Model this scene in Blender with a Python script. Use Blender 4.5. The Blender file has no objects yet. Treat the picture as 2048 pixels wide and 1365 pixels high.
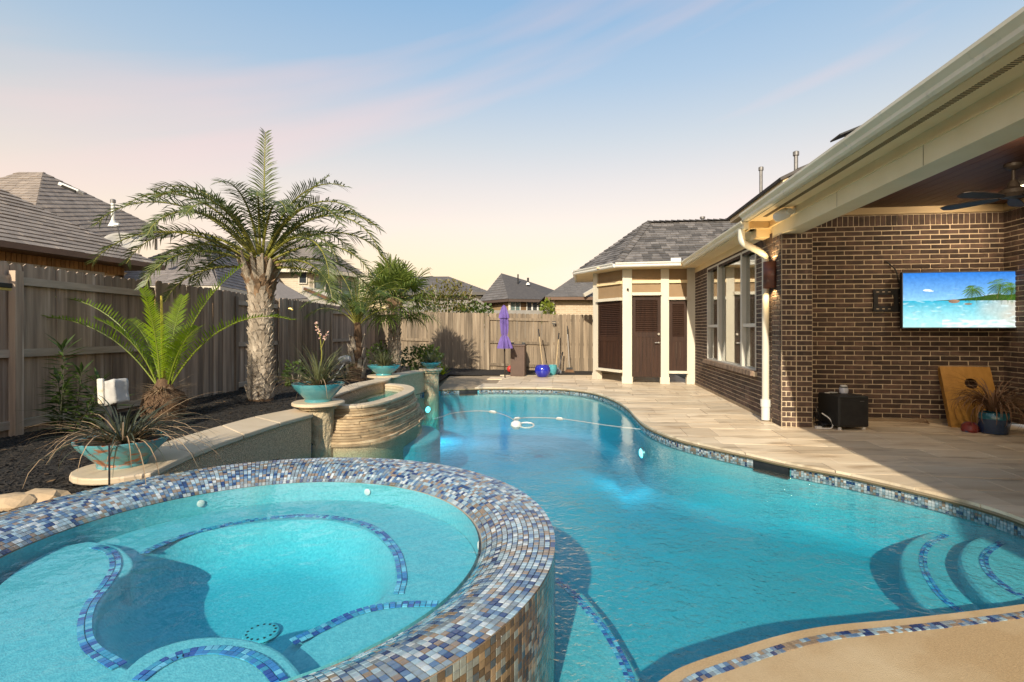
import bpy, bmesh, math, random
from mathutils import Vector, Matrix, geometry, noise as mnoise

RND = random.Random(11)
sc = bpy.context.scene
COL = sc.collection
PI = math.pi

# ------------------------------------------------------------------ camera
FPX, CXP, HYP, CAMZ = 1050.0, 1024.0, 658.0, 1.40      # focal length and horizon of the 2048 px wide photograph
cam = bpy.data.cameras.new('camera')
cam.sensor_width = 36.0
cam.lens = FPX / 2048 * 36.0
cam.shift_y = -(682.5 - HYP) / 2048
cam.clip_start = 0.05
cam.clip_end = 3000
camo = bpy.data.objects.new('camera', cam)
camo.location = (0, 0, CAMZ)
camo.rotation_euler = (PI / 2, 0, 0)
COL.objects.link(camo)
sc.camera = camo

# ------------------------------------------------------------------ sky, sun, exposure
SUN_AZ, SUN_EL = math.radians(14.0), math.radians(27.0)       # light travels 12 deg right of the view
w = bpy.data.worlds.new('World')
sc.world = w
w.use_nodes = True
nt = w.node_tree
nt.nodes.clear()
def wn(t, **k):
    n = nt.nodes.new(t)
    for a, b in k.items():
        setattr(n, a, b)
    return n
wo = wn('ShaderNodeOutputWorld')
sky = wn('ShaderNodeTexSky', sky_type='NISHITA', sun_disc=False)
sky.sun_elevation = SUN_EL
sky.sun_rotation = PI + SUN_AZ
sky.dust_density = 1.5
bg1 = wn('ShaderNodeBackground')
bg1.inputs[1].default_value = 0.05
nt.links.new(sky.outputs[0], bg1.inputs[0])
tc = wn('ShaderNodeTexCoord')
sep = wn('ShaderNodeSeparateXYZ')
nt.links.new(tc.outputs['Generated'], sep.inputs[0])
# thin high cloud bands, drawn out along one direction
mp = wn('ShaderNodeMapping')
mp.vector_type = 'TEXTURE'
mp.inputs['Rotation'].default_value = (0, math.radians(-17), 0)
mp.inputs['Scale'].default_value = (1.5, 1.5, 0.16)
nt.links.new(tc.outputs['Generated'], mp.inputs[0])
nz = wn('ShaderNodeTexNoise')
nz.inputs['Scale'].default_value = 1.35
nz.inputs['Detail'].default_value = 4
nz.inputs['Roughness'].default_value = 0.45
nt.links.new(mp.outputs[0], nz.inputs[0])
rmp = wn('ShaderNodeMapRange')
rmp.inputs[1].default_value = 0.50
rmp.inputs[2].default_value = 0.68
rmp.inputs[3].default_value = 0.0
rmp.inputs[4].default_value = 0.56
nt.links.new(nz.outputs[0], rmp.inputs[0])
ramp = wn('ShaderNodeValToRGB')
cr = ramp.color_ramp
stops = [(0.0, (0.82, 0.44, 0.11)), (0.05, (0.84, 0.49, 0.15)), (0.12, (0.84, 0.53, 0.22)), (0.19, (0.80, 0.57, 0.35)), (0.26, (0.68, 0.54, 0.40)),
         (0.33, (0.52, 0.50, 0.44)), (0.42, (0.34, 0.43, 0.50)), (0.53, (0.21, 0.36, 0.52)), (1.0, (0.18, 0.34, 0.54))]
while len(cr.elements) < len(stops):
    cr.elements.new(0.5)
for e, (p, c) in zip(cr.elements, stops):
    e.position = p
    e.color = (*c, 1)
nt.links.new(sep.outputs[2], ramp.inputs[0])
mixc = wn('ShaderNodeMix', data_type='RGBA')
mixc.inputs[7].default_value = (0.84, 0.52, 0.40, 1)
nt.links.new(rmp.outputs[0], mixc.inputs[0])
nt.links.new(ramp.outputs[0], mixc.inputs[6])
bg2 = wn('ShaderNodeBackground')
bg2.inputs[1].default_value = 0.68
nt.links.new(mixc.outputs[2], bg2.inputs[0])
ads = wn('ShaderNodeAddShader')
nt.links.new(bg1.outputs[0], ads.inputs[0])
nt.links.new(bg2.outputs[0], ads.inputs[1])
nt.links.new(ads.outputs[0], wo.inputs[0])

sun = bpy.data.lights.new('sun', 'SUN')
sun.energy = 4.0
sun.angle = math.radians(0.6)
sun.color = (1.0, 0.90, 0.72)
suno = bpy.data.objects.new('sun', sun)
sd = Vector((math.sin(SUN_AZ) * math.cos(SUN_EL), math.cos(SUN_AZ) * math.cos(SUN_EL), -math.sin(SUN_EL)))
suno.rotation_euler = sd.to_track_quat('-Z', 'Y').to_euler()
suno.location = (-3, -20, 12)
COL.objects.link(suno)

vs = sc.view_settings
vs.view_transform = 'Standard'
vs.look = 'None'
vs.exposure = 0.55
vs.gamma = 1.0
sc.cycles.use_denoising = True
sc.cycles.max_bounces = 10
sc.cycles.transparent_max_bounces = 16
sc.cycles.diffuse_bounces = 4
sc.cycles.glossy_bounces = 4
sc.cycles.sample_clamp_indirect = 6.0
sc.cycles.caustics_reflective = False

# ------------------------------------------------------------------ helpers
def at(px, py, z=None, Y=None):
    """a point of the place: photograph pixel on a level (z) or at a distance (Y)"""
    if Y is None:
        Y = FPX * (CAMZ - z) / (py - HYP)
    return Vector(((px - CXP) * Y / FPX, Y, CAMZ - (py - HYP) * Y / FPX))

def px_of(p):
    return (CXP + FPX * p[0] / p[1], HYP - FPX * (p[2] - CAMZ) / p[1]) if p[1] > 0.2 else (-9999, -9999)

YAW = math.radians(7.65)                                # the house is turned by this
U = Vector((math.sin(YAW), math.cos(YAW), 0))           # away along the house wall
V = Vector((math.cos(YAW), -math.sin(YAW), 0))          # to the right along the patio wall
HO = Vector((3.85, 7.5, 0))                             # foot of the pier
def hp(v, u, z=0.0):
    return HO + V * v + U * u + Vector((0, 0, z))

def par(o, p):
    if p is not None:
        o.parent = p
        if p.type == 'EMPTY':
            o.matrix_parent_inverse = Matrix.Translation(-Vector(p.location))
    return o

def tag(o, label, cat, group=None):
    o['label'] = label
    o['category'] = cat
    if group:
        o['group'] = group
    return o

def thing(name, label, cat, loc=(0, 0, 0), group=None):
    o = bpy.data.objects.new(name, None)
    o.empty_display_size = 0.2
    o.location = loc
    COL.objects.link(o)
    return tag(o, label, cat, group)

class MB:
    def __init__(s):
        s.v, s.f, s.m, s.c = [], [], [], []
    def add(s, vs, fs, mi=0, col=None):
        b = len(s.v)
        s.v += [tuple(x) for x in vs]
        for f in fs:
            s.f.append(tuple(i + b for i in f))
            s.m.append(mi)
            s.c.append(col)
        return s
    def box(s, c, d, ax=None, mi=0, col=None):
        """box: centre, full sizes, optional axes (x,y,z vectors)"""
        X, Y, Z = ax or (Vector((1, 0, 0)), Vector((0, 1, 0)), Vector((0, 0, 1)))
        c = Vector(c)
        vs = [c + X * (d[0] / 2 * i) + Y * (d[1] / 2 * j) + Z * (d[2] / 2 * k) for k in (-1, 1) for j in (-1, 1) for i in (-1, 1)]
        return s.add(vs, [(0, 2, 3, 1), (4, 5, 7, 6), (0, 1, 5, 4), (2, 6, 7, 3), (0, 4, 6, 2), (1, 3, 7, 5)], mi, col)
    def beam(s, a, b, w, h, up=Vector((0, 0, 1)), mi=0, col=None):
        a, b = Vector(a), Vector(b)
        d = (b - a)
        L = d.length
        d.normalize()
        x = d.cross(up).normalized()
        z = x.cross(d)
        return s.box((a + b) / 2, (w, L, h), (x, d, z), mi, col)
    def tube(s, pts, rs, n=8, mi=0, col=None, cap=True):
        pts = [Vector(p) for p in pts]
        if not hasattr(rs, '__len__'):
            rs = [rs] * len(pts)
        base = len(s.v)
        prev = None
        vs = []
        for i, p in enumerate(pts):
            t = (pts[min(i + 1, len(pts) - 1)] - pts[max(i - 1, 0)]).normalized()
            if prev is None:
                a = t.orthogonal().normalized()
            else:
                a = (prev - t * prev.dot(t))
                a = a.normalized() if a.length > 1e-6 else t.orthogonal().normalized()
            prev = a
            b = t.cross(a)
            for k in range(n):
                th = 2 * PI * k / n
                vs.append(p + (a * math.cos(th) + b * math.sin(th)) * rs[i])
        fs = []
        for i in range(len(pts) - 1):
            for k in range(n):
                k2 = (k + 1) % n
                fs.append((i * n + k, i * n + k2, (i + 1) * n + k2, (i + 1) * n + k))
        if cap:
            fs.append(tuple(range(n - 1, -1, -1)))
            fs.append(tuple((len(pts) - 1) * n + k for k in range(n)))
        return s.add(vs, fs, mi, col)
    def lathe(s, c, prof, n=32, mi=0, col=None, close=True, wob=None):
        """prof: (r, z) list from bottom up"""
        c = Vector(c)
        vs = []
        for r, z in prof:
            for k in range(n):
                th = 2 * PI * k / n
                rr = r * (wob(th, z) if wob else 1)
                vs.append(c + Vector((rr * math.cos(th), rr * math.sin(th), z)))
        fs = []
        for i in range(len(prof) - 1):
            for k in range(n):
                k2 = (k + 1) % n
                fs.append((i * n + k, i * n + k2, (i + 1) * n + k2, (i + 1) * n + k))
        if close:
            fs.append(tuple(range(n - 1, -1, -1)))
            fs.append(tuple((len(prof) - 1) * n + k for k in range(n)))
        return s.add(vs, fs, mi, col)
    def prism(s, poly, z0, z1, mi=0, col=None, bottom=True):
        """poly: CCW 2-D points"""
        n = len(poly)
        vs = [(p[0], p[1], z0) for p in poly] + [(p[0], p[1], z1) for p in poly]
        fs = [(i, (i + 1) % n, n + (i + 1) % n, n + i) for i in range(n)]
        fs.append(tuple(range(n, 2 * n)))
        if bottom:
            fs.append(tuple(range(n - 1, -1, -1)))
        return s.add(vs, fs, mi, col)
    def build(s, name, mats, parent=None, smooth=False, bevel=0.0, seg=2, kind=None, angle=0.6):
        me = bpy.data.meshes.new(name)
        me.from_pydata(s.v, [], s.f)
        if not isinstance(mats, (list, tuple)):
            mats = [mats]
        for m in mats:
            me.materials.append(m)
        if any(s.m):
            me.polygons.foreach_set('material_index', s.m)
        if any(c is not None for c in s.c):
            at_ = me.color_attributes.new('Col', 'FLOAT_COLOR', 'CORNER')
            buf = []
            for f, c in zip(s.f, s.c):
                c = c or (1, 1, 1)
                buf += [c[0], c[1], c[2], 1.0] * len(f)
            at_.data.foreach_set('color', buf)
        if smooth:
            me.polygons.foreach_set('use_smooth', [True] * len(me.polygons))
            try:
                me.set_sharp_from_angle(angle=angle)
            except Exception:
                pass
        me.update()
        o = bpy.data.objects.new(name, me)
        COL.objects.link(o)
        par(o, parent)
        if bevel:
            md = o.modifiers.new('bevel', 'BEVEL')
            md.width = bevel
            md.segments = seg
            md.limit_method = 'ANGLE'
        if kind:
            o['kind'] = kind
        return o

def inst(name, me, mat4, parent):
    o = bpy.data.objects.new(name, me)
    COL.objects.link(o)
    o.parent = parent
    if parent.type == 'EMPTY':
        o.matrix_parent_inverse = Matrix.Translation(-Vector(parent.location))
    o.matrix_basis = mat4
    return o

def mat_axes(x, y, z, loc, s=(1, 1, 1)):
    m = Matrix.Identity(4)
    for i, (a, k) in enumerate(((x, s[0]), (y, s[1]), (z, s[2]))):
        for r in range(3):
            m[r][i] = a[r] * k
    for r in range(3):
        m[r][3] = loc[r]
    return m

def spline(pts, n=8, closed=False):
    """Catmull-Rom through the points"""
    pts = [Vector(p) for p in pts]
    out = []
    N = len(pts)
    rng = N if closed else N - 1
    for i in range(rng):
        p0 = pts[(i - 1) % N] if closed or i > 0 else pts[0] * 2 - pts[1]
        p1 = pts[i]
        p2 = pts[(i + 1) % N]
        p3 = pts[(i + 2) % N] if closed or i + 2 < N else pts[-1] * 2 - pts[-2]
        for k in range(n):
            t = k / n
            out.append(0.5 * ((2 * p1) + (p2 - p0) * t + (2 * p0 - 5 * p1 + 4 * p2 - p3) * t * t + (3 * p1 - p0 - 3 * p2 + p3) * t ** 3))
    if not closed:
        out.append(pts[-1])
    return out

def resample(pts, step):
    pts = [Vector(p) for p in pts]
    out = [pts[0].copy()]
    acc = 0.0
    for a, b in zip(pts, pts[1:]):
        d = (b - a).length
        if d < 1e-9:
            continue
        while acc + d >= step:
            t = (step - acc) / d
            a = a.lerp(b, t)
            out.append(a.copy())
            d = (b - a).length
            acc = 0.0
            if d < 1e-9:
                break
        acc += d
    return out

def area2(poly):
    return sum(p[0] * q[1] - q[0] * p[1] for p, q in zip(poly, poly[1:] + poly[:1])) / 2

def ccw(poly):
    poly = [Vector((p[0], p[1])) for p in poly]
    return poly if area2(poly) > 0 else poly[::-1]

def inside(p, poly):
    c = False
    j = len(poly) - 1
    for i in range(len(poly)):
        a, b = poly[i], poly[j]
        if (a[1] > p[1]) != (b[1] > p[1]) and p[0] < (b[0] - a[0]) * (p[1] - a[1]) / (b[1] - a[1]) + a[0]:
            c = not c
        j = i
    return c

def offset_poly(poly, d):
    """move a CCW outline inwards by d"""
    n = len(poly)
    out = []
    for i in range(n):
        a, b, c = poly[i - 1], poly[i], poly[(i + 1) % n]
        t = (Vector(c[:2]) - Vector(a[:2])).normalized()
        out.append(Vector((b[0], b[1])) + Vector((-t.y, t.x)) * d)
    return out

def cut_faces(outer, holes):
    """triangles of outer minus holes (2-D)"""
    vs = [Vector((p[0], p[1])) for p in outer]
    es = [(i, (i + 1) % len(outer)) for i in range(len(outer))]
    for h in holes:
        b = len(vs)
        vs += [Vector((p[0], p[1])) for p in h]
        es += [(b + i, b + (i + 1) % len(h)) for i in range(len(h))]
    r = geometry.delaunay_2d_cdt(vs, es, [], 0, 1e-5)
    V2, F2 = r[0], r[2]
    keep = []
    for f in F2:
        c = sum((V2[i] for i in f), Vector((0, 0))) / len(f)
        if inside(c, outer) and not any(inside(c, h) for h in holes):
            keep.append(tuple(f))
    return V2, keep

# ------------------------------------------------------------------ materials
MATS = {}
def mat(name, c1, c2=None, scale=4.0, detail=5.0, rough=0.65, bump=0.0, bscale=None, stretch=(1, 1, 1), attr=False, rand=0.0,
        metal=0.0, spec=0.5, lo=0.35, hi=0.65, c3=None, s3=1.0, l3=0.55, h3=0.7, sss=0.0, coat=0.0, rvar=0.0, bdist=0.01, vor=None, emit=None,
        trans=0.0, rot=(0, 0, 0)):
    m = bpy.data.materials.new(name)
    m.use_nodes = True
    t = m.node_tree
    t.nodes.clear()
    def nd(k, **kw):
        n = t.nodes.new(k)
        for a, b in kw.items():
            setattr(n, a, b)
        return n
    L = t.links.new
    out = nd('ShaderNodeOutputMaterial')
    p = nd('ShaderNodeBsdfPrincipled')
    L(p.outputs[0], out.inputs[0])
    p.inputs['Roughness'].default_value = rough
    p.inputs['Metallic'].default_value = metal
    p.inputs['Specular IOR Level'].default_value = spec
    if coat:
        p.inputs['Coat Weight'].default_value = coat
        p.inputs['Coat Roughness'].default_value = 0.08
    geo = nd('ShaderNodeNewGeometry')
    mp_ = nd('ShaderNodeMapping')
    mp_.inputs['Scale'].default_value = stretch
    mp_.inputs['Rotation'].default_value = rot
    L(geo.outputs['Position'], mp_.inputs[0])
    vec = mp_.outputs[0]
    info = None
    if rand:
        info = nd('ShaderNodeObjectInfo')
    def noise_(s, d=detail, ro=0.55):
        n = nd('ShaderNodeTexNoise')
        n.inputs['Scale'].default_value = s
        n.inputs['Detail'].default_value = d
        n.inputs['Roughness'].default_value = ro
        L(vec, n.inputs[0])
        return n.outputs[0]
    def mr(x, a, b, c=0.0, d=1.0):
        n = nd('ShaderNodeMapRange')
        L(x, n.inputs[0])
        for i, q in enumerate((a, b, c, d)):
            n.inputs[i + 1].default_value = q
        return n.outputs[0]
    def mix(f, a, b, bl='MIX'):
        n = nd('ShaderNodeMix', data_type='RGBA', blend_type=bl)
        if hasattr(f, 'links'):
            L(f, n.inputs[0])
        else:
            n.inputs[0].default_value = f
        for i, q in ((6, a), (7, b)):
            if hasattr(q, 'links'):
                L(q, n.inputs[i])
            else:
                n.inputs[i].default_value = (*q, 1)
        return n.outputs[2]
    if attr:
        a = nd('ShaderNodeVertexColor', layer_name='Col')
        base = a.outputs[0]
        if c2 is not None:
            base = mix(mr(noise_(scale), lo, hi), base, mix(1.0, base, c2, 'MULTIPLY'))
    elif c2 is not None:
        base = mix(mr(noise_(scale), lo, hi), c1, c2)
    else:
        base = mix(0.0, c1, c1)
    if c3 is not None:
        base = mix(mr(noise_(s3), l3, h3), base, c3)
    if rand:
        hsv = nd('ShaderNodeHueSaturation')
        L(mr(info.outputs['Random'], 0, 1, 1 - rand, 1 + rand), hsv.inputs['Value'])
        L(base, hsv.inputs['Color'])
        base = hsv.outputs[0]
    L(base, p.inputs['Base Color'])
    if rvar:
        L(mr(noise_(scale * 2), 0.3, 0.7, max(0.02, rough - rvar), min(1, rough + rvar)), p.inputs['Roughness'])
    if bump:
        b = nd('ShaderNodeBump')
        b.inputs['Strength'].default_value = bump
        b.inputs['Distance'].default_value = bdist
        if vor:
            n = nd('ShaderNodeTexVoronoi')
            n.inputs['Scale'].default_value = vor
            L(vec, n.inputs[0])
            L(n.outputs[0], b.inputs['Height'])
        else:
            L(noise_(bscale or scale * 4, 4), b.inputs['Height'])
        L(b.outputs[0], p.inputs['Normal'])
    if emit:
        p.inputs['Emission Color'].default_value = (*emit[0], 1)
        p.inputs['Emission Strength'].default_value = emit[1]
    if sss or trans:
        # leaves let light through
        tr = nd('ShaderNodeBsdfTranslucent')
        L(base, tr.inputs[0])
        ms = nd('ShaderNodeMixShader')
        ms.inputs[0].default_value = trans
        L(p.outputs[0], ms.inputs[1])
        L(tr.outputs[0], ms.inputs[2])
        L(ms.outputs[0], out.inputs[0])
    MATS[name] = m
    return m

cream = mat('cream_paint', (0.82, 0.64, 0.38), (0.76, 0.58, 0.33), 3, rough=0.5, bump=0.05, bscale=60)
cream_lt = mat('pale_cream_paint', (0.63, 0.575, 0.46), (0.58, 0.52, 0.41), 4, rough=0.5, bump=0.08, bscale=50, stretch=(1, 1, 0.2))
gutter_m = mat('gutter_enamel', (0.76, 0.68, 0.51), (0.69, 0.61, 0.44), 3, rough=0.4, c3=(0.45, 0.42, 0.33), s3=9, l3=0.6, h3=0.8)
brick_m = mat('dark_brick', (0.105, 0.063, 0.045), (0.056, 0.036, 0.028), 9, rough=0.85, bump=0.6, bscale=90, rand=0.48, c3=(0.20, 0.135, 0.10), s3=14, l3=0.62, h3=0.85, bdist=0.006)
mortar_m = mat('tan_mortar', (0.66, 0.53, 0.37), (0.56, 0.44, 0.30), 12, rough=0.95, bump=0.5, bscale=120, bdist=0.006)
travertine = mat('travertine', (0.74, 0.61, 0.44), (0.62, 0.475, 0.315), 1.6, detail=9, rough=0.5, stretch=(0.55, 1.9, 1), rand=0.15, lo=0.36, hi=0.64,
                 c3=(0.36, 0.25, 0.15), s3=2.6, l3=0.52, h3=0.72, bump=0.12, bscale=25, rvar=0.12, rot=(0, 0, -0.25))
joint_m = mat('paver_joint', (0.33, 0.25, 0.16), (0.26, 0.19, 0.12), 8, rough=0.95)
capstone = mat('limestone_cap', (0.62, 0.50, 0.36), (0.54, 0.42, 0.28), 3, detail=8, rough=0.55, stretch=(1, 1, 4), bump=0.1, bscale=30)
pebble_wall = mat('dark_pebble_render', (0.80, 0.56, 0.34), (0.30, 0.20, 0.12), 70, rough=0.7, bump=0.8, vor=85, bdist=0.01, lo=0.3, hi=0.7)
roughstone = mat('rough_limestone', (0.52, 0.42, 0.27), (0.36, 0.28, 0.17), 5, detail=9, rough=0.85, bump=0.9, bscale=26, bdist=0.03)
ledger_m = mat('ledger_stone', (0.50, 0.37, 0.22), (0.30, 0.21, 0.12), 6, rough=0.75, stretch=(1, 1, 3), rand=0.30, bump=0.3, bscale=45, c3=(0.60, 0.48, 0.32), s3=5, l3=0.6, h3=0.75)
fence_m = mat('weathered_cedar', (0.42, 0.315, 0.23), (0.23, 0.17, 0.125), 5, detail=8, rough=0.85, stretch=(3, 3, 0.16), rand=0.40, bump=0.55, bscale=18,
              c3=(0.56, 0.46, 0.37), s3=3.0, l3=0.58, h3=0.75, bdist=0.006)
fence_back = mat('bleached_cedar', (0.27, 0.205, 0.14), (0.15, 0.112, 0.075), 5, detail=8, rough=0.85, stretch=(3, 3, 0.16), rand=0.28, bump=0.5, bscale=18,
                 c3=(0.38, 0.31, 0.225), s3=3.0, l3=0.58, h3=0.75, bdist=0.006)
mulch_m = mat('black_mulch', (0.012, 0.010, 0.008), (0.030, 0.022, 0.015), 30, rough=0.95, bump=1.0, bscale=60, bdist=0.03)
chip_m = mat('mulch_chip', (0.028, 0.021, 0.015), (0.010, 0.008, 0.007), 9, rough=0.9)
door_m = mat('stained_walnut', (0.050, 0.022, 0.012), (0.026, 0.012, 0.007), 4, detail=8, rough=0.6, spec=0.25, stretch=(6, 6, 0.25), bump=0.25, bscale=12, rand=0.10)
screen_m = mat('tan_privacy_screen', (0.30, 0.20, 0.11), (0.26, 0.17, 0.09), 3, rough=0.8, bump=0.1, bscale=200)
ceil_m = mat('mahogany_ceiling', (0.105, 0.037, 0.018), (0.062, 0.022, 0.012), 3, detail=8, rough=0.5, stretch=(8, 0.5, 1), rot=(0, 0, YAW), bump=0.1, bscale=10)
plaster = mat('pool_pebble_plaster', (0.15, 0.51, 0.56), (0.075, 0.37, 0.44), 60, detail=6, rough=0.8, bump=0.22, vor=130, bdist=0.006, lo=0.3, hi=0.7)  # pebble speckle, its contrast raised to stand in for ripple light flecks
tan_pebble = mat('tan_pebble_plaster', (0.52, 0.36, 0.19), (0.38, 0.25, 0.125), 120, detail=4, rough=0.6, bump=0.4, vor=240, bdist=0.005, lo=0.3, hi=0.7,
                 c3=(0.56, 0.42, 0.25), s3=2.0, l3=0.45, h3=0.7)
tile_m = mat('glass_mosaic', (1, 1, 1), (0.75, 0.75, 0.78), 40, attr=True, rough=0.12, spec=0.7, coat=0.3, bump=0.08, bscale=60)
grout_m = mat('mosaic_grout', (0.40, 0.30, 0.22), (0.34, 0.26, 0.19), 20, rough=0.8)
black_m = mat('matte_black', (0.012, 0.012, 0.013), (0.020, 0.020, 0.021), 12, rough=0.5)
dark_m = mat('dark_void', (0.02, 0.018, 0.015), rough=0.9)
white_m = mat('white_enamel', (0.74, 0.72, 0.67), (0.68, 0.66, 0.60), 5, rough=0.4)
steel_m = mat('brushed_nickel', (0.60, 0.58, 0.54), rough=0.28, metal=1.0)
bronze_m = mat('bronze_metal', (0.030, 0.022, 0.017), (0.045, 0.034, 0.026), 10, rough=0.5, metal=0.0, spec=0.25)
copper_m = mat('aged_copper', (0.17, 0.060, 0.035), (0.10, 0.045, 0.035), 14, rough=0.45, metal=0.4, c3=(0.20, 0.12, 0.09), s3=9, l3=0.6, h3=0.8)
# ------------------------------------------------------------------ pool outline (plan, CCW)
WZ = -0.105                                            # pool water level
SPC, SPR, SPRI, SPZ, SPW = Vector((-1.346, 2.687)), 1.57, 1.19, 0.36, 0.30   # spa: centre, radii, rim height, water
ledge_pts = [(0.30, 1.95), (0.64, 2.24), (0.79, 2.34), (1.04, 2.45), (1.31, 2.56), (1.59, 2.64), (1.98, 2.70), (2.33, 2.76), (2.78, 2.85), (3.25, 2.97)]
deck_pts = [(3.62, 3.25), (3.77, 3.87), (3.66, 4.40), (3.27, 5.08), (2.92, 5.49), (2.61, 5.97), (2.28, 6.47), (2.06, 6.98), (1.95, 7.70), (1.98, 8.45),
            (2.05, 9.42), (2.02, 10.5), (1.81, 11.57), (1.40, 12.20), (0.9, 12.46), (0.19, 12.53), (-0.77, 12.53), (-1.68, 12.28)]
wall_pts = [(-1.98, 11.9), (-2.32, 10.9), (-2.30, 9.9), (-2.15, 8.9), (-2.2, 7.9), (-2.38, 7.1), (-2.50, 6.6), (-2.58, 6.1), (-2.62, 5.4), (-2.68, 4.7), (-2.66, 4.2), (-2.58, 3.85)]
edge_ledge = spline([(p[0], p[1], 0) for p in ledge_pts], 5)
edge_deck = spline([(p[0], p[1], 0) for p in deck_pts], 7)
edge_wall = spline([(p[0], p[1], 0) for p in wall_pts], 4)
a0, a1 = math.radians(142), math.radians(-26)
edge_spa = [Vector((SPC.x + (SPR - 0.02) * math.cos(a0 + (a1 - a0) * k / 30), SPC.y + (SPR - 0.02) * math.sin(a0 + (a1 - a0) * k / 30), 0)) for k in range(31)]
POOL = [Vector((p.x, p.y)) for p in edge_ledge + edge_deck + edge_wall + edge_spa]
assert area2(POOL) > 0

def tri_prism(b, V2, tris, z0, z1, mi=0, top=True, bottom=False):
    """solid from plan triangles"""
    n = len(V2)
    vs = [(p.x, p.y, z1) for p in V2] + [(p.x, p.y, z0) for p in V2]
    fs = []
    cnt = {}
    for f in tris:
        if area2([V2[i] for i in f]) < 0:
            f = f[::-1]
        if top:
            fs.append(tuple(f))
        if bottom:
            fs.append(tuple(i + n for i in f[::-1]))
        for i, j in zip(f, f[1:] + f[:1]):
            cnt[(i, j)] = cnt.get((i, j), 0) + 1
    for (i, j) in cnt:
        if (j, i) not in cnt:
            fs.append((i, i + n, j + n, j))
    b.add(vs, fs, mi)

LEDGE = [(p.x, p.y) for p in edge_ledge] + [(3.50, 3.05), (4.4, 3.2), (4.6, -2.0), (-2.0, -2.0), (-1.6, 1.25), (-0.4, 1.5)]
LEDGE = ccw(LEDGE)
LEDGE_G = offset_poly(LEDGE, -0.05)
# ------------------------------------------------------------------ ground, deck base
gr = MB()
Vg, Tg = cut_faces(ccw([(-300, -60), (300, -60), (300, 500), (-300, 500)]), [POOL, [SPC + Vector((math.cos(k * PI / 16), math.sin(k * PI / 16))) * 1.5 for k in range(32)], LEDGE_G])
tri_prism(gr, Vg, Tg, -0.06, -0.045, top=True)
ground_m = mat('dry_lawn_soil', (0.10, 0.085, 0.045), (0.06, 0.06, 0.03), 3, rough=0.95, bump=0.4, bscale=30)
o = gr.build('ground', ground_m)
o['kind'] = 'structure'

def poly_sheet(name, poly, holes, z, th, m, kind='structure', parent=None):
    b = MB()
    V2, T = cut_faces(ccw(poly), holes)
    tri_prism(b, V2, T, z - th, z)
    o = b.build(name, m, parent)
    if parent is None:
        o['kind'] = kind
    return o

# travertine deck: joint bed + pavers laid in courses along the house
DECK_B = [hp(-1.6, -9.5), hp(5.2, -9.5), hp(5.2, 0.66), hp(0.0, 0.66), hp(0.0, 8.5), hp(-1.0, 9.0), (0.9, 16.05, 0), (-1.88, 15.85, 0), (-1.82, 14.5, 0), (-1.76, 12.6, 0), (-2.0, 11.9, 0), (0.6, 8.0, 0), (1.0, 3.0, 0), (1.0, 0.2, 0)]
deck = poly_sheet('travertine_deck', DECK_B, [POOL, LEDGE], -0.024, 0.02, joint_m)
def paver_mesh():
    b = MB()
    ch = 0.012
    b.add([(-.5, -.5, -1), (.5, -.5, -1), (.5, .5, -1), (-.5, .5, -1), (-.5, -.5, -.12), (.5, -.5, -.12), (.5, .5, -.12), (-.5, .5, -.12),
           (-.5 + ch, -.5 + ch, 0), (.5 - ch, -.5 + ch, 0), (.5 - ch, .5 - ch, 0), (-.5 + ch, .5 - ch, 0)],
          [(0, 1, 5, 4), (1, 2, 6, 5), (2, 3, 7, 6), (3, 0, 4, 7), (4, 5, 9, 8), (5, 6, 10, 9), (6, 7, 11, 10), (7, 4, 8, 11), (8, 9, 10, 11)])
    me = bpy.data.meshes.new('paver')
    me.from_pydata(b.v, [], b.f)
    me.materials.append(travertine)
    return me
pav_me = paver_mesh()
DECK2 = [Vector((p[0], p[1])) for p in DECK_B]
rp = random.Random(5)
u = -8.6
row = 0
pavers = []
while u < 9.6:
    hgt = rp.choice((0.41, 0.41, 0.61))
    v = -5.0 - rp.random() * 0.5
    while v < 4.9:
        wdt = rp.choice((0.41, 0.61, 0.61, 0.82))
        c = hp(v + wdt / 2, u + hgt / 2)
        pavers.append((c, wdt, hgt))
        v += wdt
    u += hgt
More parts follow.
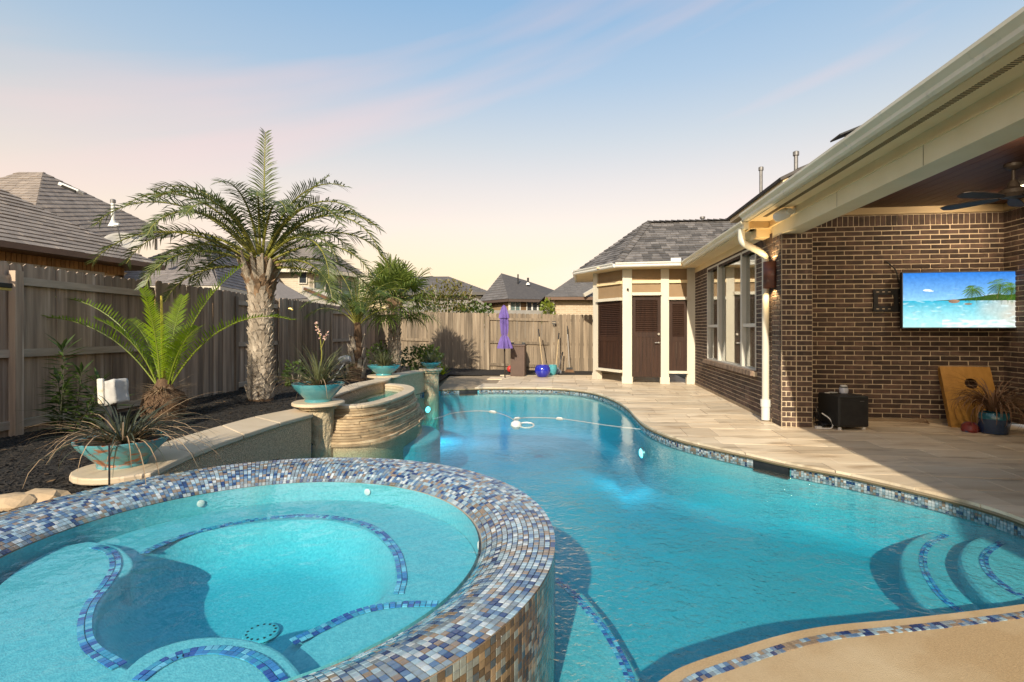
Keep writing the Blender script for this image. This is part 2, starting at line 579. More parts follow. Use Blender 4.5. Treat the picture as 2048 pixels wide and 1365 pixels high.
for c, wdt, hgt in pavers:
    cor = [c + V * (sx * (wdt / 2 - 0.0035)) + U * (sy * (hgt / 2 - 0.0035)) for sx, sy in ((-1, -1), (1, -1), (1, 1), (-1, 1))]
    cor2 = [Vector((p.x, p.y)) for p in cor]
    p = px_of((c.x, c.y, 0)) if c.y > 0.5 else (-9999, 0)
    if not (-150 < p[0] < 2500 and c.y > 1.2):
        continue
    ins = [inside(q, DECK2) and not inside(q, POOL) and not inside(q, LEDGE) for q in cor2]
    mid = [inside((cor2[i] + cor2[(i + 1) % 4]) / 2, DECK2) and not inside((cor2[i] + cor2[(i + 1) % 4]) / 2, POOL) and not inside((cor2[i] + cor2[(i + 1) % 4]) / 2, LEDGE) for i in range(4)]
    dz = rp.uniform(-0.0015, 0.0015)
    if all(ins) and all(mid):
        inst('paver', pav_me, mat_axes(V, U, Vector((0, 0, 1)), (c.x, c.y, dz), (wdt - 0.007, hgt - 0.007, 0.03)), deck)
    else:
        # cut to the deck outline and the pool edge
        vs2 = [q for q in cor2]
        es = [(0, 1), (1, 2), (2, 3), (3, 0)]
        for poly in (POOL, DECK2, LEDGE):
            near = [i for i in range(len(poly)) if min((poly[i] - c.xy).length, (poly[(i + 1) % len(poly)] - c.xy).length) < 1.6 or (poly is not POOL)]
            for i in near:
                b0 = len(vs2)
                vs2 += [poly[i], poly[(i + 1) % len(poly)]]
                es.append((b0, b0 + 1))
        r = geometry.delaunay_2d_cdt(vs2, es, [], 0, 1e-5)
        keep = []
        for f in r[2]:
            cc = sum((r[0][i] for i in f), Vector((0, 0))) / len(f)
            if inside(cc, cor2) and inside(cc, DECK2) and not inside(cc, POOL) and not inside(cc, LEDGE):
                keep.append(tuple(f))
        if keep:
            b = MB()
            tri_prism(b, r[0], keep, -0.03, dz)
            # keep only used vertices
            used = sorted({i for f in b.f for i in f})
            mp2 = {a: i for i, a in enumerate(used)}
            b.v = [b.v[i] for i in used]
            b.f = [tuple(mp2[i] for i in f) for f in b.f]
            b.build('paver', travertine, deck)

# ------------------------------------------------------------------ pool shell
shell = MB()
n = len(POOL)
rings = []
for off, z in ((-0.05, -0.034), (-0.05, -0.28), (0.0, -0.36), (0.08, -0.41), (0.22, -0.44)):
    pts = offset_poly(POOL, off) if off else POOL
    rings.append([(p[0], p[1], ((WZ - 0.02 if i_ < len(edge_ledge) - 1 else z) if z > -0.05 else z - max(0, min(0.66, (p[1] - 3.0) * 0.13)))) for i_, p in enumerate(pts)])
vs = [p for r in rings for p in r]
fs = []
for k in range(len(rings) - 1):
    for i in range(n):
        j = (i + 1) % n
        fs.append((k * n + i, (k + 1) * n + i, (k + 1) * n + j, k * n + j))
k = len(rings) - 1
fs.append(tuple(k * n + i for i in range(n)))
shell.add(vs, fs)
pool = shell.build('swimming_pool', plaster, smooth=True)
pool['kind'] = 'structure'

# mosaic colours
C_WHITE, C_LT, C_MID, C_NAVY, C_TAN, C_GREY, C_TEAL = (0.52, 0.57, 0.58), (0.32, 0.44, 0.50), (0.10, 0.18, 0.30), (0.022, 0.05, 0.15), (0.27, 0.20, 0.14), (0.22, 0.27, 0.30), (0.05, 0.22, 0.33)
def jit(c, r, a=0.12):
    k = 1 + r.uniform(-a, a)
    return (c[0] * k, c[1] * k, c[2] * k)
PAL_RIM = [C_WHITE] * 3 + [C_LT] * 6 + [C_MID] * 6 + [C_NAVY] * 4 + [C_TAN] * 5 + [C_GREY] * 6
PAL_LEDGE = [C_LT] * 4 + [C_NAVY] * 4 + [C_TAN] * 5 + [C_GREY] * 3 + [C_MID] * 3
PAL_BAND = [C_WHITE] * 6 + [C_LT] * 4 + [C_TAN] * 4 + [C_NAVY] * 2 + [C_GREY] * 2
PAL_STEP = [(0.16, 0.50, 0.66)] * 3 + [(0.03, 0.20, 0.48)] * 4 + [(0.012, 0.06, 0.30)] * 3 + [(0.04, 0.32, 0.50)] * 4
PAL_SIDE = [(0.17, 0.12, 0.07)] * 6 + [(0.10, 0.075, 0.05)] * 4 + [(0.26, 0.30, 0.28)] * 4 + [(0.08, 0.12, 0.15)] * 2 + [(0.30, 0.22, 0.13)] * 3

def tile_quad(b, q, nrm, h, col):
    """raised tile: four corners (CCW seen from outside)"""
    c = sum(q, Vector()) / 4
    top = [c + (p - c) * 0.93 + nrm * h for p in q]
    b.add(list(q) + top, [(4, 5, 6, 7), (0, 1, 5, 4), (1, 2, 6, 5), (2, 3, 7, 6), (3, 0, 4, 7)], 0, col)

def tile_band(name, path, z1, rows, size, pal, parent, out=-1, skip=None, lift=0.012):
    """vertical band of tiles along a plan path, facing out*left normal"""
    b = MB()
    r = random.Random(3)
    pts = resample(path, size)
    for a, c in zip(pts, pts[1:]):
        if skip and skip(a):
            continue
        t = (c - a).normalized()
        nr = Vector((-t.y, t.x, 0)) * out
        for k in range(rows):
            zt = z1 - k * size
            g = 0.0016
            a2, c2 = a + t * g, c - t * g
            q = [Vector((a2.x, a2.y, zt - size + g)), Vector((c2.x, c2.y, zt - size + g)), Vector((c2.x, c2.y, zt - g)), Vector((a2.x, a2.y, zt - g))]
            q = [p + nr * lift for p in q]
            if out < 0:
                q = q[::-1]
            tile_quad(b, q, nr, 0.003, jit(r.choice(pal), r))
    return b.build(name, tile_m, parent, kind='stuff')

def strip_flat(name, path, z, rows, size, pal, parent, lift=0.004, seed=1, split=False):
    """flat strip of tiles set into a horizontal edge"""
    r = random.Random(seed)
    pts = resample(path, size)
    b = MB()
    objs = []
    for i in range(len(pts) - 1):
        a, c = pts[i], pts[i + 1]
        t = (c - a).normalized()
        nr = Vector((-t.y, t.x, 0))
        for k in range(rows):
            g = 0.0014
            o0, o1 = k * size + g, (k + 1) * size - g
            q = [Vector((a.x, a.y, z)) + t * g + nr * o0, Vector((c.x, c.y, z)) - t * g + nr * o0, Vector((c.x, c.y, z)) - t * g + nr * o1, Vector((a.x, a.y, z)) + t * g + nr * o1]
            if split:
                bb = MB()
                tile_quad(bb, q, Vector((0, 0, 1)), lift, jit(r.choice(pal), r))
                objs.append(bb.build('mosaic_tile', tile_m, parent))
            else:
                tile_quad(b, q, Vector((0, 0, 1)), lift, jit(r.choice(pal), r))
    if split:
        return objs
    return b.build(name, tile_m, parent, kind='stuff')

skm = [at(1546, 917, 0.0), at(941, 776, 0.0)]
skr = [0.20, 0.22]
tile_band('waterline_tile', edge_deck, -0.036, 5, 0.0255, PAL_BAND, pool, out=1, lift=-0.030, skip=lambda p: any((p - s).length < w_ for s, w_ in zip(skm, skr)))
tile_band('waterline_tile', edge_wall, -0.03, 5, 0.0255, [C_NAVY, C_MID, C_TAN, C_TEAL], pool, out=1, lift=-0.012)
for s, w_ in zip(skm, skr):
    q = min(range(len(edge_deck) - 1), key=lambda i: (edge_deck[i] - s).length)
    t = (edge_deck[q + 1] - edge_deck[q]).normalized()
    nr = Vector((-t.y, t.x, 0))
    b = MB()
    b.box(edge_deck[q] - nr * 0.045 + Vector((0, 0, -0.11)), (w_ * 2, 0.05, 0.15), (t, nr, Vector((0, 0, 1))))
    b.build('skimmer_mouth', black_m, pool)

# tan pebble ledge in the foreground with its inset mosaic
lb = MB()
V2, T = cut_faces(LEDGE, [[SPC + Vector((math.cos(k * PI / 24), math.sin(k * PI / 24))) * 1.5 for k in range(48)]])
tri_prism(lb, V2, T, -0.6, WZ + 0.012)
ledge = lb.build('tanning_ledge', tan_pebble, bevel=0.02)
ledge['kind'] = 'structure'
inner = [Vector((p.x, p.y, 0)) for p in edge_ledge]
def shift_path(path, d):
    out = []
    for i, p in enumerate(path):
        t = (path[min(i + 1, len(path) - 1)] - path[max(i - 1, 0)]).normalized()
        out.append(p + Vector((-t.y, t.x, 0)) * d)
    return out
strip_flat('mosaic_strip', shift_path(inner, -0.112), WZ + 0.0125, 2, 0.026, PAL_LEDGE, ledge, split=True, seed=8)

# underwater steps and bench (rounded solids with a mosaic line)
def step_solid(name, outline, ztop, zbot, tilepath, parent, seed):
    b = MB()
    b.prism(ccw(outline), zbot, ztop)
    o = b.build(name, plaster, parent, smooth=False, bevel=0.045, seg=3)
    if tilepath:
        strip_flat('mosaic_strip', tilepath, ztop + 0.002, 2, 0.026, PAL_STEP, o, seed=seed)
    return o
def pz(pts, z, n=6):
    return spline([at(x, y, z) for x, y in pts], n)
z1_, z2_ = WZ - 0.24, WZ - 0.13
e1 = pz([(1905, 1052), (1862, 1062), (1818, 1082), (1800, 1110), (1802, 1142), (1822, 1185), (1862, 1222), (1905, 1252), (1960, 1285)], z1_)
e2 = pz([(1990, 1050), (1968, 1066), (1932, 1082), (1916, 1104), (1918, 1130), (1945, 1170), (1990, 1203), (2048, 1235), (2120, 1270)], z2_)
t1 = pz([(1884, 1068), (1850, 1088), (1838, 1112), (1842, 1145), (1872, 1192), (1922, 1232)], z1_)
t2 = pz([(1996, 1082), (1966, 1102), (1958, 1122), (1972, 1150), (2010, 1180), (2060, 1205)], z2_)
far = [Vector((4.2, 2.4, 0)), Vector((4.2, 4.2, 0))]
step_solid('entry_step', [(p.x, p.y) for p in e1 + [Vector((3.0, 2.5, 0))] + far], z1_, -0.95, t1, pool, 5)
step_solid('entry_step', [(p.x, p.y) for p in e2 + [Vector((3.2, 2.4, 0))] + far], z2_, -0.95, t2, pool, 6)
z3_ = WZ - 0.21
e3 = pz([(1010, 1090), (1090, 1118), (1150, 1165), (1205, 1225), (1245, 1285), (1280, 1345), (1310, 1420), (1330, 1500)], z3_)
t3 = pz([(1060, 1128), (1128, 1180), (1172, 1228), (1206, 1270), (1238, 1330), (1262, 1400)], z3_)
step_solid('spa_bench', [(p.x, p.y) for p in e3 + [Vector((0.2, 1.5, 0)), Vector((-0.6, 1.8, 0)), Vector((-0.6, 3.0, 0))]], z3_, -0.95, t3, pool, 7)
# round bench under the spillway
bz = WZ - 0.22
eb = [Vector((-1.80 + 0.62 * math.cos(a), 8.55 + 0.95 * math.sin(a), 0)) for a in [2 * PI * k / 40 for k in range(40)]]
step_solid('spillway_bench', [(p.x, p.y) for p in eb], bz, -1.1, None, pool, 9)

# ------------------------------------------------------------------ water
def schlick(t, f0, nrm=None, pw=5.0):
    """reflectance of a thin clear surface, the same from both sides"""
    L = t.links.new
    geo = t.nodes.new('ShaderNodeNewGeometry')
    dt = t.nodes.new('ShaderNodeVectorMath')
    dt.operation = 'DOT_PRODUCT'
    L(geo.outputs['Incoming'], dt.inputs[0])
    L(nrm if nrm is not None else geo.outputs['Normal'], dt.inputs[1])
    def mth(op, a, b=None):
        n = t.nodes.new('ShaderNodeMath')
        n.operation = op
        n.use_clamp = op in ('SUBTRACT', 'MULTIPLY_ADD')
        if hasattr(a, 'links'):
            L(a, n.inputs[0])
        else:
            n.inputs[0].default_value = a
        if b is not None:
            if hasattr(b, 'links'):
                L(b, n.inputs[1])
            else:
                n.inputs[1].default_value = b
        return n
    ab = mth('ABSOLUTE', dt.outputs['Value'])
    om = mth('SUBTRACT', 1.0, ab.outputs[0])
    p5 = mth('POWER', om.outputs[0], pw)
    r = mth('MULTIPLY_ADD', p5.outputs[0], 1.0 - f0)
    r.inputs[2].default_value = f0
    return r.outputs[0]
def water_mat(name, absorb, dens, bstr, bsc, bsc2):
    m = bpy.data.materials.new(name)
    m.use_nodes = True
    t = m.node_tree
    t.nodes.clear()
    L = t.links.new
    out = t.nodes.new('ShaderNodeOutputMaterial')
    tr = t.nodes.new('ShaderNodeBsdfTransparent')
    gl = t.nodes.new('ShaderNodeBsdfGlossy')
    gl.inputs['Roughness'].default_value = 0.02
    mx = t.nodes.new('ShaderNodeMixShader')
    geo = t.nodes.new('ShaderNodeNewGeometry')
    n1 = t.nodes.new('ShaderNodeTexNoise')
    n1.inputs['Scale'].default_value = bsc
    n1.inputs['Detail'].default_value = 3
    n1.inputs['Distortion'].default_value = 0.6
    n2 = t.nodes.new('ShaderNodeTexNoise')
    n2.inputs['Scale'].default_value = bsc2
    n2.inputs['Detail'].default_value = 2
    L(geo.outputs['Position'], n1.inputs[0])
    L(geo.outputs['Position'], n2.inputs[0])
    ad = t.nodes.new('ShaderNodeMath')
    ad.operation = 'MULTIPLY_ADD'
    ad.inputs[1].default_value = 3.0
    L(n2.outputs[0], ad.inputs[0])
    L(n1.outputs[0], ad.inputs[2])
    bp = t.nodes.new('ShaderNodeBump')
    bp.inputs['Strength'].default_value = bstr
    bp.inputs['Distance'].default_value = 0.016
    # livelier ripples near the spa, calmer water at the far end
    sx = t.nodes.new('ShaderNodeSeparateXYZ')
    L(geo.outputs['Position'], sx.inputs[0])
    n3 = t.nodes.new('ShaderNodeTexNoise')
    n3.inputs['Scale'].default_value = 0.7
    L(geo.outputs['Position'], n3.inputs[0])
    ma = t.nodes.new('ShaderNodeMath')
    ma.operation = 'MULTIPLY_ADD'
    ma.inputs[1].default_value = 4.0
    L(n3.outputs[0], ma.inputs[0])
    L(sx.outputs[1], ma.inputs[2])
    mk = t.nodes.new('ShaderNodeMapRange')
    mk.interpolation_type = 'SMOOTHSTEP'
    for i_, q_ in enumerate((5.0, 9.5, 1.0, 0.10)):
        mk.inputs[i_ + 1].default_value = q_
    L(ma.outputs[0], mk.inputs[0])
    mu = t.nodes.new('ShaderNodeMath')
    mu.operation = 'MULTIPLY'
    L(ad.outputs[0], mu.inputs[0])
    L(mk.outputs[0], mu.inputs[1])
    L(mu.outputs[0], bp.inputs['Height'])
    L(bp.outputs[0], gl.inputs['Normal'])
    L(schlick(t, 0.021, bp.outputs[0]), mx.inputs[0])
    L(tr.outputs[0], mx.inputs[1])
    L(gl.outputs[0], mx.inputs[2])
    L(mx.outputs[0], out.inputs[0])
    va = t.nodes.new('ShaderNodeVolumeAbsorption')
    va.inputs[0].default_value = (*absorb, 1)
    va.inputs[1].default_value = dens
    L(va.outputs[0], out.inputs['Volume'])
    return m
pool_water_m = water_mat('pool_water', (0.0, 0.87, 0.955), 0.74, 1.0, 22.0, 2.6)
spa_water_m = water_mat('spa_water', (0.0, 0.87, 0.96), 0.70, 0.35, 9.0, 2.0)
wb = MB()
wb.prism(offset_poly(POOL, -0.04), -1.6, WZ)
o = wb.build('pool_water', pool_water_m)
o['kind'] = 'structure'
wb = MB()
wb.lathe((SPC.x, SPC.y, 0), [(SPRI + 0.01, -0.7), (SPRI + 0.01, SPW)], 64)
o = wb.build('spa_water', spa_water_m)
o['kind'] = 'structure'

# ------------------------------------------------------------------ raised spa
spa = thing('raised_spa', 'round raised spa with blue and tan mosaic tile rim beside the pool', 'spa', (SPC.x, SPC.y, WZ))
def rim_prof(t):
    return SPR - 0.006 - (SPR - SPRI - 0.006) * t, SPZ - 0.004 - 0.012 * t - 0.075 * t ** 3
sb = MB()
NS = 128
prof = [(SPR - 0.012, -0.95), (SPR - 0.012, SPZ - 0.03)] + [(rim_prof(k / 12)[0] - 0.006 * (k == 0), rim_prof(k / 12)[1] - 0.006) for k in range(13)] + [(SPRI - 0.012, 0.18), (SPRI - 0.012, -0.5)]
sb.lathe((SPC.x, SPC.y, 0), prof, NS, close=False)
sb.build('shell', grout_m, spa, smooth=True, angle=0.9)
ib = MB()
ib.lathe((SPC.x, SPC.y, 0), [(SPRI - 0.016, 0.272), (SPRI - 0.016, -0.5)], NS, close=False)
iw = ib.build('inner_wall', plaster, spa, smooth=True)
# mosaic: gather every tile, then the largest become tiles of their own
NT = 326
rt = random.Random(21)
tiles = []
NR = 14
for k in range(NR):
    (r0, zz0), (r1, zz1) = rim_prof(k / NR), rim_prof((k + 1) / NR)
    for i in range(NT):
        g = 0.06
        th0, th1 = 2 * PI * (i + g) / NT, 2 * PI * (i + 1 - g) / NT
        gr_ = (r0 - r1) * 0.06
        q = [Vector((SPC.x + rr * math.cos(th), SPC.y + rr * math.sin(th), zz)) for rr, th, zz in ((r1 + gr_, th0, zz1), (r0 - gr_, th0, zz0), (r0 - gr_, th1, zz0), (r1 + gr_, th1, zz1))]
        tiles.append((q, jit(rt.choice(PAL_RIM), rt)))
for k in range(21):
    zt = SPZ - 0.012 - k * 0.027
    for i in range(NT):
        g = 0.06
        th0, th1 = 2 * PI * (i + g) / NT, 2 * PI * (i + 1 - g) / NT
        rr = SPR - 0.011
        q = [Vector((SPC.x + rr * math.cos(th), SPC.y + rr * math.sin(th), zz)) for th, zz in ((th0, zt - 0.0255), (th1, zt - 0.0255), (th1, zt), (th0, zt))]
        c = sum(q, Vector()) / 4
        nn = Vector((c.x - SPC.x, c.y - SPC.y, 0))
        if nn.dot(Vector((-c.x, -c.y, 0))) > 0 or k < 2:
            tiles.append((q, jit(rt.choice(PAL_SIDE), rt, 0.25)))
def scr_area(q):
    p = [px_of(v_) for v_ in q]
    c = (sum(a[0] for a in p) / 4, sum(a[1] for a in p) / 4)
    if not (-5 < c[0] < 2053 and -5 < c[1] < 1370):
        return 0.0
    return abs(area2([Vector(a) for a in p]))
tiles.sort(key=lambda t: -scr_area(t[0]))
b = MB()
for i, (q, c) in enumerate(tiles):
    nn = (q[1] - q[0]).cross(q[3] - q[0]).normalized()
    if i < 290:
        tb = MB()
        tile_quad(tb, q, nn, 0.003, c)
        tb.build('mosaic_tile', tile_m, spa)
    else:
        tile_quad(b, q, nn, 0.003, c)
b.build('mosaic_tiling', tile_m, spa, kind='stuff')

# spa seats and floor
zb, zf = SPW - 0.16, SPW - 0.40
well = pz([(232, 1150), (300, 1098), (400, 1066), (520, 1046), (640, 1040), (730, 1060), (778, 1100), (790, 1150), (768, 1196), (700, 1225), (610, 1268),
           (560, 1310), (470, 1330), (360, 1345), (260, 1330), (205, 1280), (195, 1210)], zb, 4)
well = [Vector((p.x, p.y)) for p in pz([(232, 1150), (300, 1098), (400, 1066), (520, 1046), (640, 1040), (730, 1060), (778, 1100), (790, 1150), (768, 1196), (700, 1225), (610, 1268),
           (560, 1310), (470, 1330), (360, 1345), (260, 1330), (205, 1280), (195, 1210), (232, 1150)], zb, 4)[:-1]]
circ = [SPC + Vector((math.cos(k * PI / 48), math.sin(k * PI / 48))) * (SPRI - 0.02) for k in range(96)]
b = MB()
V2, T = cut_faces(circ, [ccw(well)])
tri_prism(b, V2, T, zb - 0.01, zb)
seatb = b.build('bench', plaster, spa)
b = MB()
wl = ccw(well)
rr_ = [(0, zb), (0.02, zb - 0.012), (0.05, zb - 0.05), (0.10, zf + 0.09), (0.17, zf + 0.03), (0.27, zf)]
n = len(wl)
vs = []
for off, z in rr_:
    vs += [(p[0], p[1], z) for p in (offset_poly(wl, off) if off else wl)]
fs = [(k * n + i, k * n + (i + 1) % n, (k + 1) * n + (i + 1) % n, (k + 1) * n + i) for k in range(len(rr_) - 1) for i in range(n)]
fs.append(tuple((len(rr_) - 1) * n + i for i in range(n)))
b.add(vs, fs)
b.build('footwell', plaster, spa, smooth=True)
strip_flat('mosaic_strip', pz([(808, 1190), (814, 1150), (796, 1095), (742, 1050), (640, 1031), (520, 1037), (395, 1062), (300, 1096), (274, 1112)], zb, 8), zb + 0.003, 2, 0.026, PAL_STEP, seatb, seed=31)
def seat(name, pts, z, tp, seed, rev=False):
    ol = [(p.x, p.y) for p in pz(pts, z, 5)]
    b = MB()
    b.prism(ccw(ol), zf - 0.05, z)
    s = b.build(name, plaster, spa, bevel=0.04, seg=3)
    strip_flat('mosaic_strip', pz(tp, z, 8), z + 0.003, 2, 0.026, PAL_STEP, s, seed=seed)
zs1 = zb + 0.05
seat('corner_seat', [(180, 1082), (235, 1092), (266, 1118), (264, 1140), (235, 1160), (200, 1215), (192, 1265), (215, 1315), (290, 1350), (330, 1400), (120, 1480), (-60, 1380), (-70, 1250), (20, 1150), (110, 1095)],
     zs1, [(176, 1098), (208, 1108), (218, 1135), (200, 1170), (165, 1215), (152, 1262), (165, 1305), (225, 1345)], 32)
zs2 = zb + 0.09
seat('entry_step', [(215, 1370), (290, 1305), (380, 1275), (470, 1272), (545, 1290), (590, 1325), (615, 1370), (600, 1460), (200, 1460)],
     zs2, [(580, 1362), (545, 1325), (500, 1303), (440, 1294), (370, 1302), (310, 1328), (250, 1372)], 33)
seat('low_seat', [(600, 1290), (680, 1240), (760, 1210), (850, 1200), (930, 1198), (900, 1290), (700, 1400), (590, 1400), (575, 1320)],
     zb + 0.02, [(590, 1292), (655, 1262), (720, 1232), (790, 1218), (880, 1216)], 34)
# fittings
b = MB()
dc = at(522, 1268, zf + 0.01)
b.lathe(dc, [(0.085, 0.0), (0.08, 0.008), (0.05, 0.011)], 24)
d_ = b.build('drain_cover', plaster, spa, smooth=True)
for i in range(14):
    a = 2 * PI * i / 14
    bb = MB().lathe(dc + Vector((math.cos(a) * 0.065, math.sin(a) * 0.065, 0.006)), [(0.006, 0), (0.006, 0.006)], 6)
    bb.build('drain_hole', black_m, d_)
for x_, y_ in ((758, 971), (391, 995)):
    p = at(x_, y_, SPW - 0.085)
    b = MB()
    nn = Vector((SPC.x - p.x, SPC.y - p.y, 0)).normalized()
    p2 = Vector((SPC.x, SPC.y, p.z)) - nn * (SPRI - 0.03)
    b.tube([p2, p2 + nn * 0.004], [0.024, 0.018], 16)
    b.build('jet_fitting', white_m, spa, smooth=True)
p2 = Vector((SPC.x + SPRI - 0.02, SPC.y + 0.1, SPW - 0.05))
b = MB().tube([p2, p2 + Vector((-0.006, 0, 0))], [0.024, 0.018], 16)
b.build('jet_fitting', white_m, spa, smooth=True)

# pool lights (lit) - lamp glass on the wall and its light
ZAX = Vector((0, 0, 1))
def pool_light(pos, nrm, e, label):
    pos = Vector(pos)
    nrm = Vector(nrm).normalized()
    t = thing('pool_light', label, 'pool light', pos, 'underwater pool lights')
    b = MB().tube([pos, pos + nrm * 0.03], [0.085, 0.08], 24)
    b.build('trim_ring', steel_m, t, smooth=True)
    gm = MATS.get('lit_lens') or mat('lit_lens', (0.9, 1, 1), rough=0.3, emit=((0.5, 1.0, 1.0), 2.5))
    b = MB().tube([pos + nrm * 0.031, pos + nrm * 0.045], [0.068, 0.05], 24)
    b.build('lens', gm, t, smooth=True)
    l = bpy.data.lights.new('pool_lamp', 'SPOT')
    l.energy = e
    l.spot_size = math.radians(165)
    l.spot_blend = 0.9
    l.shadow_soft_size = 0.25
    l.color = (0.55, 0.95, 1.0)
    lo = bpy.data.objects.new('pool_lamp', l)
    COL.objects.link(lo)
    par(lo, t)
    lo.location = pos + nrm * 0.12
    lo.rotation_euler = (nrm - ZAX * 1.3).to_track_quat('-Z', 'Y').to_euler()
pool_light((1.935, 7.75, WZ - 0.33), (-1, -0.1, -0.05), 18, 'round lit lamp on the right pool wall below the deck curve')
pool_light((-1.90, 11.75, WZ - 0.30), (0.75, -0.7, -0.05), 85, 'round lit lamp in the pool wall under the far stone pillar')
# ------------------------------------------------------------------ planting bed
def fence_x(y):
    return -5.80 + 0.049 * y
BED = [(-30, -2), (-2.2, -2), (-2.5, 1.2), (-2.88, 2.2), (-2.90, 3.3), (-2.85, 3.75), (-2.95, 4.4), (-2.95, 5.5), (-2.75, 6.5), (-2.62, 7.2), (-2.72, 8.2), (-2.68, 9.2), (-2.62, 10.4), (-2.28, 11.2),
       (-1.95, 12.1), (-1.84, 12.7), (-1.90, 14.5), (-1.95, 15.75), (0.9, 15.95), (2.6, 15.9), (2.7, 19.5), (-30, 22)]
def bed_z(x, y):
    a = 0.28
    k = max(0.0, min(1.0, (y - 10.8) / 3.2))
    a = a * (1 - k) + 0.0 * k + 0.02 * k
    if y > 11.5 and x > -1.7:
        a = 0.005
    kk = max(0.0, min(1.0, (-x - 4.2) / 1.2))
    a -= 0.06 * kk * (1 - k)
    nz_ = mnoise.noise(Vector((x * 1.3, y * 1.3, 0))) * 0.03 + mnoise.noise(Vector((x * 6, y * 6, 3))) * 0.010
    return a + nz_ * (1 - 0.6 * k)
b = MB()
bedp = ccw(BED)
st = 0.11
gx, gy = int(9.2 / st), int(21 / st)
idx = {}
for j in range(gy + 1):
    for i in range(gx + 1):
        x, y = -6.3 + i * st, -1.5 + j * st
        idx[(i, j)] = len(b.v)
        b.v.append((x, y, bed_z(x, y)))
fin = []
for j in range(gy):
    for i in range(gx):
        if inside((-6.3 + (i + .5) * st, -1.5 + (j + .5) * st), bedp):
            fin.append((idx[(i, j)], idx[(i + 1, j)], idx[(i + 1, j + 1)], idx[(i, j + 1)]))
used = sorted({i for f in fin for i in f})
mp2 = {a: i for i, a in enumerate(used)}
bed = MB().add([b.v[i] for i in used], [tuple(mp2[i] for i in f) for f in fin]).build('mulch_bed', mulch_m, smooth=True)
bed['kind'] = 'structure'
# loose bark chips
rc = random.Random(4)
b = MB()
cnt = 0
while cnt < 20000:
    y = 2.6 + (rc.random() ** 1.6) * 13
    x = rc.uniform(fence_x(y), -1.8)
    if not inside((x, y), bedp):
        continue
    cnt += 1
    z = bed_z(x, y) + 0.006
    a = rc.uniform(0, PI)
    t = Vector((math.cos(a), math.sin(a), rc.uniform(-.35, .35)))
    s = Vector((-math.sin(a), math.cos(a), rc.uniform(-.4, .4)))
    l, wd = rc.uniform(0.008, 0.034), rc.uniform(0.0025, 0.007)
    c = Vector((x, y, z))
    b.add([c - t * l - s * wd, c + t * l - s * wd * .6, c + t * l * .8 + s * wd, c - t * l * .9 + s * wd, c + Vector((0, 0, .007))], [(0, 1, 4), (1, 2, 4), (2, 3, 4), (3, 0, 4)])
o = tag(b.build('mulch_chips', chip_m, kind='stuff'), 'dark shredded bark mulch covering the planting bed', 'mulch')

# fallen dry leaves on the mulch
leafbit = mat('fallen_leaf', (0.24, 0.14, 0.06), (0.13, 0.075, 0.035), 9, rough=.9)
b = MB()
cnt = 0
while cnt < 260:
    y = 3.2 + rc.random() * 11
    x = rc.uniform(fence_x(y) + .1, -2.2)
    if not inside((x, y), bedp):
        continue
    cnt += 1
    c = Vector((x, y, bed_z(x, y) + .012))
    a = rc.uniform(0, 2 * PI)
    t = Vector((math.cos(a), math.sin(a), rc.uniform(-.2, .3)))
    s = Vector((-math.sin(a), math.cos(a), rc.uniform(-.3, .3)))
    l, wd = rc.uniform(.02, .06), rc.uniform(.006, .014)
    b.add([c - t * l, c + s * wd, c + t * l, c - s * wd], [(0, 1, 2, 3)])
tag(b.build('fallen_leaves', leafbit, kind='stuff'), 'scattered dry brown leaves lying on the mulch bed', 'leaf litter')
# ------------------------------------------------------------------ planter wall with cap, three stone pedestals, spillway
def ribbon_poly(front, back):
    return ccw([(p.x, p.y) for p in front] + [(p.x, p.y) for p in back[::-1]])
fr_ = spline([(-2.60, 3.78, 0), (-2.66, 4.25, 0), (-2.67, 4.71, 0), (-2.62, 5.38, 0), (-2.56, 5.9, 0), (-2.44, 6.45, 0)], 6)
bk_ = spline([(-3.22, 4.1, 0), (-3.20, 4.6, 0), (-3.18, 5.15, 0), (-3.11, 5.9, 0), (-3.04, 6.3, 0), (-2.84, 6.87, 0)], 6)
endc = [Vector((-2.91 + 0.33 * math.cos(a), 3.96 + 0.33 * math.sin(a), 0)) for a in [math.radians(d) for d in range(160, 336, 16)]]
wallt = thing('planter_wall', 'curved low pebble wall with pale stone cap between mulch bed and pool', 'wall', (-2.8, 5.0, WZ))
b = MB()
b.prism(ribbon_poly(shift_path(fr_, 0.03), shift_path(bk_, -0.05)), -1.2, 0.312)
b.build('pebble_face', pebble_wall, wallt)
capo = [(p.x, p.y) for p in fr_] + [(p.x, p.y) for p in bk_[::-1]]
# cap stones: cut the ribbon into lengths, the first one rounded
def cap_piece(poly, z0, z1, parent, name='cap_stone'):
    MB().prism(ccw(poly), z0, z1).build(name, capstone, parent, bevel=0.012, seg=2)
N = len(fr_)
cuts = [0, 8, 16, 23, N - 1]
for i, (a, c) in enumerate(zip(cuts, cuts[1:])):
    f2, b2 = fr_[a:c + 1], bk_[a:c + 1]
    if i:
        f2 = [f2[0].lerp(f2[1], .03)] + f2[1:]
        b2 = [b2[0].lerp(b2[1], .03)] + b2[1:]
        cap_piece([(p.x, p.y) for p in f2] + [(p.x, p.y) for p in b2[::-1]], 0.312, 0.36, wallt)
    else:
        cap_piece([(p.x, p.y) for p in f2] + [(p.x, p.y) for p in b2[::-1]] + [(p.x, p.y) for p in endc], 0.312, 0.362, wallt)
MB().lathe((-2.90, 3.98, 0), [(0.25, -0.1), (0.25, 0.312)], 24).build('end_pier', roughstone, wallt, smooth=True)
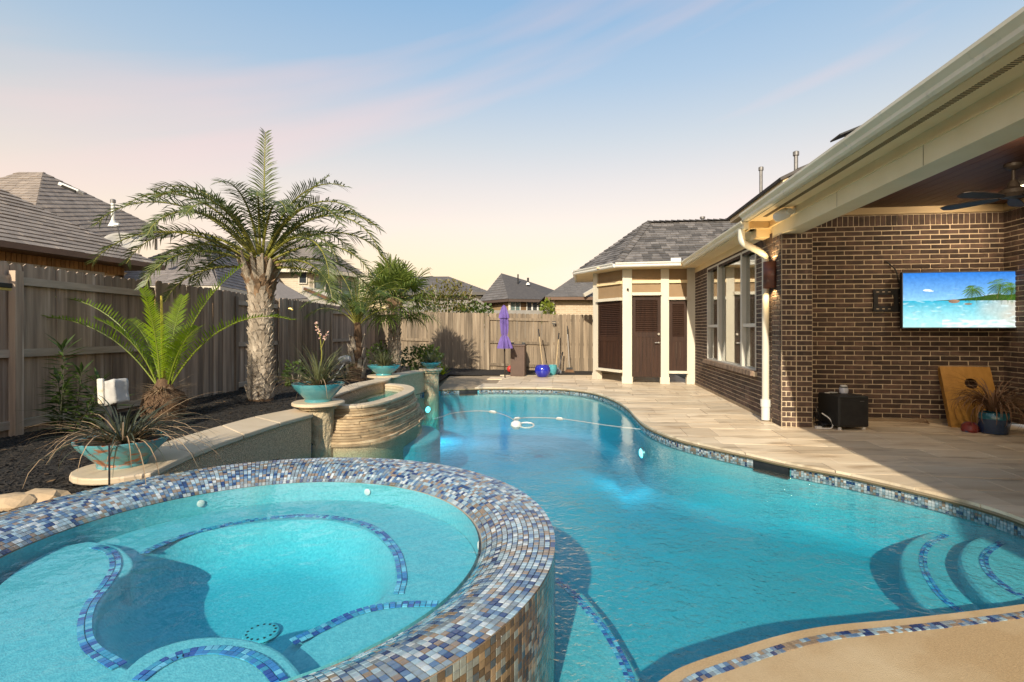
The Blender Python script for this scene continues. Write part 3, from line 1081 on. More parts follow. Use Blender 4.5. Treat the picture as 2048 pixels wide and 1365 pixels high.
# wall behind the spillway and on to the far pillar
f3 = spline([(-2.47, 7.0, 0), (-2.52, 7.5, 0), (-2.50, 8.25, 0), (-2.45, 9.1, 0), (-2.30, 9.75, 0), (-2.36, 10.4, 0), (-2.22, 11.1, 0), (-1.95, 11.95, 0)], 5)
b3 = shift_path(f3, 0.30)
wall2 = thing('spillway_wall', 'low dark wall with pale cap running behind the spillway to the far pillar', 'wall', (-2.5, 9.5, WZ))
MB().prism(ribbon_poly(shift_path(f3, 0.03), shift_path(b3, -0.03)), -1.2, 0.415).build('pebble_face', pebble_wall, wall2)
for a, c in ((0, 9), (9, 18), (18, 27), (27, len(f3) - 1)):
    f2, b2 = f3[a:c + 1], b3[a:c + 1]
    cap_piece([(p.x, p.y) for p in [f2[0].lerp(f2[1], .02)] + f2[1:]] + [(p.x, p.y) for p in ([b2[0].lerp(b2[1], .02)] + b2[1:])[::-1]], 0.415, 0.455, wall2)

def rough_col(c, r, z0, z1, parent, seed):
    b = MB()
    n, m_ = 40, 26
    vs = []
    for j in range(m_ + 1):
        z = z0 + (z1 - z0) * j / m_
        for i in range(n):
            th = 2 * PI * i / n
            p = Vector((math.cos(th) * 3, math.sin(th) * 3, z * 9 + seed))
            rr = r * (1 + 0.05 * mnoise.noise(p) + 0.05 * mnoise.noise(p * 2.3) + 0.03 * mnoise.noise(p * 5))
            vs.append((c[0] + rr * math.cos(th), c[1] + rr * math.sin(th), z))
    fs = [(j * n + i, j * n + (i + 1) % n, (j + 1) * n + (i + 1) % n, (j + 1) * n + i) for j in range(m_) for i in range(n)]
    b.add(vs, fs)
    return b.build('stone_shaft', roughstone, parent, smooth=False)
def pedestal(c, r, zc, rc_, label, seed):
    t = thing('stone_pedestal', label, 'pedestal', (c[0], c[1], WZ), 'stone pedestals along the pool')
    rough_col(c, r, -1.1, zc - 0.045, t, seed)
    MB().lathe((c[0], c[1], 0), [(rc_ - .015, zc - 0.045), (rc_, zc - 0.035), (rc_, zc - 0.01), (rc_ - .015, zc)], 40).build('cap_stone', capstone, t, smooth=True, angle=0.5)
    MB().lathe((c[0], c[1], 0), [(r + 0.05, zc - 0.09), (r + 0.05, zc - 0.0455)], 30).build('cap_bed', roughstone, t, smooth=True)
pedestal((-2.50, 6.78), 0.185, 0.465, 0.325, 'round rough limestone pedestal in front of the spillway basin', 3)
pedestal((-2.56, 10.5), 0.20, 0.475, 0.33, 'round stone pedestal behind the spillway basin under a turquoise bowl', 9)
pedestal((-1.87, 12.08), 0.185, 0.49, 0.275, 'farthest stone pedestal standing at the pool edge by the deck', 15)

# spillway basin of stacked stone strips
spill = thing('spillway_basin', 'curved spillway basin of stacked tan stone strips filled with water', 'fountain', (-2.1, 8.3, WZ))
rim = [(-2.34, 6.93, 0), (-2.12, 6.93, 0), (-1.94, 7.06, 0), (-1.79, 7.41, 0), (-1.68, 8.11, 0), (-1.66, 8.75, 0), (-1.78, 9.23, 0), (-1.99, 9.56, 0), (-2.36, 9.80, 0)]
rims = spline(rim, 8)
NL = 14
ztop = 0.345
for k in range(NL):
    z1b = ztop - k * 0.0335
    flare = 0.012 + 0.20 * (k / NL) ** 1.1
    outer = shift_path(rims, -flare)
    innr = shift_path(rims, -flare + 0.10)
    # each course broken into strips
    L = len(outer)
    i = -(k * 7 % 11)
    while i < L - 1:
        a, c = max(i, 0), min(i + 11 + (k * 5 + i) % 7, L - 1)
        if c > a:
            jt = RND.uniform(-0.022, 0.016)
            seg_o = shift_path(outer, jt)[a:c + 1]
            seg_i = innr[a:c + 1]
            seg_o[0] = seg_o[0].lerp(seg_o[1], 0.02)
            MB().prism(ccw([(p.x, p.y) for p in seg_o] + [(p.x, p.y) for p in seg_i[::-1]]), z1b - 0.0285, z1b).build('stone_strip', ledger_m, spill)
        i = c if c > i else i + 12
core = shift_path(rims, 0.02)
core2 = shift_path(rims, 0.14)
MB().prism(ribbon_poly(shift_path(rims, -0.15), core2), -1.2, -0.12).build('footing', pebble_wall, spill)
MB().prism(ribbon_poly(shift_path(rims, 0.0), core2), -0.12, ztop).build('core_wall', mortar_m, spill)
for a, c in ((0, 13), (13, 26), (26, 39), (39, 52), (52, len(rims) - 1)):
    f2, b2 = shift_path(rims, -0.03)[a:c + 1], shift_path(rims, 0.15)[a:c + 1]
    cap_piece([(p.x, p.y) for p in [f2[0].lerp(f2[1], .03)] + f2[1:]] + [(p.x, p.y) for p in ([b2[0].lerp(b2[1], .03)] + b2[1:])[::-1]], ztop, ztop + 0.042, spill, 'rim_stone')
ins = [Vector((p.x, p.y)) for p in shift_path(rims, 0.10)] + [Vector((-2.50, 9.6)), Vector((-2.56, 8.3)), Vector((-2.50, 7.0))]
darktile = mat('dark_basin_tile', (0.03, 0.045, 0.05), (0.05, 0.07, 0.075), 10, rough=0.3)
MB().prism(ccw(ins), 0.0, 0.14).build('basin_floor', darktile, spill)
MB().prism(ccw(ins), 0.15, 0.325).build('basin_water', spa_water_m, spill)

# ------------------------------------------------------------------ fences
def picket_mesh(wd, hgt, m, seed, dog=True):
    r = random.Random(seed)
    c = 0.028 if dog else 0.0
    t = 0.016
    pr = [(-wd / 2, 0), (wd / 2, 0), (wd / 2, hgt - c - r.uniform(0, .008)), (wd / 2 - c, hgt), (-wd / 2 + c, hgt - r.uniform(0, .006)), (-wd / 2, hgt - c)]
    vs = [(x, -t / 2, z) for x, z in pr] + [(x, t / 2, z) for x, z in pr]
    n = len(pr)
    fs = [tuple(range(n)), tuple(range(2 * n - 1, n - 1, -1))] + [(i, n + i, n + (i + 1) % n, (i + 1) % n) for i in range(n)]
    me = bpy.data.meshes.new('picket')
    me.from_pydata(vs, [], fs)
    me.materials.append(m)
    return me
rail_m = mat('grey_rail', (0.50, 0.41, 0.32), (0.34, 0.275, 0.21), 5, detail=8, rough=0.85, stretch=(0.4, 0.4, 3), bump=0.4, bscale=18, bdist=.006)
def fence(name, label, P0, P1, zt0, zt1, hgt, sections, m, near):
    """sections: list of (length, 'rails' or 'flush'); near: unit normal towards the yard"""
    P0, P1 = Vector(P0), Vector(P1)
    d = (P1 - P0)
    Ltot = d.length
    d.normalize()
    t = thing(name, label, 'fence', P0)
    mes = [picket_mesh(0.1335, hgt + RND.uniform(-.006, .006), m, s) for s in range(6)]
    s = 0.0
    Z = Vector((0, 0, 1))
    for ln, kind in sections:
        off = -0.05 if kind == 'rails' else 0.035
        zt = zt0 + (zt1 - zt0) * min(1, (s + ln / 2) / Ltot)
        s0 = s
        while s < s0 + ln - 0.02 and s < Ltot:
            zj = zt0 + (zt1 - zt0) * s / Ltot + RND.uniform(-.006, .006)
            p = P0 + d * (s + 0.07) + near * (off + RND.uniform(-.003, .003))
            tilt = RND.uniform(-.006, .006)
            ax = (d + Z * tilt).normalized()
            inst('picket', RND.choice(mes), mat_axes(ax, -near, Z, (p.x, p.y, zj - hgt)), t)
            s += 0.1405
        e0, e1 = P0 + d * s0, P0 + d * min(s, Ltot)
        for zr in (hgt - 0.20, hgt * 0.49, 0.18):
            b = MB()
            z0r = zt0 + (zt1 - zt0) * s0 / Ltot - hgt + zr
            z1r = zt0 + (zt1 - zt0) * min(s, Ltot) / Ltot - hgt + zr
            ro = near * (-0.015 if kind == 'rails' else -0.02)
            b.beam(e0 + ro + Z * z0r, e1 + ro + Z * z1r, 0.045, 0.088)
            b.build('rail', rail_m if m is fence_m else m, t)
        b = MB()
        po = near * (0.03 if kind == 'rails' else -0.05)
        b.box(e0 + po + Z * (zt - hgt * 0.5 - 0.1), (0.095, 0.08, hgt + 0.02), (d, near, Z))
        b.build('post', m, t)
    return t
NL_ = Vector((0.9988, -0.049, 0)).normalized()
fy0, fy1 = 1.6, 19.05
secs = [(2.60, 'flush'), (1.45, 'rails'), (2.02, 'rails'), (2.1, 'flush'), (1.7, 'rails'), (2.9, 'flush'), (2.2, 'rails'), (6, 'flush')]
fence('left_fence', 'tall weathered brown picket fence along the mulch bed on the left', (fence_x(fy0), fy0, 0), (fence_x(fy1), fy1, 0), 2.165, 2.05, 1.98, secs, fence_m, NL_)
bd = Vector((2.95 + 4.87, 17.15 - 18.75, 0)).normalized()
NB = Vector((bd.y, -bd.x, 0))
fence('back_fence', 'sunlit bleached picket fence across the back of the yard', (-4.80, 18.70, 0), (3.3, 17.1, 0), 2.04, 1.84, 1.93, [(1.92, 'rails'), (2.05, 'flush'), (2.1, 'rails'), (6, 'flush')], fence_back, NB)
# ------------------------------------------------------------------ the house
ZV = Vector((0, 0, 1))
house = thing('brick_house', 'dark brown brick house with cream eaves and a covered patio on the right', 'house', hp(0, 0.36))
def brick_mesh(seed):
    r = random.Random(seed)
    me = bpy.data.meshes.new('brick')
    j = lambda a: r.uniform(-a, a)
    bx_ = [(-.5, 0, -.5), (.5, 0, -.5), (.5, 0, .5), (-.5, 0, .5)]
    c = 0.03
    fr = [(-.5 + c * .3 + j(.012), .8, -.5 + c + j(.05)), (.5 - c * .3 + j(.012), .8, -.5 + c + j(.05)), (.5 - c * .3 + j(.012), .8, .5 - c + j(.05)), (-.5 + c * .3 + j(.012), .8, .5 - c + j(.05))]
    tp = [(x * .985, 1.0 + j(.1), z * .86) for x, y, z in fr]
    fs = [(a, b_, b_ + 4, a + 4) for a, b_ in ((1, 0), (2, 1), (3, 2), (0, 3))]
    fs = [(0, 1, 5, 4)[::-1], (1, 2, 6, 5)[::-1], (2, 3, 7, 6)[::-1], (3, 0, 4, 7)[::-1]] + [(4, 5, 9, 8)[::-1], (5, 6, 10, 9)[::-1], (6, 7, 11, 10)[::-1], (7, 4, 8, 11)[::-1], (8, 9, 10, 11)[::-1]]
    me.from_pydata(bx_ + fr + tp, [], fs)
    me.materials.append(brick_m)
    return me
BR = [brick_mesh(s) for s in range(8)]
BRICKS = []            # (screen area, wall part, matrix, mesh)
CP, BL, JT = 0.0725, 0.264, 0.0135
def add_brick(part, P, d, nrm, s, z, ln, ht, dep=0.010):
    c = P + d * s + ZV * z + nrm * 0.0
    m = mat_axes(d, nrm, ZV, c, (ln, dep, ht))
    q = [c + d * (a * ln / 2) + ZV * (b_ * ht / 2) for a, b_ in ((-1, -1), (1, -1), (1, 1), (-1, 1))]
    BRICKS.append((scr_area(q), part, m, RND.choice(BR)))
def brick_wall(name, P, d, nrm, length, z0, z1, openings=(), th=0.10, soldier=0.0, first=0.5, pattern=None):
    b = MB()
    # mortar body, split round the openings
    xs = sorted({0.0, length} | {o_[0] for o_ in openings} | {o_[1] for o_ in openings})
    for a, c in zip(xs, xs[1:]):
        m_ = (a + c) / 2
        zz = [z0]
        for o_ in openings:
            if o_[0] <= m_ <= o_[1]:
                zz += [o_[2], o_[3]]
        zz.append(z1)
        for k in range(0, len(zz), 2):
            b.box(P + d * m_ - nrm * (th / 2) + ZV * ((zz[k] + zz[k + 1]) / 2), (c - a, th, zz[k + 1] - zz[k]), (d, nrm, ZV))
    part = b.build(name, mortar_m, house)
    zt = z1 - soldier
    nrow = int(round((zt - z0) / CP))
    cp = (zt - z0) / nrow
    for k in range(nrow):
        z = z0 + (k + .5) * cp
        if pattern:
            s = 0.0
            for ln in pattern[k % len(pattern)]:
                ln2 = ln * length
                add_brick(part, P, d, nrm, s + ln2 / 2, z, ln2 - JT * 1.2, cp - JT)
                s += ln2
            continue
        segs = [(0.0, length)]
        for o_ in openings:
            if o_[2] - 0.02 < z < o_[3] + 0.0:
                ns = []
                for a, c in segs:
                    if o_[1] <= a or o_[0] >= c:
                        ns.append((a, c))
                    else:
                        if o_[0] > a:
                            ns.append((a, o_[0]))
                        if o_[1] < c:
                            ns.append((o_[1], c))
                segs = ns
        s0_ = -first * BL * (k % 2) + RND.uniform(-.012, .012)
        for a, c in segs:
            s = s0_
            while s < c:
                e = s + BL
                x0, x1 = max(s, a), min(e, c)
                if x1 - x0 > 0.035:
                    add_brick(part, P, d, nrm, (x0 + x1) / 2, z + RND.uniform(-.0015, .0015), x1 - x0 - JT + RND.uniform(-.003, .003), cp - JT + RND.uniform(-.002, .002))
                s = e
    if soldier:
        n_ = int(length / 0.0745)
        pw = length / n_
        for k in range(n_):
            add_brick(part, P, d, nrm, (k + .5) * pw, z1 - soldier / 2, pw - JT, soldier - JT)
    return part
WIN = [(1.07, 1.87), (1.87, 3.50), (3.50, 4.46)]
# window wall (runs away from the camera), pier, patio wall, side wall
brick_wall('window_wall', hp(0, 0.36), U, -V, 5.40, 0.045, 2.84, [(1.07 - .36, 4.46 - .36, 0.70, 2.75)], soldier=0.17)
MB().box(hp(0.04, 3.06, 0.02), (0.12, 5.42, 0.06), (V, U, ZV)).build('foundation_edge', joint_m, house)
brick_wall('pier', hp(0, 0), V, -U, 0.415, 0.0, 2.755, th=0.1, pattern=[(.15, .16, .17, .52), (.48, .17, .16, .19)])
brick_wall('pier', hp(0, 0.36), -U, -V, 0.36, 0.0, 2.755, th=0.1, pattern=[(.3, .7), (.65, .35)])
MB().box(hp(0.30, 0.36, 1.377), (0.23, 0.6, 2.75), (V, U, ZV)).build('pier_core', mortar_m, house)
brick_wall('patio_wall', hp(0.36, 0.68), V, -U, 2.97, 0.05, 3.12, soldier=0.165)
MB().box(hp(1.85, 0.70, 0.02), (3.0, 0.09, 0.06), (V, U, ZV)).build('foundation_edge', joint_m, house)
brick_wall('side_wall', hp(3.33, 0.68), -U, -V, 2.6, 0.05, 3.12, soldier=0.165)
MB().box(hp(3.40, -9.0, 1.6), (0.12, 14.0, 3.2), (V, U, ZV)).build('side_wall_rear', mortar_m, house)
# rowlock sill under the window
sillp = MB().box(hp(-0.01, 2.765, 0.66), (0.10, 3.50, 0.07), (V, U, ZV)).build('window_sill', mortar_m, house)
sill_m = mat('sill_brick', (0.27, 0.19, 0.13), (0.16, 0.11, 0.08), 14, rough=0.85, bump=0.5, bscale=60, rand=0.25)
for k in range(46):
    u_ = 1.04 + (k + .5) * 0.0752
    b = MB()
    b.box(hp(-0.045, u_, 0.672), (0.13, 0.064, 0.082), (V, U, ZV))
    b.build('sill_brick', sill_m, sillp)
# largest bricks as bricks of their own, the rest joined per wall
BRICKS.sort(key=lambda t: -t[0])
rest = {}
for i, (ar, part, m4, me) in enumerate(BRICKS):
    if i < 296:
        inst('brick', me, m4, part)
    else:
        b = rest.setdefault(part.name, (part, MB()))[1]
        k = RND.uniform(.62, 1.38)
        b.add([m4 @ v_.co for v_ in me.vertices], [tuple(p.vertices) for p in me.polygons], 0, (k, k, k))
brick_rest = mat('dark_brick_rest', (1, 1, 1), None, attr=True, rough=0.85)
def brickify(m, src):
    """the same brick colouring, varied by the per-brick value"""
    t = m.node_tree
    t.nodes.clear()
    L = t.links.new
    out = t.nodes.new('ShaderNodeOutputMaterial')
    p = t.nodes.new('ShaderNodeBsdfPrincipled')
    p.inputs['Roughness'].default_value = 0.85
    L(p.outputs[0], out.inputs[0])
    geo = t.nodes.new('ShaderNodeNewGeometry')
    n1 = t.nodes.new('ShaderNodeTexNoise')
    n1.inputs['Scale'].default_value = 9
    L(geo.outputs['Position'], n1.inputs[0])
    n2 = t.nodes.new('ShaderNodeTexNoise')
    n2.inputs['Scale'].default_value = 14
    n2.inputs['Detail'].default_value = 5
    L(geo.outputs['Position'], n2.inputs[0])
    def mx(f, a, b_, bl='MIX'):
        n_ = t.nodes.new('ShaderNodeMix')
        n_.data_type = 'RGBA'
        n_.blend_type = bl
        if hasattr(f, 'links'):
            L(f, n_.inputs[0])
        else:
            n_.inputs[0].default_value = f
        for i, q in ((6, a), (7, b_)):
            if hasattr(q, 'links'):
                L(q, n_.inputs[i])
            else:
                n_.inputs[i].default_value = (*q, 1)
        return n_.outputs[2]
    def mr(x, a, b_):
        n_ = t.nodes.new('ShaderNodeMapRange')
        L(x, n_.inputs[0])
        n_.inputs[1].default_value = a
        n_.inputs[2].default_value = b_
        return n_.outputs[0]
    base = mx(mr(n1.outputs[0], .35, .65), (0.105, 0.063, 0.045), (0.056, 0.036, 0.028))
    base = mx(mr(n2.outputs[0], .62, .85), base, (0.20, 0.135, 0.10))
    vc = t.nodes.new('ShaderNodeVertexColor')
    vc.layer_name = 'Col'
    base = mx(1.0, base, vc.outputs[0], 'MULTIPLY')
    L(base, p.inputs['Base Color'])
    bp = t.nodes.new('ShaderNodeBump')
    bp.inputs['Strength'].default_value = 0.5
    bp.inputs['Distance'].default_value = 0.006
    n3 = t.nodes.new('ShaderNodeTexNoise')
    n3.inputs['Scale'].default_value = 90
    L(geo.outputs['Position'], n3.inputs[0])
    L(n3.outputs[0], bp.inputs['Height'])
    L(bp.outputs[0], p.inputs['Normal'])
brickify(brick_rest, brick_m)
for part, b in rest.values():
    b.build('brickwork', brick_rest, part, kind='stuff')

# windows
def glass_mat(name, tint, ior, rough=0.01):
    m = bpy.data.materials.new(name)
    m.use_nodes = True
    t = m.node_tree
    t.nodes.clear()
    L = t.links.new
    out = t.nodes.new('ShaderNodeOutputMaterial')
    tr = t.nodes.new('ShaderNodeBsdfTransparent')
    tr.inputs[0].default_value = (*tint, 1)
    gl = t.nodes.new('ShaderNodeBsdfGlossy')
    gl.inputs['Roughness'].default_value = rough
    mx = t.nodes.new('ShaderNodeMixShader')
    L(schlick(t, ior, None, 2.2), mx.inputs[0])
    L(tr.outputs[0], mx.inputs[1])
    L(gl.outputs[0], mx.inputs[2])
    L(mx.outputs[0], out.inputs[0])
    return m
glass_m = glass_mat('window_glass', (0.88, 0.90, 0.84), 0.16)
frame_m = mat('vinyl_frame', (0.60, 0.57, 0.50), (0.56, 0.53, 0.46), 5, rough=0.4)
blind_m = mat('window_blind', (0.78, 0.72, 0.58), (0.74, 0.68, 0.54), 4, rough=0.6)
for wi, (u0, u1) in enumerate(WIN):
    wnd = MB()
    z0, z1 = 0.72, 2.745
    fw = 0.036
    for a, c in (((u0 + .02, z0), (u1 - .02, z0)), ((u0 + .02, z1), (u1 - .02, z1))):
        wnd.beam(hp(0.03, a[0], a[1]), hp(0.03, c[0], c[1]), 0.09, fw)
    for uu in (u0 + .025, u1 - .025):
        wnd.box(hp(0.03, uu, (z0 + z1) / 2), (0.094, fw, z1 - z0 - .002), (V, U, ZV))
    win = wnd.build('window', frame_m, house)
    if wi != 1:
        b = MB().box(hp(0.035, (u0 + u1) / 2, 1.46), (0.07, u1 - u0 - 2 * fw, 0.06), (V, U, ZV))
        b.build('meeting_rail', frame_m, win)
        for za, zc in ((z0 + .02, 1.43), (1.49, z1 - .02)):
            MB().box(hp(0.055, (u0 + u1) / 2, (za + zc) / 2), (0.006, u1 - u0 - 2 * fw, zc - za), (V, U, ZV)).build('pane', glass_m, win)
    else:
        MB().box(hp(0.055, (u0 + u1) / 2, (z0 + z1) / 2), (0.006, u1 - u0 - 2 * fw, z1 - z0 - .04), (V, U, ZV)).build('pane', glass_m, win)
    zb0 = 0.76
    b = MB()
    z = z1 - 0.05
    while z > zb0:
        b.box(hp(0.10, (u0 + u1) / 2, z), (0.046, u1 - u0 - .13, 0.004), (V * .45 + ZV * .893, U, ZV * .45 - V * .893))
        z -= 0.042
    b.build('blind', blind_m, win)
room_m = mat('room_plaster', (0.42, 0.36, 0.25), (0.38, 0.32, 0.22), 2, rough=0.9)
b = MB()
b.box(hp(2.6, 2.9, 1.45), (0.05, 4.2, 2.9), (V, U, ZV))
b.box(hp(1.35, 5.0, 1.45), (2.5, 0.05, 2.9), (V, U, ZV))
b.box(hp(1.35, 0.82, 1.45), (2.5, 0.05, 2.9), (V, U, ZV))
b.box(hp(1.35, 2.9, 0.02), (2.5, 4.2, 0.04), (V, U, ZV))
b.box(hp(1.35, 2.9, 2.83), (2.5, 4.2, 0.04), (V, U, ZV))
b.build('inner_room', room_m, house)

# eaves over the window wall
def sweep(name, prof, u0, u1, m, parent=house, uo=U, cap=True):
    """(v, z) profile swept along the wall"""
    n_ = len(prof)
    vs = [hp(v_, u0, z_) for v_, z_ in prof] + [hp(v_, u1, z_) for v_, z_ in prof]
    fs = [(i, (i + 1) % n_, n_ + (i + 1) % n_, n_ + i) for i in range(n_)]
    fs += [tuple(range(n_))[::-1], tuple(range(n_, 2 * n_))]
    return MB().add(vs, fs).build(name, m, parent)
def gutter_prof(v0, zt, s=0.115):
    """K-style gutter hung at v0 (its back), top zt"""
    return [(v0, zt), (v0, zt - s), (v0 - .055, zt - s), (v0 - .075, zt - s * .82), (v0 - .075, zt - s * .55), (v0 - .10, zt - s * .35), (v0 - .115, zt - s * .22),
            (v0 - .115, zt), (v0 - .105, zt), (v0 - .10, zt - .02), (v0 - .01, zt - .02), (v0 - .008, zt)]
sweep('frieze_board', [(-0.025, 2.80), (0.0, 2.80), (0.0, 2.915), (-0.025, 2.915)], 0.62, 5.74, cream)
sweep('soffit', [(-0.30, 2.915), (0.02, 2.915), (0.02, 2.93), (-0.30, 2.93)], 0.42, 5.56, cream)
sweep('fascia', [(-0.325, 2.90), (-0.30, 2.90), (-0.30, 3.03), (-0.325, 3.03)], 0.42, 5.50, cream)
sweep('gutter', gutter_prof(-0.326, 3.035), 0.40, 5.42, gutter_m)
# eaves and beam of the patio
UF = -16.0
sweep('patio_beam', [(0.0, 2.757), (0.26, 2.757), (0.26, 3.20), (0.0, 3.20)], 0.70, UF, cream_beam := mat('cream_beam', (0.80, 0.69, 0.47), (0.74, 0.63, 0.41), 2.5, rough=0.55, bump=0.08, bscale=30))
sweep('beam_trim', [(-0.02, 2.930), (-0.001, 2.930), (-0.001, 2.955), (-0.02, 2.955)], 0.44, UF, cream)
sweep('frieze_board', [(-0.012, 2.956), (-0.001, 2.956), (-0.001, 3.03), (-0.012, 3.03)], 0.44, UF, cream)
sof = sweep('soffit', [(-0.31, 3.03), (0.0, 3.03), (0.0, 3.045), (-0.31, 3.045)], 0.44, UF, cream)
sweep('fascia', [(-0.335, 3.015), (-0.31, 3.015), (-0.31, 3.14), (-0.335, 3.14)], 0.44, UF, cream)
sweep('gutter', gutter_prof(-0.336, 3.145, 0.12), 0.46, UF, gutter_m)
sweep('drip_edge', [(-0.40, 3.142), (-0.30, 3.142), (-0.30, 3.156), (-0.40, 3.15)], 0.46, UF, white_m)
# slots of the soffit vent
slot_m = mat('vent_slot', (0.20, 0.15, 0.08), rough=0.8)
vs_ = MB()
u = 0.1
while u > -5.2:
    vs_.box(hp(-0.19, u, 3.0285), (0.06, 0.011, 0.004), (V, U, ZV))
    u -= 0.027
vs_.build('vent_slots', slot_m, sof, kind='stuff')
for u_ in (-1.65, -3.15, -4.9):
    MB().box(hp(-0.0015, u_, 2.845), (0.002, 0.004, 0.17), (V, U, ZV)).build('board_joint', slot_m, house)
# the return box where the two eaves meet
MB().box(hp(-0.16, 0.56, 3.0), (0.33, 0.22, 0.17), (V, U, ZV)).build('eave_return', cream, house)
MB().box(hp(-0.10, 0.60, 2.85), (0.20, 0.30, 0.13), (V, U, ZV)).build('eave_return', cream, house)
# ceiling of boards and crown trim
ceil = MB().box(hp(2.1, -7.6, 3.26), (3.9, 16.6, 0.03), (V, U, ZV)).build('ceiling', ceil_m, house)
for k in range(20):
    v_ = 0.36 + k * 0.15
    if v_ > 3.3:
        break
    MB().box(hp(v_, -4.9, 3.239), (0.144, 11.1, 0.012), (V, U, ZV)).build('ceiling_board', ceil_m, ceil)
MB().box(hp(1.85, 0.655, 3.178), (3.0, 0.03, 0.105), (V, U, ZV)).build('crown_trim', tan_trim := mat('tan_trim', (0.50, 0.36, 0.19), (0.46, 0.33, 0.17), 4, rough=0.6), house)
MB().box(hp(3.315, -1.2, 3.178), (0.03, 3.68, 0.105), (V, U, ZV)).build('crown_trim', tan_trim, house)
MB().box(hp(1.85, 0.74, 3.2), (3.4, 0.06, 0.30), (V, U, ZV)).build('wall_plate', cream, house)
MB().box(hp(3.40, -1.0, 3.2), (0.08, 3.6, 0.30), (V, U, ZV)).build('wall_plate', cream, house)
# shingled roof over the patio and the higher roof behind it
roof_m = mat('grey_shingle', (0.15, 0.135, 0.125), (0.10, 0.09, 0.085), 6, rough=0.9, rand=0.5, bump=0.7, bscale=160, bdist=0.006)
roof_rest = mat('grey_shingle_field', (1, 1, 1), (0.7, 0.7, 0.72), 6, attr=True, rough=0.9, bump=0.6, bscale=120, bdist=0.006)
sweep('patio_roof', [(-0.40, 3.156), (1.6, 4.10), (1.6, 4.06), (-0.38, 3.142)], 0.46, UF, roof_m)
sweep('upper_eave', [(1.0, 4.16), (1.7, 4.16), (1.7, 4.30), (1.0, 4.30)], 6.4, 2.75, cream)
sweep('upper_roof', [(0.93, 4.30), (4.5, 6.0), (4.5, 5.9), (0.95, 4.25)], 6.5, 2.7, roof_m)
sweep('eave_roof', [(-0.33, 3.04), (1.0, 3.85), (1.0, 3.80), (-0.31, 3.025)], 5.6, 0.46, roof_m)
# pipes and vents on the roof
def roof_pipe(px, pyb, pyt, v_, r, label):
    import_u = None
    d = Vector(((px - CXP) / FPX, 1.0, 0))
    base = hp(v_, 0)
    den = d.x * U.y - d.y * U.x
    t_ = (base.x * U.y - base.y * U.x) / den
    X, Y = d.x * t_, t_
    zt = CAMZ + (HYP - pyt) * Y / FPX
    zb_ = CAMZ + (HYP - pyb) * Y / FPX
    th_ = thing('vent_pipe', label, 'vent pipe', (X, Y, zb_ - 0.3), 'vent pipes on our roof')
    MB().tube([(X, Y, zb_ - 0.6), (X, Y, zt)], r, 10).build('pipe', galv_m, th_, smooth=True)
    MB().lathe((X, Y, 0), [(r * 1.5, zt - .02), (r * 1.5, zt + .07), (r * .6, zt + .09)], 12).build('cap', galv_m, th_, smooth=True)
galv_m = mat('galvanised_grey', (0.22, 0.21, 0.20), (0.17, 0.16, 0.155), 8, rough=0.5, metal=0.5)
roof_pipe(1522, 390, 340, 2.2, 0.045, 'tall thin grey vent pipe standing farthest left on the roof')
roof_pipe(1592, 345, 310, 2.2, 0.045, 'thin grey vent pipe beside the lower black roof plates')
def solar(px, py, v_, s, label):
    d = Vector(((px - CXP) / FPX, 1.0, 0))
    base = hp(v_, 0)
    den = d.x * U.y - d.y * U.x
    Y = (base.x * U.y - base.y * U.x) / den
    P = Vector((d.x * Y, Y, CAMZ + (HYP - py) * Y / FPX))
    t = thing('roof_solar_fan', label, 'roof vent', P, 'solar vents on our roof')
    ax = (V * .93 + ZV * .36).normalized()
    nz_ = ax.cross(U).normalized()
    MB().box(P, (0.42 * s, 0.40 * s, 0.03), (ax, U, nz_)).build('panel', black_m, t)
    MB().box(P - ZV * .14 * s + V * 0.05 * s, (0.36 * s, 0.36 * s, 0.06), (ax, U, nz_)).build('base', black_m, t)
    MB().beam(P - ZV * .4 * s, P, 0.03, 0.03, up=U).build('bracket', galv_m, t)
solar(1692, 268, 2.2, 1.0, 'upper black tilted plate vent on the roof above the gutter')
solar(1606, 336, 2.2, 0.95, 'lower black tilted plate vent on the roof by the thin pipe')

# downspout
ds = MB()
path = [hp(-0.385, 0.56, 2.93), hp(-0.385, 0.56, 2.80), hp(-0.36, 0.545, 2.72), hp(-0.26, 0.52, 2.65), hp(-0.15, 0.49, 2.58), hp(-0.075, 0.47, 2.50), hp(-0.065, 0.46, 2.40), hp(-0.065, 0.46, 0.22)]
ds.tube(spline(path[:7], 4) + [path[7]], 0.052, 12)
ds.build('downspout', white_cream := mat('downspout_enamel', (0.64, 0.60, 0.50), (0.60, 0.56, 0.46), 3, rough=0.4), house, smooth=True)
MB().lathe(hp(-0.065, 0.46, 0), [(0.062, 0.02), (0.062, 0.22), (0.072, 0.22), (0.072, 0.33), (0.062, 0.33)], 16).build('drain_boot', white_m, house, smooth=True, angle=.5)
# ------------------------------------------------------------------ cabana
cab = thing('pool_cabana', 'cream cabana with brown louvred door and angled corner bay beside the house', 'cabana', hp(-1.0, 6.2))
CU = 5.80
def cpost(P, d, nrm, wd, z1, name='post'):
    b = MB()
    b.box(P + ZV * (z1 / 2) - nrm * .07, (wd, 0.14, z1), (d, nrm, ZV))
    o = b.build(name, cream_lt, cab)
    MB().box(P + ZV * 0.085 - nrm * .068, (wd + 0.03, 0.17, 0.17), (d, nrm, ZV)).build('post_base', cream_lt, o)
    return o
cpost(hp(-1.68, CU), V, -U, 0.235, 2.95)
cpost(hp(-0.74, CU), V, -U, 0.20, 2.95)
cpost(hp(-0.095, CU), V, -U, 0.20, 2.95)
A0, A1 = hp(-2.46, 6.83), hp(-1.80, 5.86)
ad = (A1 - A0).normalized()
an = Vector((ad.y, -ad.x, 0))
if an.dot(-U) < 0:
    an = -an
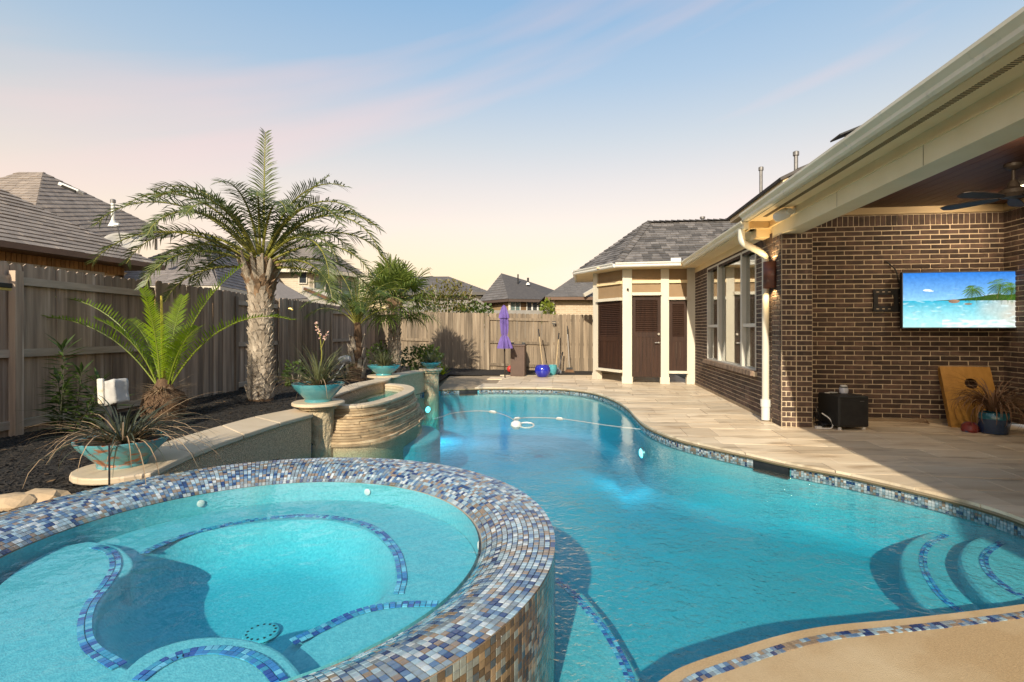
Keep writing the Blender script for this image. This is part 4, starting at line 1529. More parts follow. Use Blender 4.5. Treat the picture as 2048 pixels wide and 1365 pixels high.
cpost(A0 - ad * .02, ad, an, 0.20, 2.95)
def louvre_panel(name, P, d, nrm, wd, z0, z1, zsplit, lock=False, label=None):
    """P: left foot of the panel; frame, slats above, boards below"""
    st = 0.075
    f = MB()
    for s in (st / 2, wd - st / 2):
        f.box(P + d * s + ZV * ((z0 + z1) / 2), (st, 0.04, z1 - z0), (d, nrm, ZV))
    for z, h_ in ((z0 + .06, .12), (zsplit, .13), (z1 - .05, .10)):
        f.box(P + d * (wd / 2) + ZV * z, (wd - 2 * st, 0.038, h_), (d, nrm, ZV))
    o = f.build(name, door_m, cab)
    zt, zb_ = z1 - .10, zsplit + .065
    n_ = max(10, int((zt - zb_) / 0.048))
    p_ = (zt - zb_) / n_
    tl = (nrm * .62 - ZV * .78).normalized()
    for k in range(n_):
        MB().box(P + d * (wd / 2) + ZV * (zb_ + (k + .5) * p_), (wd - 2 * st, 0.050, 0.008), (d, tl, d.cross(tl))).build('louvre_slat', door_m, o)
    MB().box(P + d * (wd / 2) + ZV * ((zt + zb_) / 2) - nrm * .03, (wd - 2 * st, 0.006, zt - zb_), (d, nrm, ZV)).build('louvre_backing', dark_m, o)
    nb = max(3, int(round((wd - 2 * st) / 0.095)))
    bw = (wd - 2 * st) / nb
    for k in range(nb):
        MB().box(P + d * (st + (k + .5) * bw) + ZV * ((z0 + .12 + zsplit - .065) / 2), (bw - .005, 0.022, zsplit - .065 - z0 - .12), (d, nrm, ZV)).build('board', door_m, o)
    return o
dr = louvre_panel('door', hp(-1.545, CU + 0.05), V, -U, 0.70, 0.17, 2.235, 1.25)
kp = hp(-0.895, CU + 0.02, 1.265)
MB().tube([kp, kp - U * .05], [0.033, 0.030], 16).build('deadbolt', steel_m, dr, smooth=True)
kp = hp(-0.895, CU + 0.02, 1.045)
b = MB().tube([kp, kp - U * .05], [0.034, 0.02], 16)
b.tube([kp - U * .055, kp - U * .06 - V * .10], [0.012, 0.010], 8)
b.build('lever_handle', steel_m, dr, smooth=True)
louvre_panel('side_panel', hp(-0.63, CU + .03), V, -U, 0.44, 0.335, 2.125, 1.13)
PA = A0 + ad * 0.11
wl_ = (A1 - A0).length - 0.15
louvre_panel('corner_panel', PA - an * .03, ad, an, wl_, 0.335, 2.125, 1.13)
def rail(P, d, nrm, wd, z, h_, dep=0.10, m=cream_lt, name='rail'):
    MB().box(P + d * (wd / 2) + ZV * z - nrm * 0.0, (wd, dep, h_), (d, nrm, ZV)).build(name, m, cab)
bays = [(hp(-1.56, CU + .02), V, -U, 0.72, 2.29, None), (hp(-0.64, CU + .02), V, -U, 0.45, 2.17, 0.30), (PA, ad, an, wl_, 2.17, 0.30)]
for P, d, nrm, wd, zc, zlow in bays:
    rail(P - d * .012, d, nrm, wd + .024, zc, 0.075, 0.16, name='cap_rail')
    rail(P, d, nrm, wd, 2.60, 0.075, 0.08, m=cream)
    rail(P, d, nrm, wd, 2.95, 0.05, 0.08, m=cream, name='top_rail')
    if zlow:
        rail(P - d * .012, d, nrm, wd + .024, zlow, 0.065, 0.15, name='bottom_rail')
    MB().box(P + d * (wd / 2) + ZV * 2.78 - nrm * .02, (wd, 0.008, 0.30), (d, nrm, ZV)).build('privacy_screen', screen_m, cab)
    MB().box(P + d * (wd / 2) + ZV * ((zc + .035 + 2.563) / 2) - nrm * .02, (wd, 0.008, 2.563 - zc - .035), (d, nrm, ZV)).build('privacy_screen', screen_m, cab)
# back and side walls, floor shade
bw_ = MB()
bw_.box(hp(-2.42, 7.9, 1.47), (0.10, 2.0, 2.94), (V, U, ZV))
bw_.box(hp(-1.2, 8.9, 1.47), (2.5, 0.1, 2.94), (V, U, ZV))
bw_.build('rear_wall', cream, cab)
MB().box(hp(-1.0, 7.4, 2.985), (2.9, 3.0, 0.03), (V, U, ZV)).build('ceiling', cream, cab)
# a small hook on the left post
hk = MB().tube([hp(-1.66, CU - .02, 2.43), hp(-1.66, CU - .05, 2.42), hp(-1.66, CU - .06, 2.39), hp(-1.66, CU - .03, 2.37)], 0.012, 6)
hk.lathe(hp(-1.67, CU - .045, 2.41), [(0.02, -.02), (0.03, 0), (0.02, .02)], 10)
hk.build('hook_lamp', black_m, cab)
# eave: soffit, fascia, gutter following E0-E1-E2
EZ = 3.0
E0, E1, E2, EB = hp(-3.0, 7.05, EZ), hp(-2.0, 5.42, EZ), hp(-0.42, 5.30, EZ), hp(-3.0, 9.6, EZ)
R0, R1 = hp(-0.97, 7.5, 4.46), hp(1.5, 7.5, 4.46)
b = MB()
sofz = 2.955
pts = [(p.x, p.y) for p in (E0, E1, hp(-0.30, 5.30), hp(-0.30, 6.0), hp(-1.6, 6.2), hp(-2.1, 7.2), hp(-2.1, 9.5), EB)]
b.prism(ccw(pts), sofz - 0.015, sofz)
b.build('soffit', cream, cab)
fasc = MB()
for a, c in ((E0, E1), (E1, hp(-0.30, 5.30, EZ)), (EB, E0)):
    fasc.beam(a - ZV * .01, c - ZV * .01, 0.022, 0.10)
fasc.build('fascia', cream, cab)
def gutter_run(a, c, parent, m=white_m):
    d = (c - a)
    L_ = d.length
    d.normalize()
    o_ = Vector((d.y, -d.x, 0))
    pr = [(0, .02), (0, -.085), (.05, -.085), (.07, -.06), (.07, -.035), (.10, .0), (.105, .025), (.095, .025), (.085, .005), (.01, .005)]
    n_ = len(pr)
    vs = [a + o_ * x + ZV * z for x, z in pr] + [c + o_ * x + ZV * z for x, z in pr]
    fs = [(i, n_ + i, n_ + (i + 1) % n_, (i + 1) % n_) for i in range(n_)] + [tuple(range(n_)), tuple(range(n_, 2 * n_))[::-1]]
    MB().add(vs, fs).build('gutter', m, parent)
gutter_run(E0 + ZV * .02, E1 + ZV * .02, cab)
gutter_run(E1 + ZV * .02, hp(-0.45, 5.30, EZ + .02), cab)
gutter_run(EB + ZV * .02, E0 + ZV * .02, cab)
MB().box(hp(-0.56, 5.27, 3.085), (0.24, 0.012, 0.085), (V, U, ZV)).build('splash_guard', white_m, cab)
# shingled roof faces
roofp = MB()
q = [E0, E1, hp(-0.30, 5.41, EZ), R0, R1, hp(1.5, 5.40, EZ), hp(-3.0, 9.6, EZ), hp(1.5, 9.6, EZ)]
dn = -ZV * .022
q = [p + dn for p in q]
roofp.add(q, [(0, 1, 3), (1, 2, 5, 4, 3), (6, 0, 3), (7, 6, 3, 4)])
roofo = roofp.build('roof', roof_m, cab)
SH = []
def clip_poly(poly, a, nrm2):
    """keep the side where (p-a).n >= 0"""
    out = []
    for i in range(len(poly)):
        p, q_ = poly[i], poly[(i + 1) % len(poly)]
        dp, dq = (p - a).dot(nrm2), (q_ - a).dot(nrm2)
        if dp >= 0:
            out.append(p)
        if dp * dq < 0:
            out.append(p.lerp(q_, dp / (dp - dq)))
    return out
def shingle_face(corners, part, expo=0.14, wmin=0.14, wmax=0.30, sink=0.002, rise=0.012, sink_list=None):
    """lay shingles on a planar convex face: corners[0]-corners[1] is the eave"""
    o_, x = corners[0], (corners[1] - corners[0]).normalized()
    nn = x.cross(corners[2] - corners[0]).normalized()
    if nn.z < 0:
        nn = -nn
    y = nn.cross(x).normalized()
    if y.z < 0:
        y = -y
    P2 = [Vector(((c - o_).dot(x), (c - o_).dot(y))) for c in corners]
    P2 = ccw(P2)
    x0, x1 = min(p.x for p in P2), max(p.x for p in P2)
    y1 = max(p.y for p in P2)
    k = 0
    r = random.Random(int(abs(corners[0].x) * 1000))
    while k * expo < y1:
        s = x0 - r.random() * wmax
        while s < x1:
            wd = r.uniform(wmin, wmax)
            poly = [Vector((s + .003, k * expo)), Vector((s + wd - .003, k * expo)), Vector((s + wd - .003, (k + 1) * expo)), Vector((s + .003, (k + 1) * expo))]
            for i in range(len(P2)):
                a, c = P2[i], P2[(i + 1) % len(P2)]
                e = c - a
                poly = clip_poly(poly, a, Vector((-e.y, e.x)))
                if len(poly) < 3:
                    break
            if len(poly) >= 3 and abs(area2(poly)) > 0.0006:
                ext = r.choice((0, 0, .006))
                top = [o_ + x * p.x + y * p.y + nn * (sink + rise * (1 - (p.y - k * expo) / expo) + ext * (1 - (p.y - k * expo) / expo)) for p in poly]
                bot = [o_ + x * p.x + y * p.y - nn * 0.002 for p in poly]
                (sink_list if sink_list is not None else SH).append((top, bot, part, r.choice((.55, .8, 1.0, 1.25, 1.6)) * r.uniform(.9, 1.1)))
            s += wd
        k += 1
shingle_face([E0, E1, R0], roofo)
shingle_face([E1, hp(1.5, 5.4, EZ) + Vector((0, 0, 0)), R1, R0], roofo)
shingle_face([EB, E0, R0], roofo)
SH.sort(key=lambda t: -scr_area((t[0] * 2)[:4]))
nsh = 0
rs_ = MB()
for top, bot, part, k in SH:
    n_ = len(top)
    vs = list(top) + list(bot)
    fs = [tuple(range(n_))] + [(i, n_ + i, n_ + (i + 1) % n_, (i + 1) % n_) for i in range(n_)]
    c_ = sum(top, Vector()) / n_
    pp = px_of(c_)
    vis = 1130 < pp[0] < 1500 and 430 < pp[1] < 560
    if vis and nsh < 298:
        MB().add(vs, fs).build('shingle', roof_m, part)
        nsh += 1
    else:
        rs_.add(vs, fs, 0, (0.125 * k, 0.112 * k, 0.104 * k))
rs_.build('shingle_field', roof_rest, roofo, kind='stuff')
hipc = MB()
for a, c in ((E1, R0), (E0, R0), (R0, R1)):
    d = c - a
    n_ = int(d.length / .16)
    for k in range(n_):
        p0, p1 = a + d * (k / n_), a + d * ((k + 1.25) / n_)
        t_ = d.normalized()
        sd_ = t_.cross(ZV).normalized()
        up_ = sd_.cross(t_)
        hh = .022 + .012
        vs = [p0 - sd_ * .13 - up_ * .03 + up_ * hh, p0 + up_ * (.02 + hh), p0 + sd_ * .13 - up_ * .03 + up_ * hh, p1 - sd_ * .13 - up_ * .045 + up_ * hh * .6, p1 + up_ * (.005 + hh * .6), p1 + sd_ * .13 - up_ * .045 + up_ * hh * .6]
        MB().add(vs, [(0, 1, 4, 3), (1, 2, 5, 4), (0, 3, 5, 2), (0, 2, 1)]).build('hip_shingle', roof_m, roofo)
pv = at(1405, 441, Y=15.2)
t = thing('roof_vent', 'short grey vent stub on the cabana roof ridge', 'roof vent', pv)
MB().lathe((pv.x, pv.y, 0), [(0.05, pv.z - .3), (0.05, pv.z + .05)], 12).build('stub', galv_m, t, smooth=True)
MB().lathe((pv.x, pv.y, 0), [(0.075, pv.z + .05), (0.075, pv.z + .10)], 12).build('cap', galv_m, t, smooth=True)

# ------------------------------------------------------------------ wall lamps, speaker, fan, television
sc_ = thing('copper_sconce', 'half-round copper wall lamp over the white downspout, lit', 'wall lamp', hp(-0.13, 0.44, 2.0))
b = MB()
n_ = 14
c = hp(-0.01, 0.36, 0)
vs = []
for z in (2.0, 2.39):
    for k in range(n_ + 1):
        a = PI * k / n_
        vs.append(hp(-0.014 - .15 * math.sin(a), 0.26 + .095 * math.cos(a), z))
fs = [(k, k + 1, n_ + 2 + k, n_ + 1 + k) for k in range(n_)]
b.add(vs, fs)
o = b.build('shade', copper_m, sc_, smooth=True)
md = o.modifiers.new('solid', 'SOLIDIFY')
md.thickness = 0.006
MB().box(hp(-0.02, 0.26, 2.195), (0.03, 0.12, 0.14), (V, U, ZV)).build('wall_plate', copper_m, sc_)
for dz, du in ((0.19, 1), (-0.19, -1)):
    l = bpy.data.lights.new('sconce_lamp', 'SPOT')
    l.energy = 11
    l.color = (1.0, 0.72, 0.35)
    l.spot_size = math.radians(120)
    l.shadow_soft_size = 0.03
    lo = bpy.data.objects.new('sconce_lamp', l)
    COL.objects.link(lo)
    par(lo, sc_)
    lo.location = hp(-0.085, 0.26, 2.195 + dz)
    lo.rotation_euler = (ZV * du).to_track_quat('-Z', 'Y').to_euler()

sp = thing('outdoor_speaker', 'white rounded speaker hung under the patio eave above the pier', 'speaker', hp(-0.12, -0.45, 2.95))
P = hp(-0.10, -0.50, 2.955)
ax = (-V * 0.75 + U * .35 - ZV * .30).normalized()
b = MB().tube([P - ax * .02, P, P + ax * .06, P + ax * .13, P + ax * .17, P + ax * .185], [0.055, 0.068, 0.075, 0.070, 0.05, 0.01], 20)
b.build('housing', white_m, sp, smooth=True)
b = MB().tube([P + U * -.075, P + U * -.06], [.035, .045], 16)
b.tube([hp(-0.012, -0.50, 2.97), P], 0.022, 10)
b.box(hp(-0.022, -0.50, 2.97), (0.03, 0.10, 0.07), (V, U, ZV))
b.build('bracket', white_m, sp, smooth=True, angle=.5)

fan = thing('ceiling_fan', 'dark bronze ceiling fan hanging from the patio ceiling', 'ceiling fan', hp(1.93, -1.42, 3.22))
fc = hp(1.93, -1.42, 0)
MB().lathe(fc, [(0.02, 3.16), (0.06, 3.175), (0.085, 3.20), (0.085, 3.232)], 24).build('canopy', bronze_m, fan, smooth=True)
MB().lathe(fc, [(0.016, 3.02), (0.016, 3.165)], 12).build('rod', bronze_m, fan, smooth=True)
MB().lathe(fc, [(0.03, 2.85), (0.10, 2.86), (0.135, 2.90), (0.125, 2.94), (0.06, 2.975), (0.045, 3.02), (0.03, 3.05)], 28).build('motor', bronze_m, fan, smooth=True)
for k in range(5):
    a = math.radians(188 + 72 * k)
    d = Vector((math.cos(a), math.sin(a), 0))
    s_ = Vector((-d.y, d.x, 0.22)).normalized()
    b = MB()
    prf = [(0.13, .03), (0.22, .055), (0.45, .075), (0.62, .07), (0.68, .04)]
    vs = [fc + d * r_ + s_ * w_ * sg + ZV * (2.865 + zz) for zz in (0, .008) for sg in (-1, 1) for r_, w_ in prf]
    m_ = len(prf)
    fs = [(i, i + 1, m_ + i + 1, m_ + i) for i in range(m_ - 1)] + [(2 * m_ + i, 3 * m_ + i, 3 * m_ + i + 1, 2 * m_ + i + 1) for i in range(m_ - 1)]
    fs += [(i, 2 * m_ + i, 2 * m_ + i + 1, i + 1) for i in range(m_ - 1)] + [(m_ + i, m_ + i + 1, 3 * m_ + i + 1, 3 * m_ + i) for i in range(m_ - 1)]
    b.add(vs, fs)
    b.build('blade', bronze_m, fan)
# recessed patio light glimpsed beyond the fan
rl = thing('recessed_light', 'small lit recessed lamp in the patio ceiling beyond the fan', 'ceiling light', hp(2.76, -0.45, 3.22))
MB().lathe(hp(2.76, -0.45, 0), [(0.085, 3.22), (0.09, 3.236)], 24).build('ring', white_m, rl, smooth=True)
MB().lathe(hp(2.76, -0.45, 0), [(0.065, 3.212), (0.065, 3.219)], 24).build('lens', mat('warm_lens', (1, .9, .7), rough=.4, emit=((1.0, .78, .42), 6.0)), rl)
l = bpy.data.lights.new('patio_lamp', 'SPOT')
l.energy = 110
l.color = (1.0, 0.80, 0.56)
l.spot_size = math.radians(115)
l.spot_blend = 0.9
l.shadow_soft_size = 0.07
lo = bpy.data.objects.new('patio_lamp', l)
COL.objects.link(lo)
par(lo, rl)
lo.location = hp(2.76, -0.45, 3.20)
lo.rotation_euler = (U * .9 - V * .25 - ZV * .75).to_track_quat('-Z', 'Y').to_euler()

# a second lamp nearer the pool, added out of view to brighten the patio
rl2 = thing('recessed_light', 'added unseen recessed lamp in the patio ceiling near the beam', 'ceiling light', hp(1.2, -2.6, 3.22))
MB().lathe(hp(1.2, -2.6, 0), [(0.065, 3.212), (0.065, 3.219)], 24).build('lens', MATS['warm_lens'], rl2)
lo2 = bpy.data.objects.new('patio_lamp', l)
COL.objects.link(lo2)
par(lo2, rl2)
lo2.location = hp(1.2, -2.6, 3.20)
lo2.rotation_euler = (U * .95 + V * .1 - ZV * .5).to_track_quat('-Z', 'Y').to_euler()

tv = thing('television', 'wall television showing a tropical beach with palms on the patio brick wall', 'television', hp(2.62, 0.58, 1.40))
# the set swings a little on its arm
T0, T1 = hp(1.865, 0.52, 0), hp(3.345, 0.46, 0)
td = (T1 - T0).normalized()
tn = Vector((td.y, -td.x, 0))
tw, tz0, tz1 = (T1 - T0).length, 1.405, 2.235
MB().box((T0 + T1) / 2 + ZV * ((tz0 + tz1) / 2) - tn * .03, (tw, 0.06, tz1 - tz0), (td, tn, ZV)).build('cabinet', black_m, tv, bevel=.006)
bez = mat('tv_bezel', (0.10, 0.11, 0.12), rough=0.4)
b = MB()
for a, c in ((0.0, 0.012), (tw - .012, tw)):
    b.box(T0 + td * ((a + c) / 2) + ZV * ((tz0 + tz1) / 2) + tn * .003, (c - a, .008, tz1 - tz0), (td, tn, ZV))
for z in (tz0 + .006, tz1 - .006):
    b.box(T0 + td * (tw / 2) + ZV * z + tn * .003, (tw - .026, .008, .012), (td, tn, ZV))
b.build('bezel', bez, tv)
def screen_material():
    m = bpy.data.materials.new('screen_picture')
    m.use_nodes = True
    t = m.node_tree
    t.nodes.clear()
    out = t.nodes.new('ShaderNodeOutputMaterial')
    e = t.nodes.new('ShaderNodeEmission')
    vc = t.nodes.new('ShaderNodeVertexColor')
    vc.layer_name = 'Col'
    geo = t.nodes.new('ShaderNodeNewGeometry')
    n1 = t.nodes.new('ShaderNodeTexNoise')
    n1.inputs['Scale'].default_value = 22
    n1.inputs['Detail'].default_value = 6
    t.links.new(geo.outputs['Position'], n1.inputs[0])
    mr = t.nodes.new('ShaderNodeMapRange')
    mr.inputs[1].default_value = .3
    mr.inputs[2].default_value = .7
    mr.inputs[3].default_value = .88
    mr.inputs[4].default_value = 1.12
    t.links.new(n1.outputs[0], mr.inputs[0])
    mx = t.nodes.new('ShaderNodeVectorMath')
    mx.operation = 'SCALE'
    t.links.new(vc.outputs[0], mx.inputs[0])
    t.links.new(mr.outputs[0], mx.inputs['Scale'])
    t.links.new(mx.outputs[0], e.inputs[0])
    e.inputs[1].default_value = 0.92
    t.links.new(e.outputs[0], out.inputs[0])
    return m
scr_m = screen_material()
W_, H_ = tw - .03, tz1 - tz0 - .03
SO = T0 + td * .015 + ZV * (tz0 + .015) + tn * .0015
def sp3(x, y, k=0):
    return SO + td * (x * W_) + ZV * (y * H_) + tn * (0.0004 * k)
pic = MB()
pc = []
def grid_cols(x0, x1, y0, y1, nx, ny, fn, k=0):
    for i in range(nx):
        for j in range(ny):
            xa, xb = x0 + (x1 - x0) * i / nx, x0 + (x1 - x0) * (i + 1) / nx
            ya, yb = y0 + (y1 - y0) * j / ny, y0 + (y1 - y0) * (j + 1) / ny
            pic.add([sp3(xa, ya, k), sp3(xb, ya, k), sp3(xb, yb, k), sp3(xa, yb, k)], [(0, 1, 2, 3)], 0, fn((xa + xb) / 2, (ya + yb) / 2))
def lerp3(a, c, t_):
    t_ = max(0, min(1, t_))
    return tuple(a[i] + (c[i] - a[i]) * t_ for i in range(3))
rr2 = random.Random(9)
def skyc(x, y):
    t_ = (y - .49) / .51
    c = lerp3((0.30, 0.62, 0.88), (0.03, 0.20, 0.66), t_ ** .7)
    cl = mnoise.noise(Vector((x * 5, y * 16, 1))) - .1 - 1.2 * t_
    return lerp3(c, (0.9, .95, 1), cl * 2.2)
def seac(x, y):
    t_ = y / .49
    c = lerp3((0.45, 0.82, 0.82), (0.03, 0.42, 0.60), t_ ** 1.4)
    sand = (x - .62 + (y - .25) * .25) * 2.4 + mnoise.noise(Vector((x * 6, y * 6, 5))) * .25
    c = lerp3(c, (0.62, 0.58, 0.48), sand if y < .44 else sand * .9)
    fo = mnoise.noise(Vector((x * 14, y * 22, 8)))
    if y < .14 and x > .35:
        c = lerp3(c, (0.88, .95, .95), .5 + fo * 1.3)
    elif fo > .2:
        c = lerp3(c, (0.75, .95, .95), (fo - .2) * 1.2)
    return c
grid_cols(0, 1, .49, 1, 90, 46, skyc)
grid_cols(0, 1, 0, .49, 130, 60, seac)
hz = [.3, .36, .44, .50, .56, .62, .70, .78, .86, .92, 1.0]
hh = [.490, .496, .505, .512, .53, .54, .56, .59, .60, .58, .60]
for i in range(len(hz) - 1):
    pic.add([sp3(hz[i], .486, 1), sp3(hz[i + 1], .486, 1), sp3(hz[i + 1], hh[i + 1], 1), sp3(hz[i], hh[i], 1)], [(0, 1, 2, 3)], 0, (0.03 + .02 * rr2.random(), 0.07 + .05 * rr2.random(), 0.02))
for cx_, cy_, rx_, ry_, col in ((.46, .475, .05, .035, (.36, .22, .14)), (.585, .425, .035, .018, (.30, .22, .15)), (.44, .468, .03, .02, (.22, .14, .10)), (.22, .68, .04, .02, (.85, .92, .97)), (.25, .665, .03, .012, (.8, .9, .96))):
    pic.add([sp3(cx_ + rx_ * math.cos(a), cy_ + ry_ * math.sin(a), 2) for a in [2 * PI * k / 14 for k in range(14)]], [tuple(range(14))], 0, col)
def tpalm(cx_, cy_, s_, tx, ty):
    pic.add([sp3(tx, ty, 2), sp3(tx + .012, ty, 2), sp3(cx_ + .004, cy_, 2), sp3(cx_ - .004, cy_, 2)], [(0, 1, 2, 3)], 0, (.16, .14, .05))
    asp = W_ / H_
    for k in range(18):
        a = 2 * PI * k / 18 + rr2.uniform(-.15, .15)
        L_ = s_ * rr2.uniform(.8, 1.1)
        for j in range(22):
            t_ = (j + 1) / 22
            x0, y0 = cx_ + L_ * t_ * math.cos(a), cy_ + (L_ * t_ * math.sin(a) * .9 - .55 * L_ * t_ * t_) * asp
            g = rr2.uniform(.3, 1.6) * (1.25 if math.sin(a) > 0 else .8)
            for sg in (-1, 1):
                ll_ = L_ * .30 * math.sin(PI * min(1, t_ * .9 + .1)) + .004
                b_ = a + sg * .9
                x1, y1 = x0 + ll_ * math.cos(b_) * .9, y0 + (ll_ * math.sin(b_) * .7 - .45 * ll_) * asp
                pic.add([sp3(x0 - .0018, y0, 3), sp3(x0 + .0018, y0 - .002, 3), sp3(x1, y1, 3)], [(0, 1, 2)], 0, (.085 * g, .17 * g, .02 * g))
tpalm(.635, .70, .10, .73, .57)
tpalm(.87, .78, .15, .83, .52)
tpalm(.97, .72, .12, .95, .5)
pic.build('screen', scr_m, tv)
mt = thing('television_mount', 'black slotted wall bracket half hidden behind the television', 'bracket', hp(1.55, 0.66, 1.68))
b = MB()
for z in (1.70, 1.955):
    b.box(hp(1.82, 0.655, z), (0.56, 0.02, 0.085), (V, U, ZV))
for v_ in (1.575, 1.86):
    b.box(hp(v_, 0.653, 1.828), (0.06, 0.02, 0.17), (V, U, ZV))
plate = b.build('wall_plate', black_m, mt)
for z in (1.70, 1.955):
    for v_ in (1.60, 1.68, 1.76):
        MB().box(hp(v_, 0.644, z), (0.035, 0.004, 0.012), (V, U, ZV)).build('slot', mortar_m, plate)
b = MB().beam(hp(1.95, 0.645, 1.83), hp(2.4, 0.60, 1.83), 0.04, 0.08)
b.build('arm', black_m, mt)
b = MB().tube(spline([hp(1.72, .655, 2.42), hp(1.78, .65, 2.36), hp(1.85, .645, 2.28), hp(1.88, .64, 2.15), hp(1.93, .64, 2.0)], 5), 0.009, 6)
tag(b.build('television_cable', black_m), 'black cable running down the bricks behind the television', 'cable')
# ------------------------------------------------------------------ plants
def leafmat(name, c1, c2, trans=0.3, rough=0.45, scale=6, rand=0.12):
    return mat(name, c1, c2, scale, rough=rough, trans=trans, rand=rand, lo=.3, hi=.7)
g_palm = leafmat('date_palm_leaf', (0.15, 0.18, 0.05), (0.058, 0.085, 0.022), 0.32)
g_bright = leafmat('young_palm_leaf', (0.29, 0.40, 0.012), (0.15, 0.25, 0.010), 0.45, 0.38)
g_queen = leafmat('queen_palm_leaf', (0.14, 0.21, 0.03), (0.06, 0.105, 0.016), 0.35)
g_fan = leafmat('fan_palm_leaf', (0.20, 0.25, 0.045), (0.085, 0.125, 0.022), 0.35)
g_grey = leafmat('grey_green_blade', (0.16, 0.16, 0.07), (0.07, 0.085, 0.035), 0.2)
g_dark = leafmat('dark_blade', (0.085, 0.092, 0.05), (0.04, 0.048, 0.028), 0.15)
g_shrub = leafmat('shrub_leaf', (0.12, 0.17, 0.02), (0.05, 0.09, 0.012), 0.3)
g_olea = leafmat('oleander_leaf', (0.12, 0.18, 0.035), (0.045, 0.085, 0.02), 0.35)
g_yell = leafmat('yellow_green_leaf', (0.25, 0.28, 0.03), (0.15, 0.2, 0.02), 0.35)
g_rust = leafmat('autumn_leaf', (0.20, 0.14, 0.035), (0.10, 0.12, 0.03), 0.3)
straw_m = leafmat('dead_straw', (0.42, 0.30, 0.18), (0.24, 0.15, 0.08), 0.1, 0.8)
dry_m = leafmat('dry_reed', (0.26, 0.145, 0.075), (0.15, 0.078, 0.04), 0.1, 0.8)
stalk_m = mat('palm_stalk', (0.26, 0.24, 0.04), (0.16, 0.16, 0.03), 5, rough=0.5)
stalk_g = mat('green_stalk', (0.20, 0.24, 0.02), (0.13, 0.17, 0.015), 5, rough=0.5)
stalk_y = mat('yellow_stalk', (0.42, 0.33, 0.05), (0.27, 0.23, 0.03), 5, rough=0.5)
boot_m = mat('palm_boot', (0.46, 0.385, 0.30), (0.26, 0.205, 0.15), 7, detail=8, rough=0.9, bump=0.6, bscale=60, rand=0.22, stretch=(2, 2, .5))
fibre_m = mat('palm_fibre', (0.16, 0.095, 0.05), (0.09, 0.05, 0.028), 12, rough=0.95, bump=0.8, bscale=80, stretch=(3, 3, .4))
rb = random.Random(77)

def frond(parent, base, az, el, length, droop, n, ll, wd, leaf, stalk, vee=0.5, start=0.16, curl=0.25, lean=0.55, name='frond', sd=0.0, rr=0.014, spread=1.0, plume=0.12):
    """feather leaf: az/el in degrees"""
    az, el = math.radians(az), math.radians(el)
    h = Vector((math.cos(az), math.sin(az), 0))
    sdv = Vector((-h.y, h.x, 0))
    S = 14
    pts, tans = [], []
    p = Vector(base)
    for k in range(S + 1):
        t = k / S
        e = el - math.radians(droop) * t ** 1.5
        d = (h * math.cos(e) + ZV * math.sin(e) + sdv * (sd * t)).normalized()
        pts.append(p.copy())
        tans.append(d)
        p = p + d * (length / S)
    b = MB()
    b.tube(pts, [rr * (1 - .85 * k / S) + .002 for k in range(S + 1)], 5, mi=1)
    for i in range(n):
        t = start + (1 - start) * (i + .5) / n
        f = t * S
        k = min(int(f), S - 1)
        q = pts[k].lerp(pts[k + 1], f - k)
        tg = tans[k].lerp(tans[k + 1], f - k).normalized()
        side = tg.cross(ZV)
        side = side.normalized() if side.length > .05 else sdv
        up = side.cross(tg).normalized()
        prof = (math.sin(PI * min(1, .12 + .88 * (1 - (t - start) / (1 - start)) ** .8)) ** .55) * (.55 + .45 * math.sin(PI * min(1, (t - start) / (1 - start) * 1.25 + .1)))
        for sg in (-1, 1):
            L_ = ll * max(.25, prof) * rb.uniform(.85, 1.1)
            dirv = (side * sg * spread + tg * (lean + .4 * t) + up * (vee + plume * rb.uniform(-1, 1))).normalized()
            nn = (dirv.cross(tg)).normalized()
            w_ = tg.cross(nn) if False else (tg - dirv * tg.dot(dirv)).normalized()
            m1 = q + dirv * L_ * .5 - ZV * (curl * L_ * .12)
            tip = q + dirv * L_ - ZV * (curl * L_ * .55)
            ww = wd * rb.uniform(.8, 1.15)
            b.add([q - w_ * ww * .35, q + w_ * ww * .35, m1 + w_ * ww * .5, m1 - w_ * ww * .5, tip], [(0, 1, 2, 3), (3, 2, 4)])
    o = b.build(name, [leaf, stalk], parent)
    return o

# boots (old leaf bases) on a trunk
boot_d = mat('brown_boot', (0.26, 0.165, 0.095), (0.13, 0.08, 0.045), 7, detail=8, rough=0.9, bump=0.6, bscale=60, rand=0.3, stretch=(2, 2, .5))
def boot_mesh(seed, m_=boot_m):
    r = random.Random(seed)
    j = lambda a: r.uniform(-a, a)
    vs = [(-.5, 0, 0), (.5, 0, 0), (.34 + j(.08), .35, .75), (-.34 + j(.08), .35, .75), (-.2 + j(.1), .62 + j(.15), 1.05 + j(.15)), (.2 + j(.1), .62 + j(.15), 1.05 + j(.15)),
          (-.36, .0, .8), (.36, .0, .8), (0, .30, .25)]
    fs = [(0, 1, 8), (1, 2, 8), (2, 3, 8), (3, 0, 8), (3, 2, 5, 4), (4, 5, 7, 6), (0, 3, 6), (3, 4, 6), (1, 7, 2), (2, 7, 5)]
    me = bpy.data.meshes.new('leaf_base')
    me.from_pydata(vs, [], fs)
    me.materials.append(m_)
    return me
BOOT = [boot_mesh(s) for s in range(6)]
BOOTD = [boot_mesh(s, boot_d) for s in range(6)]
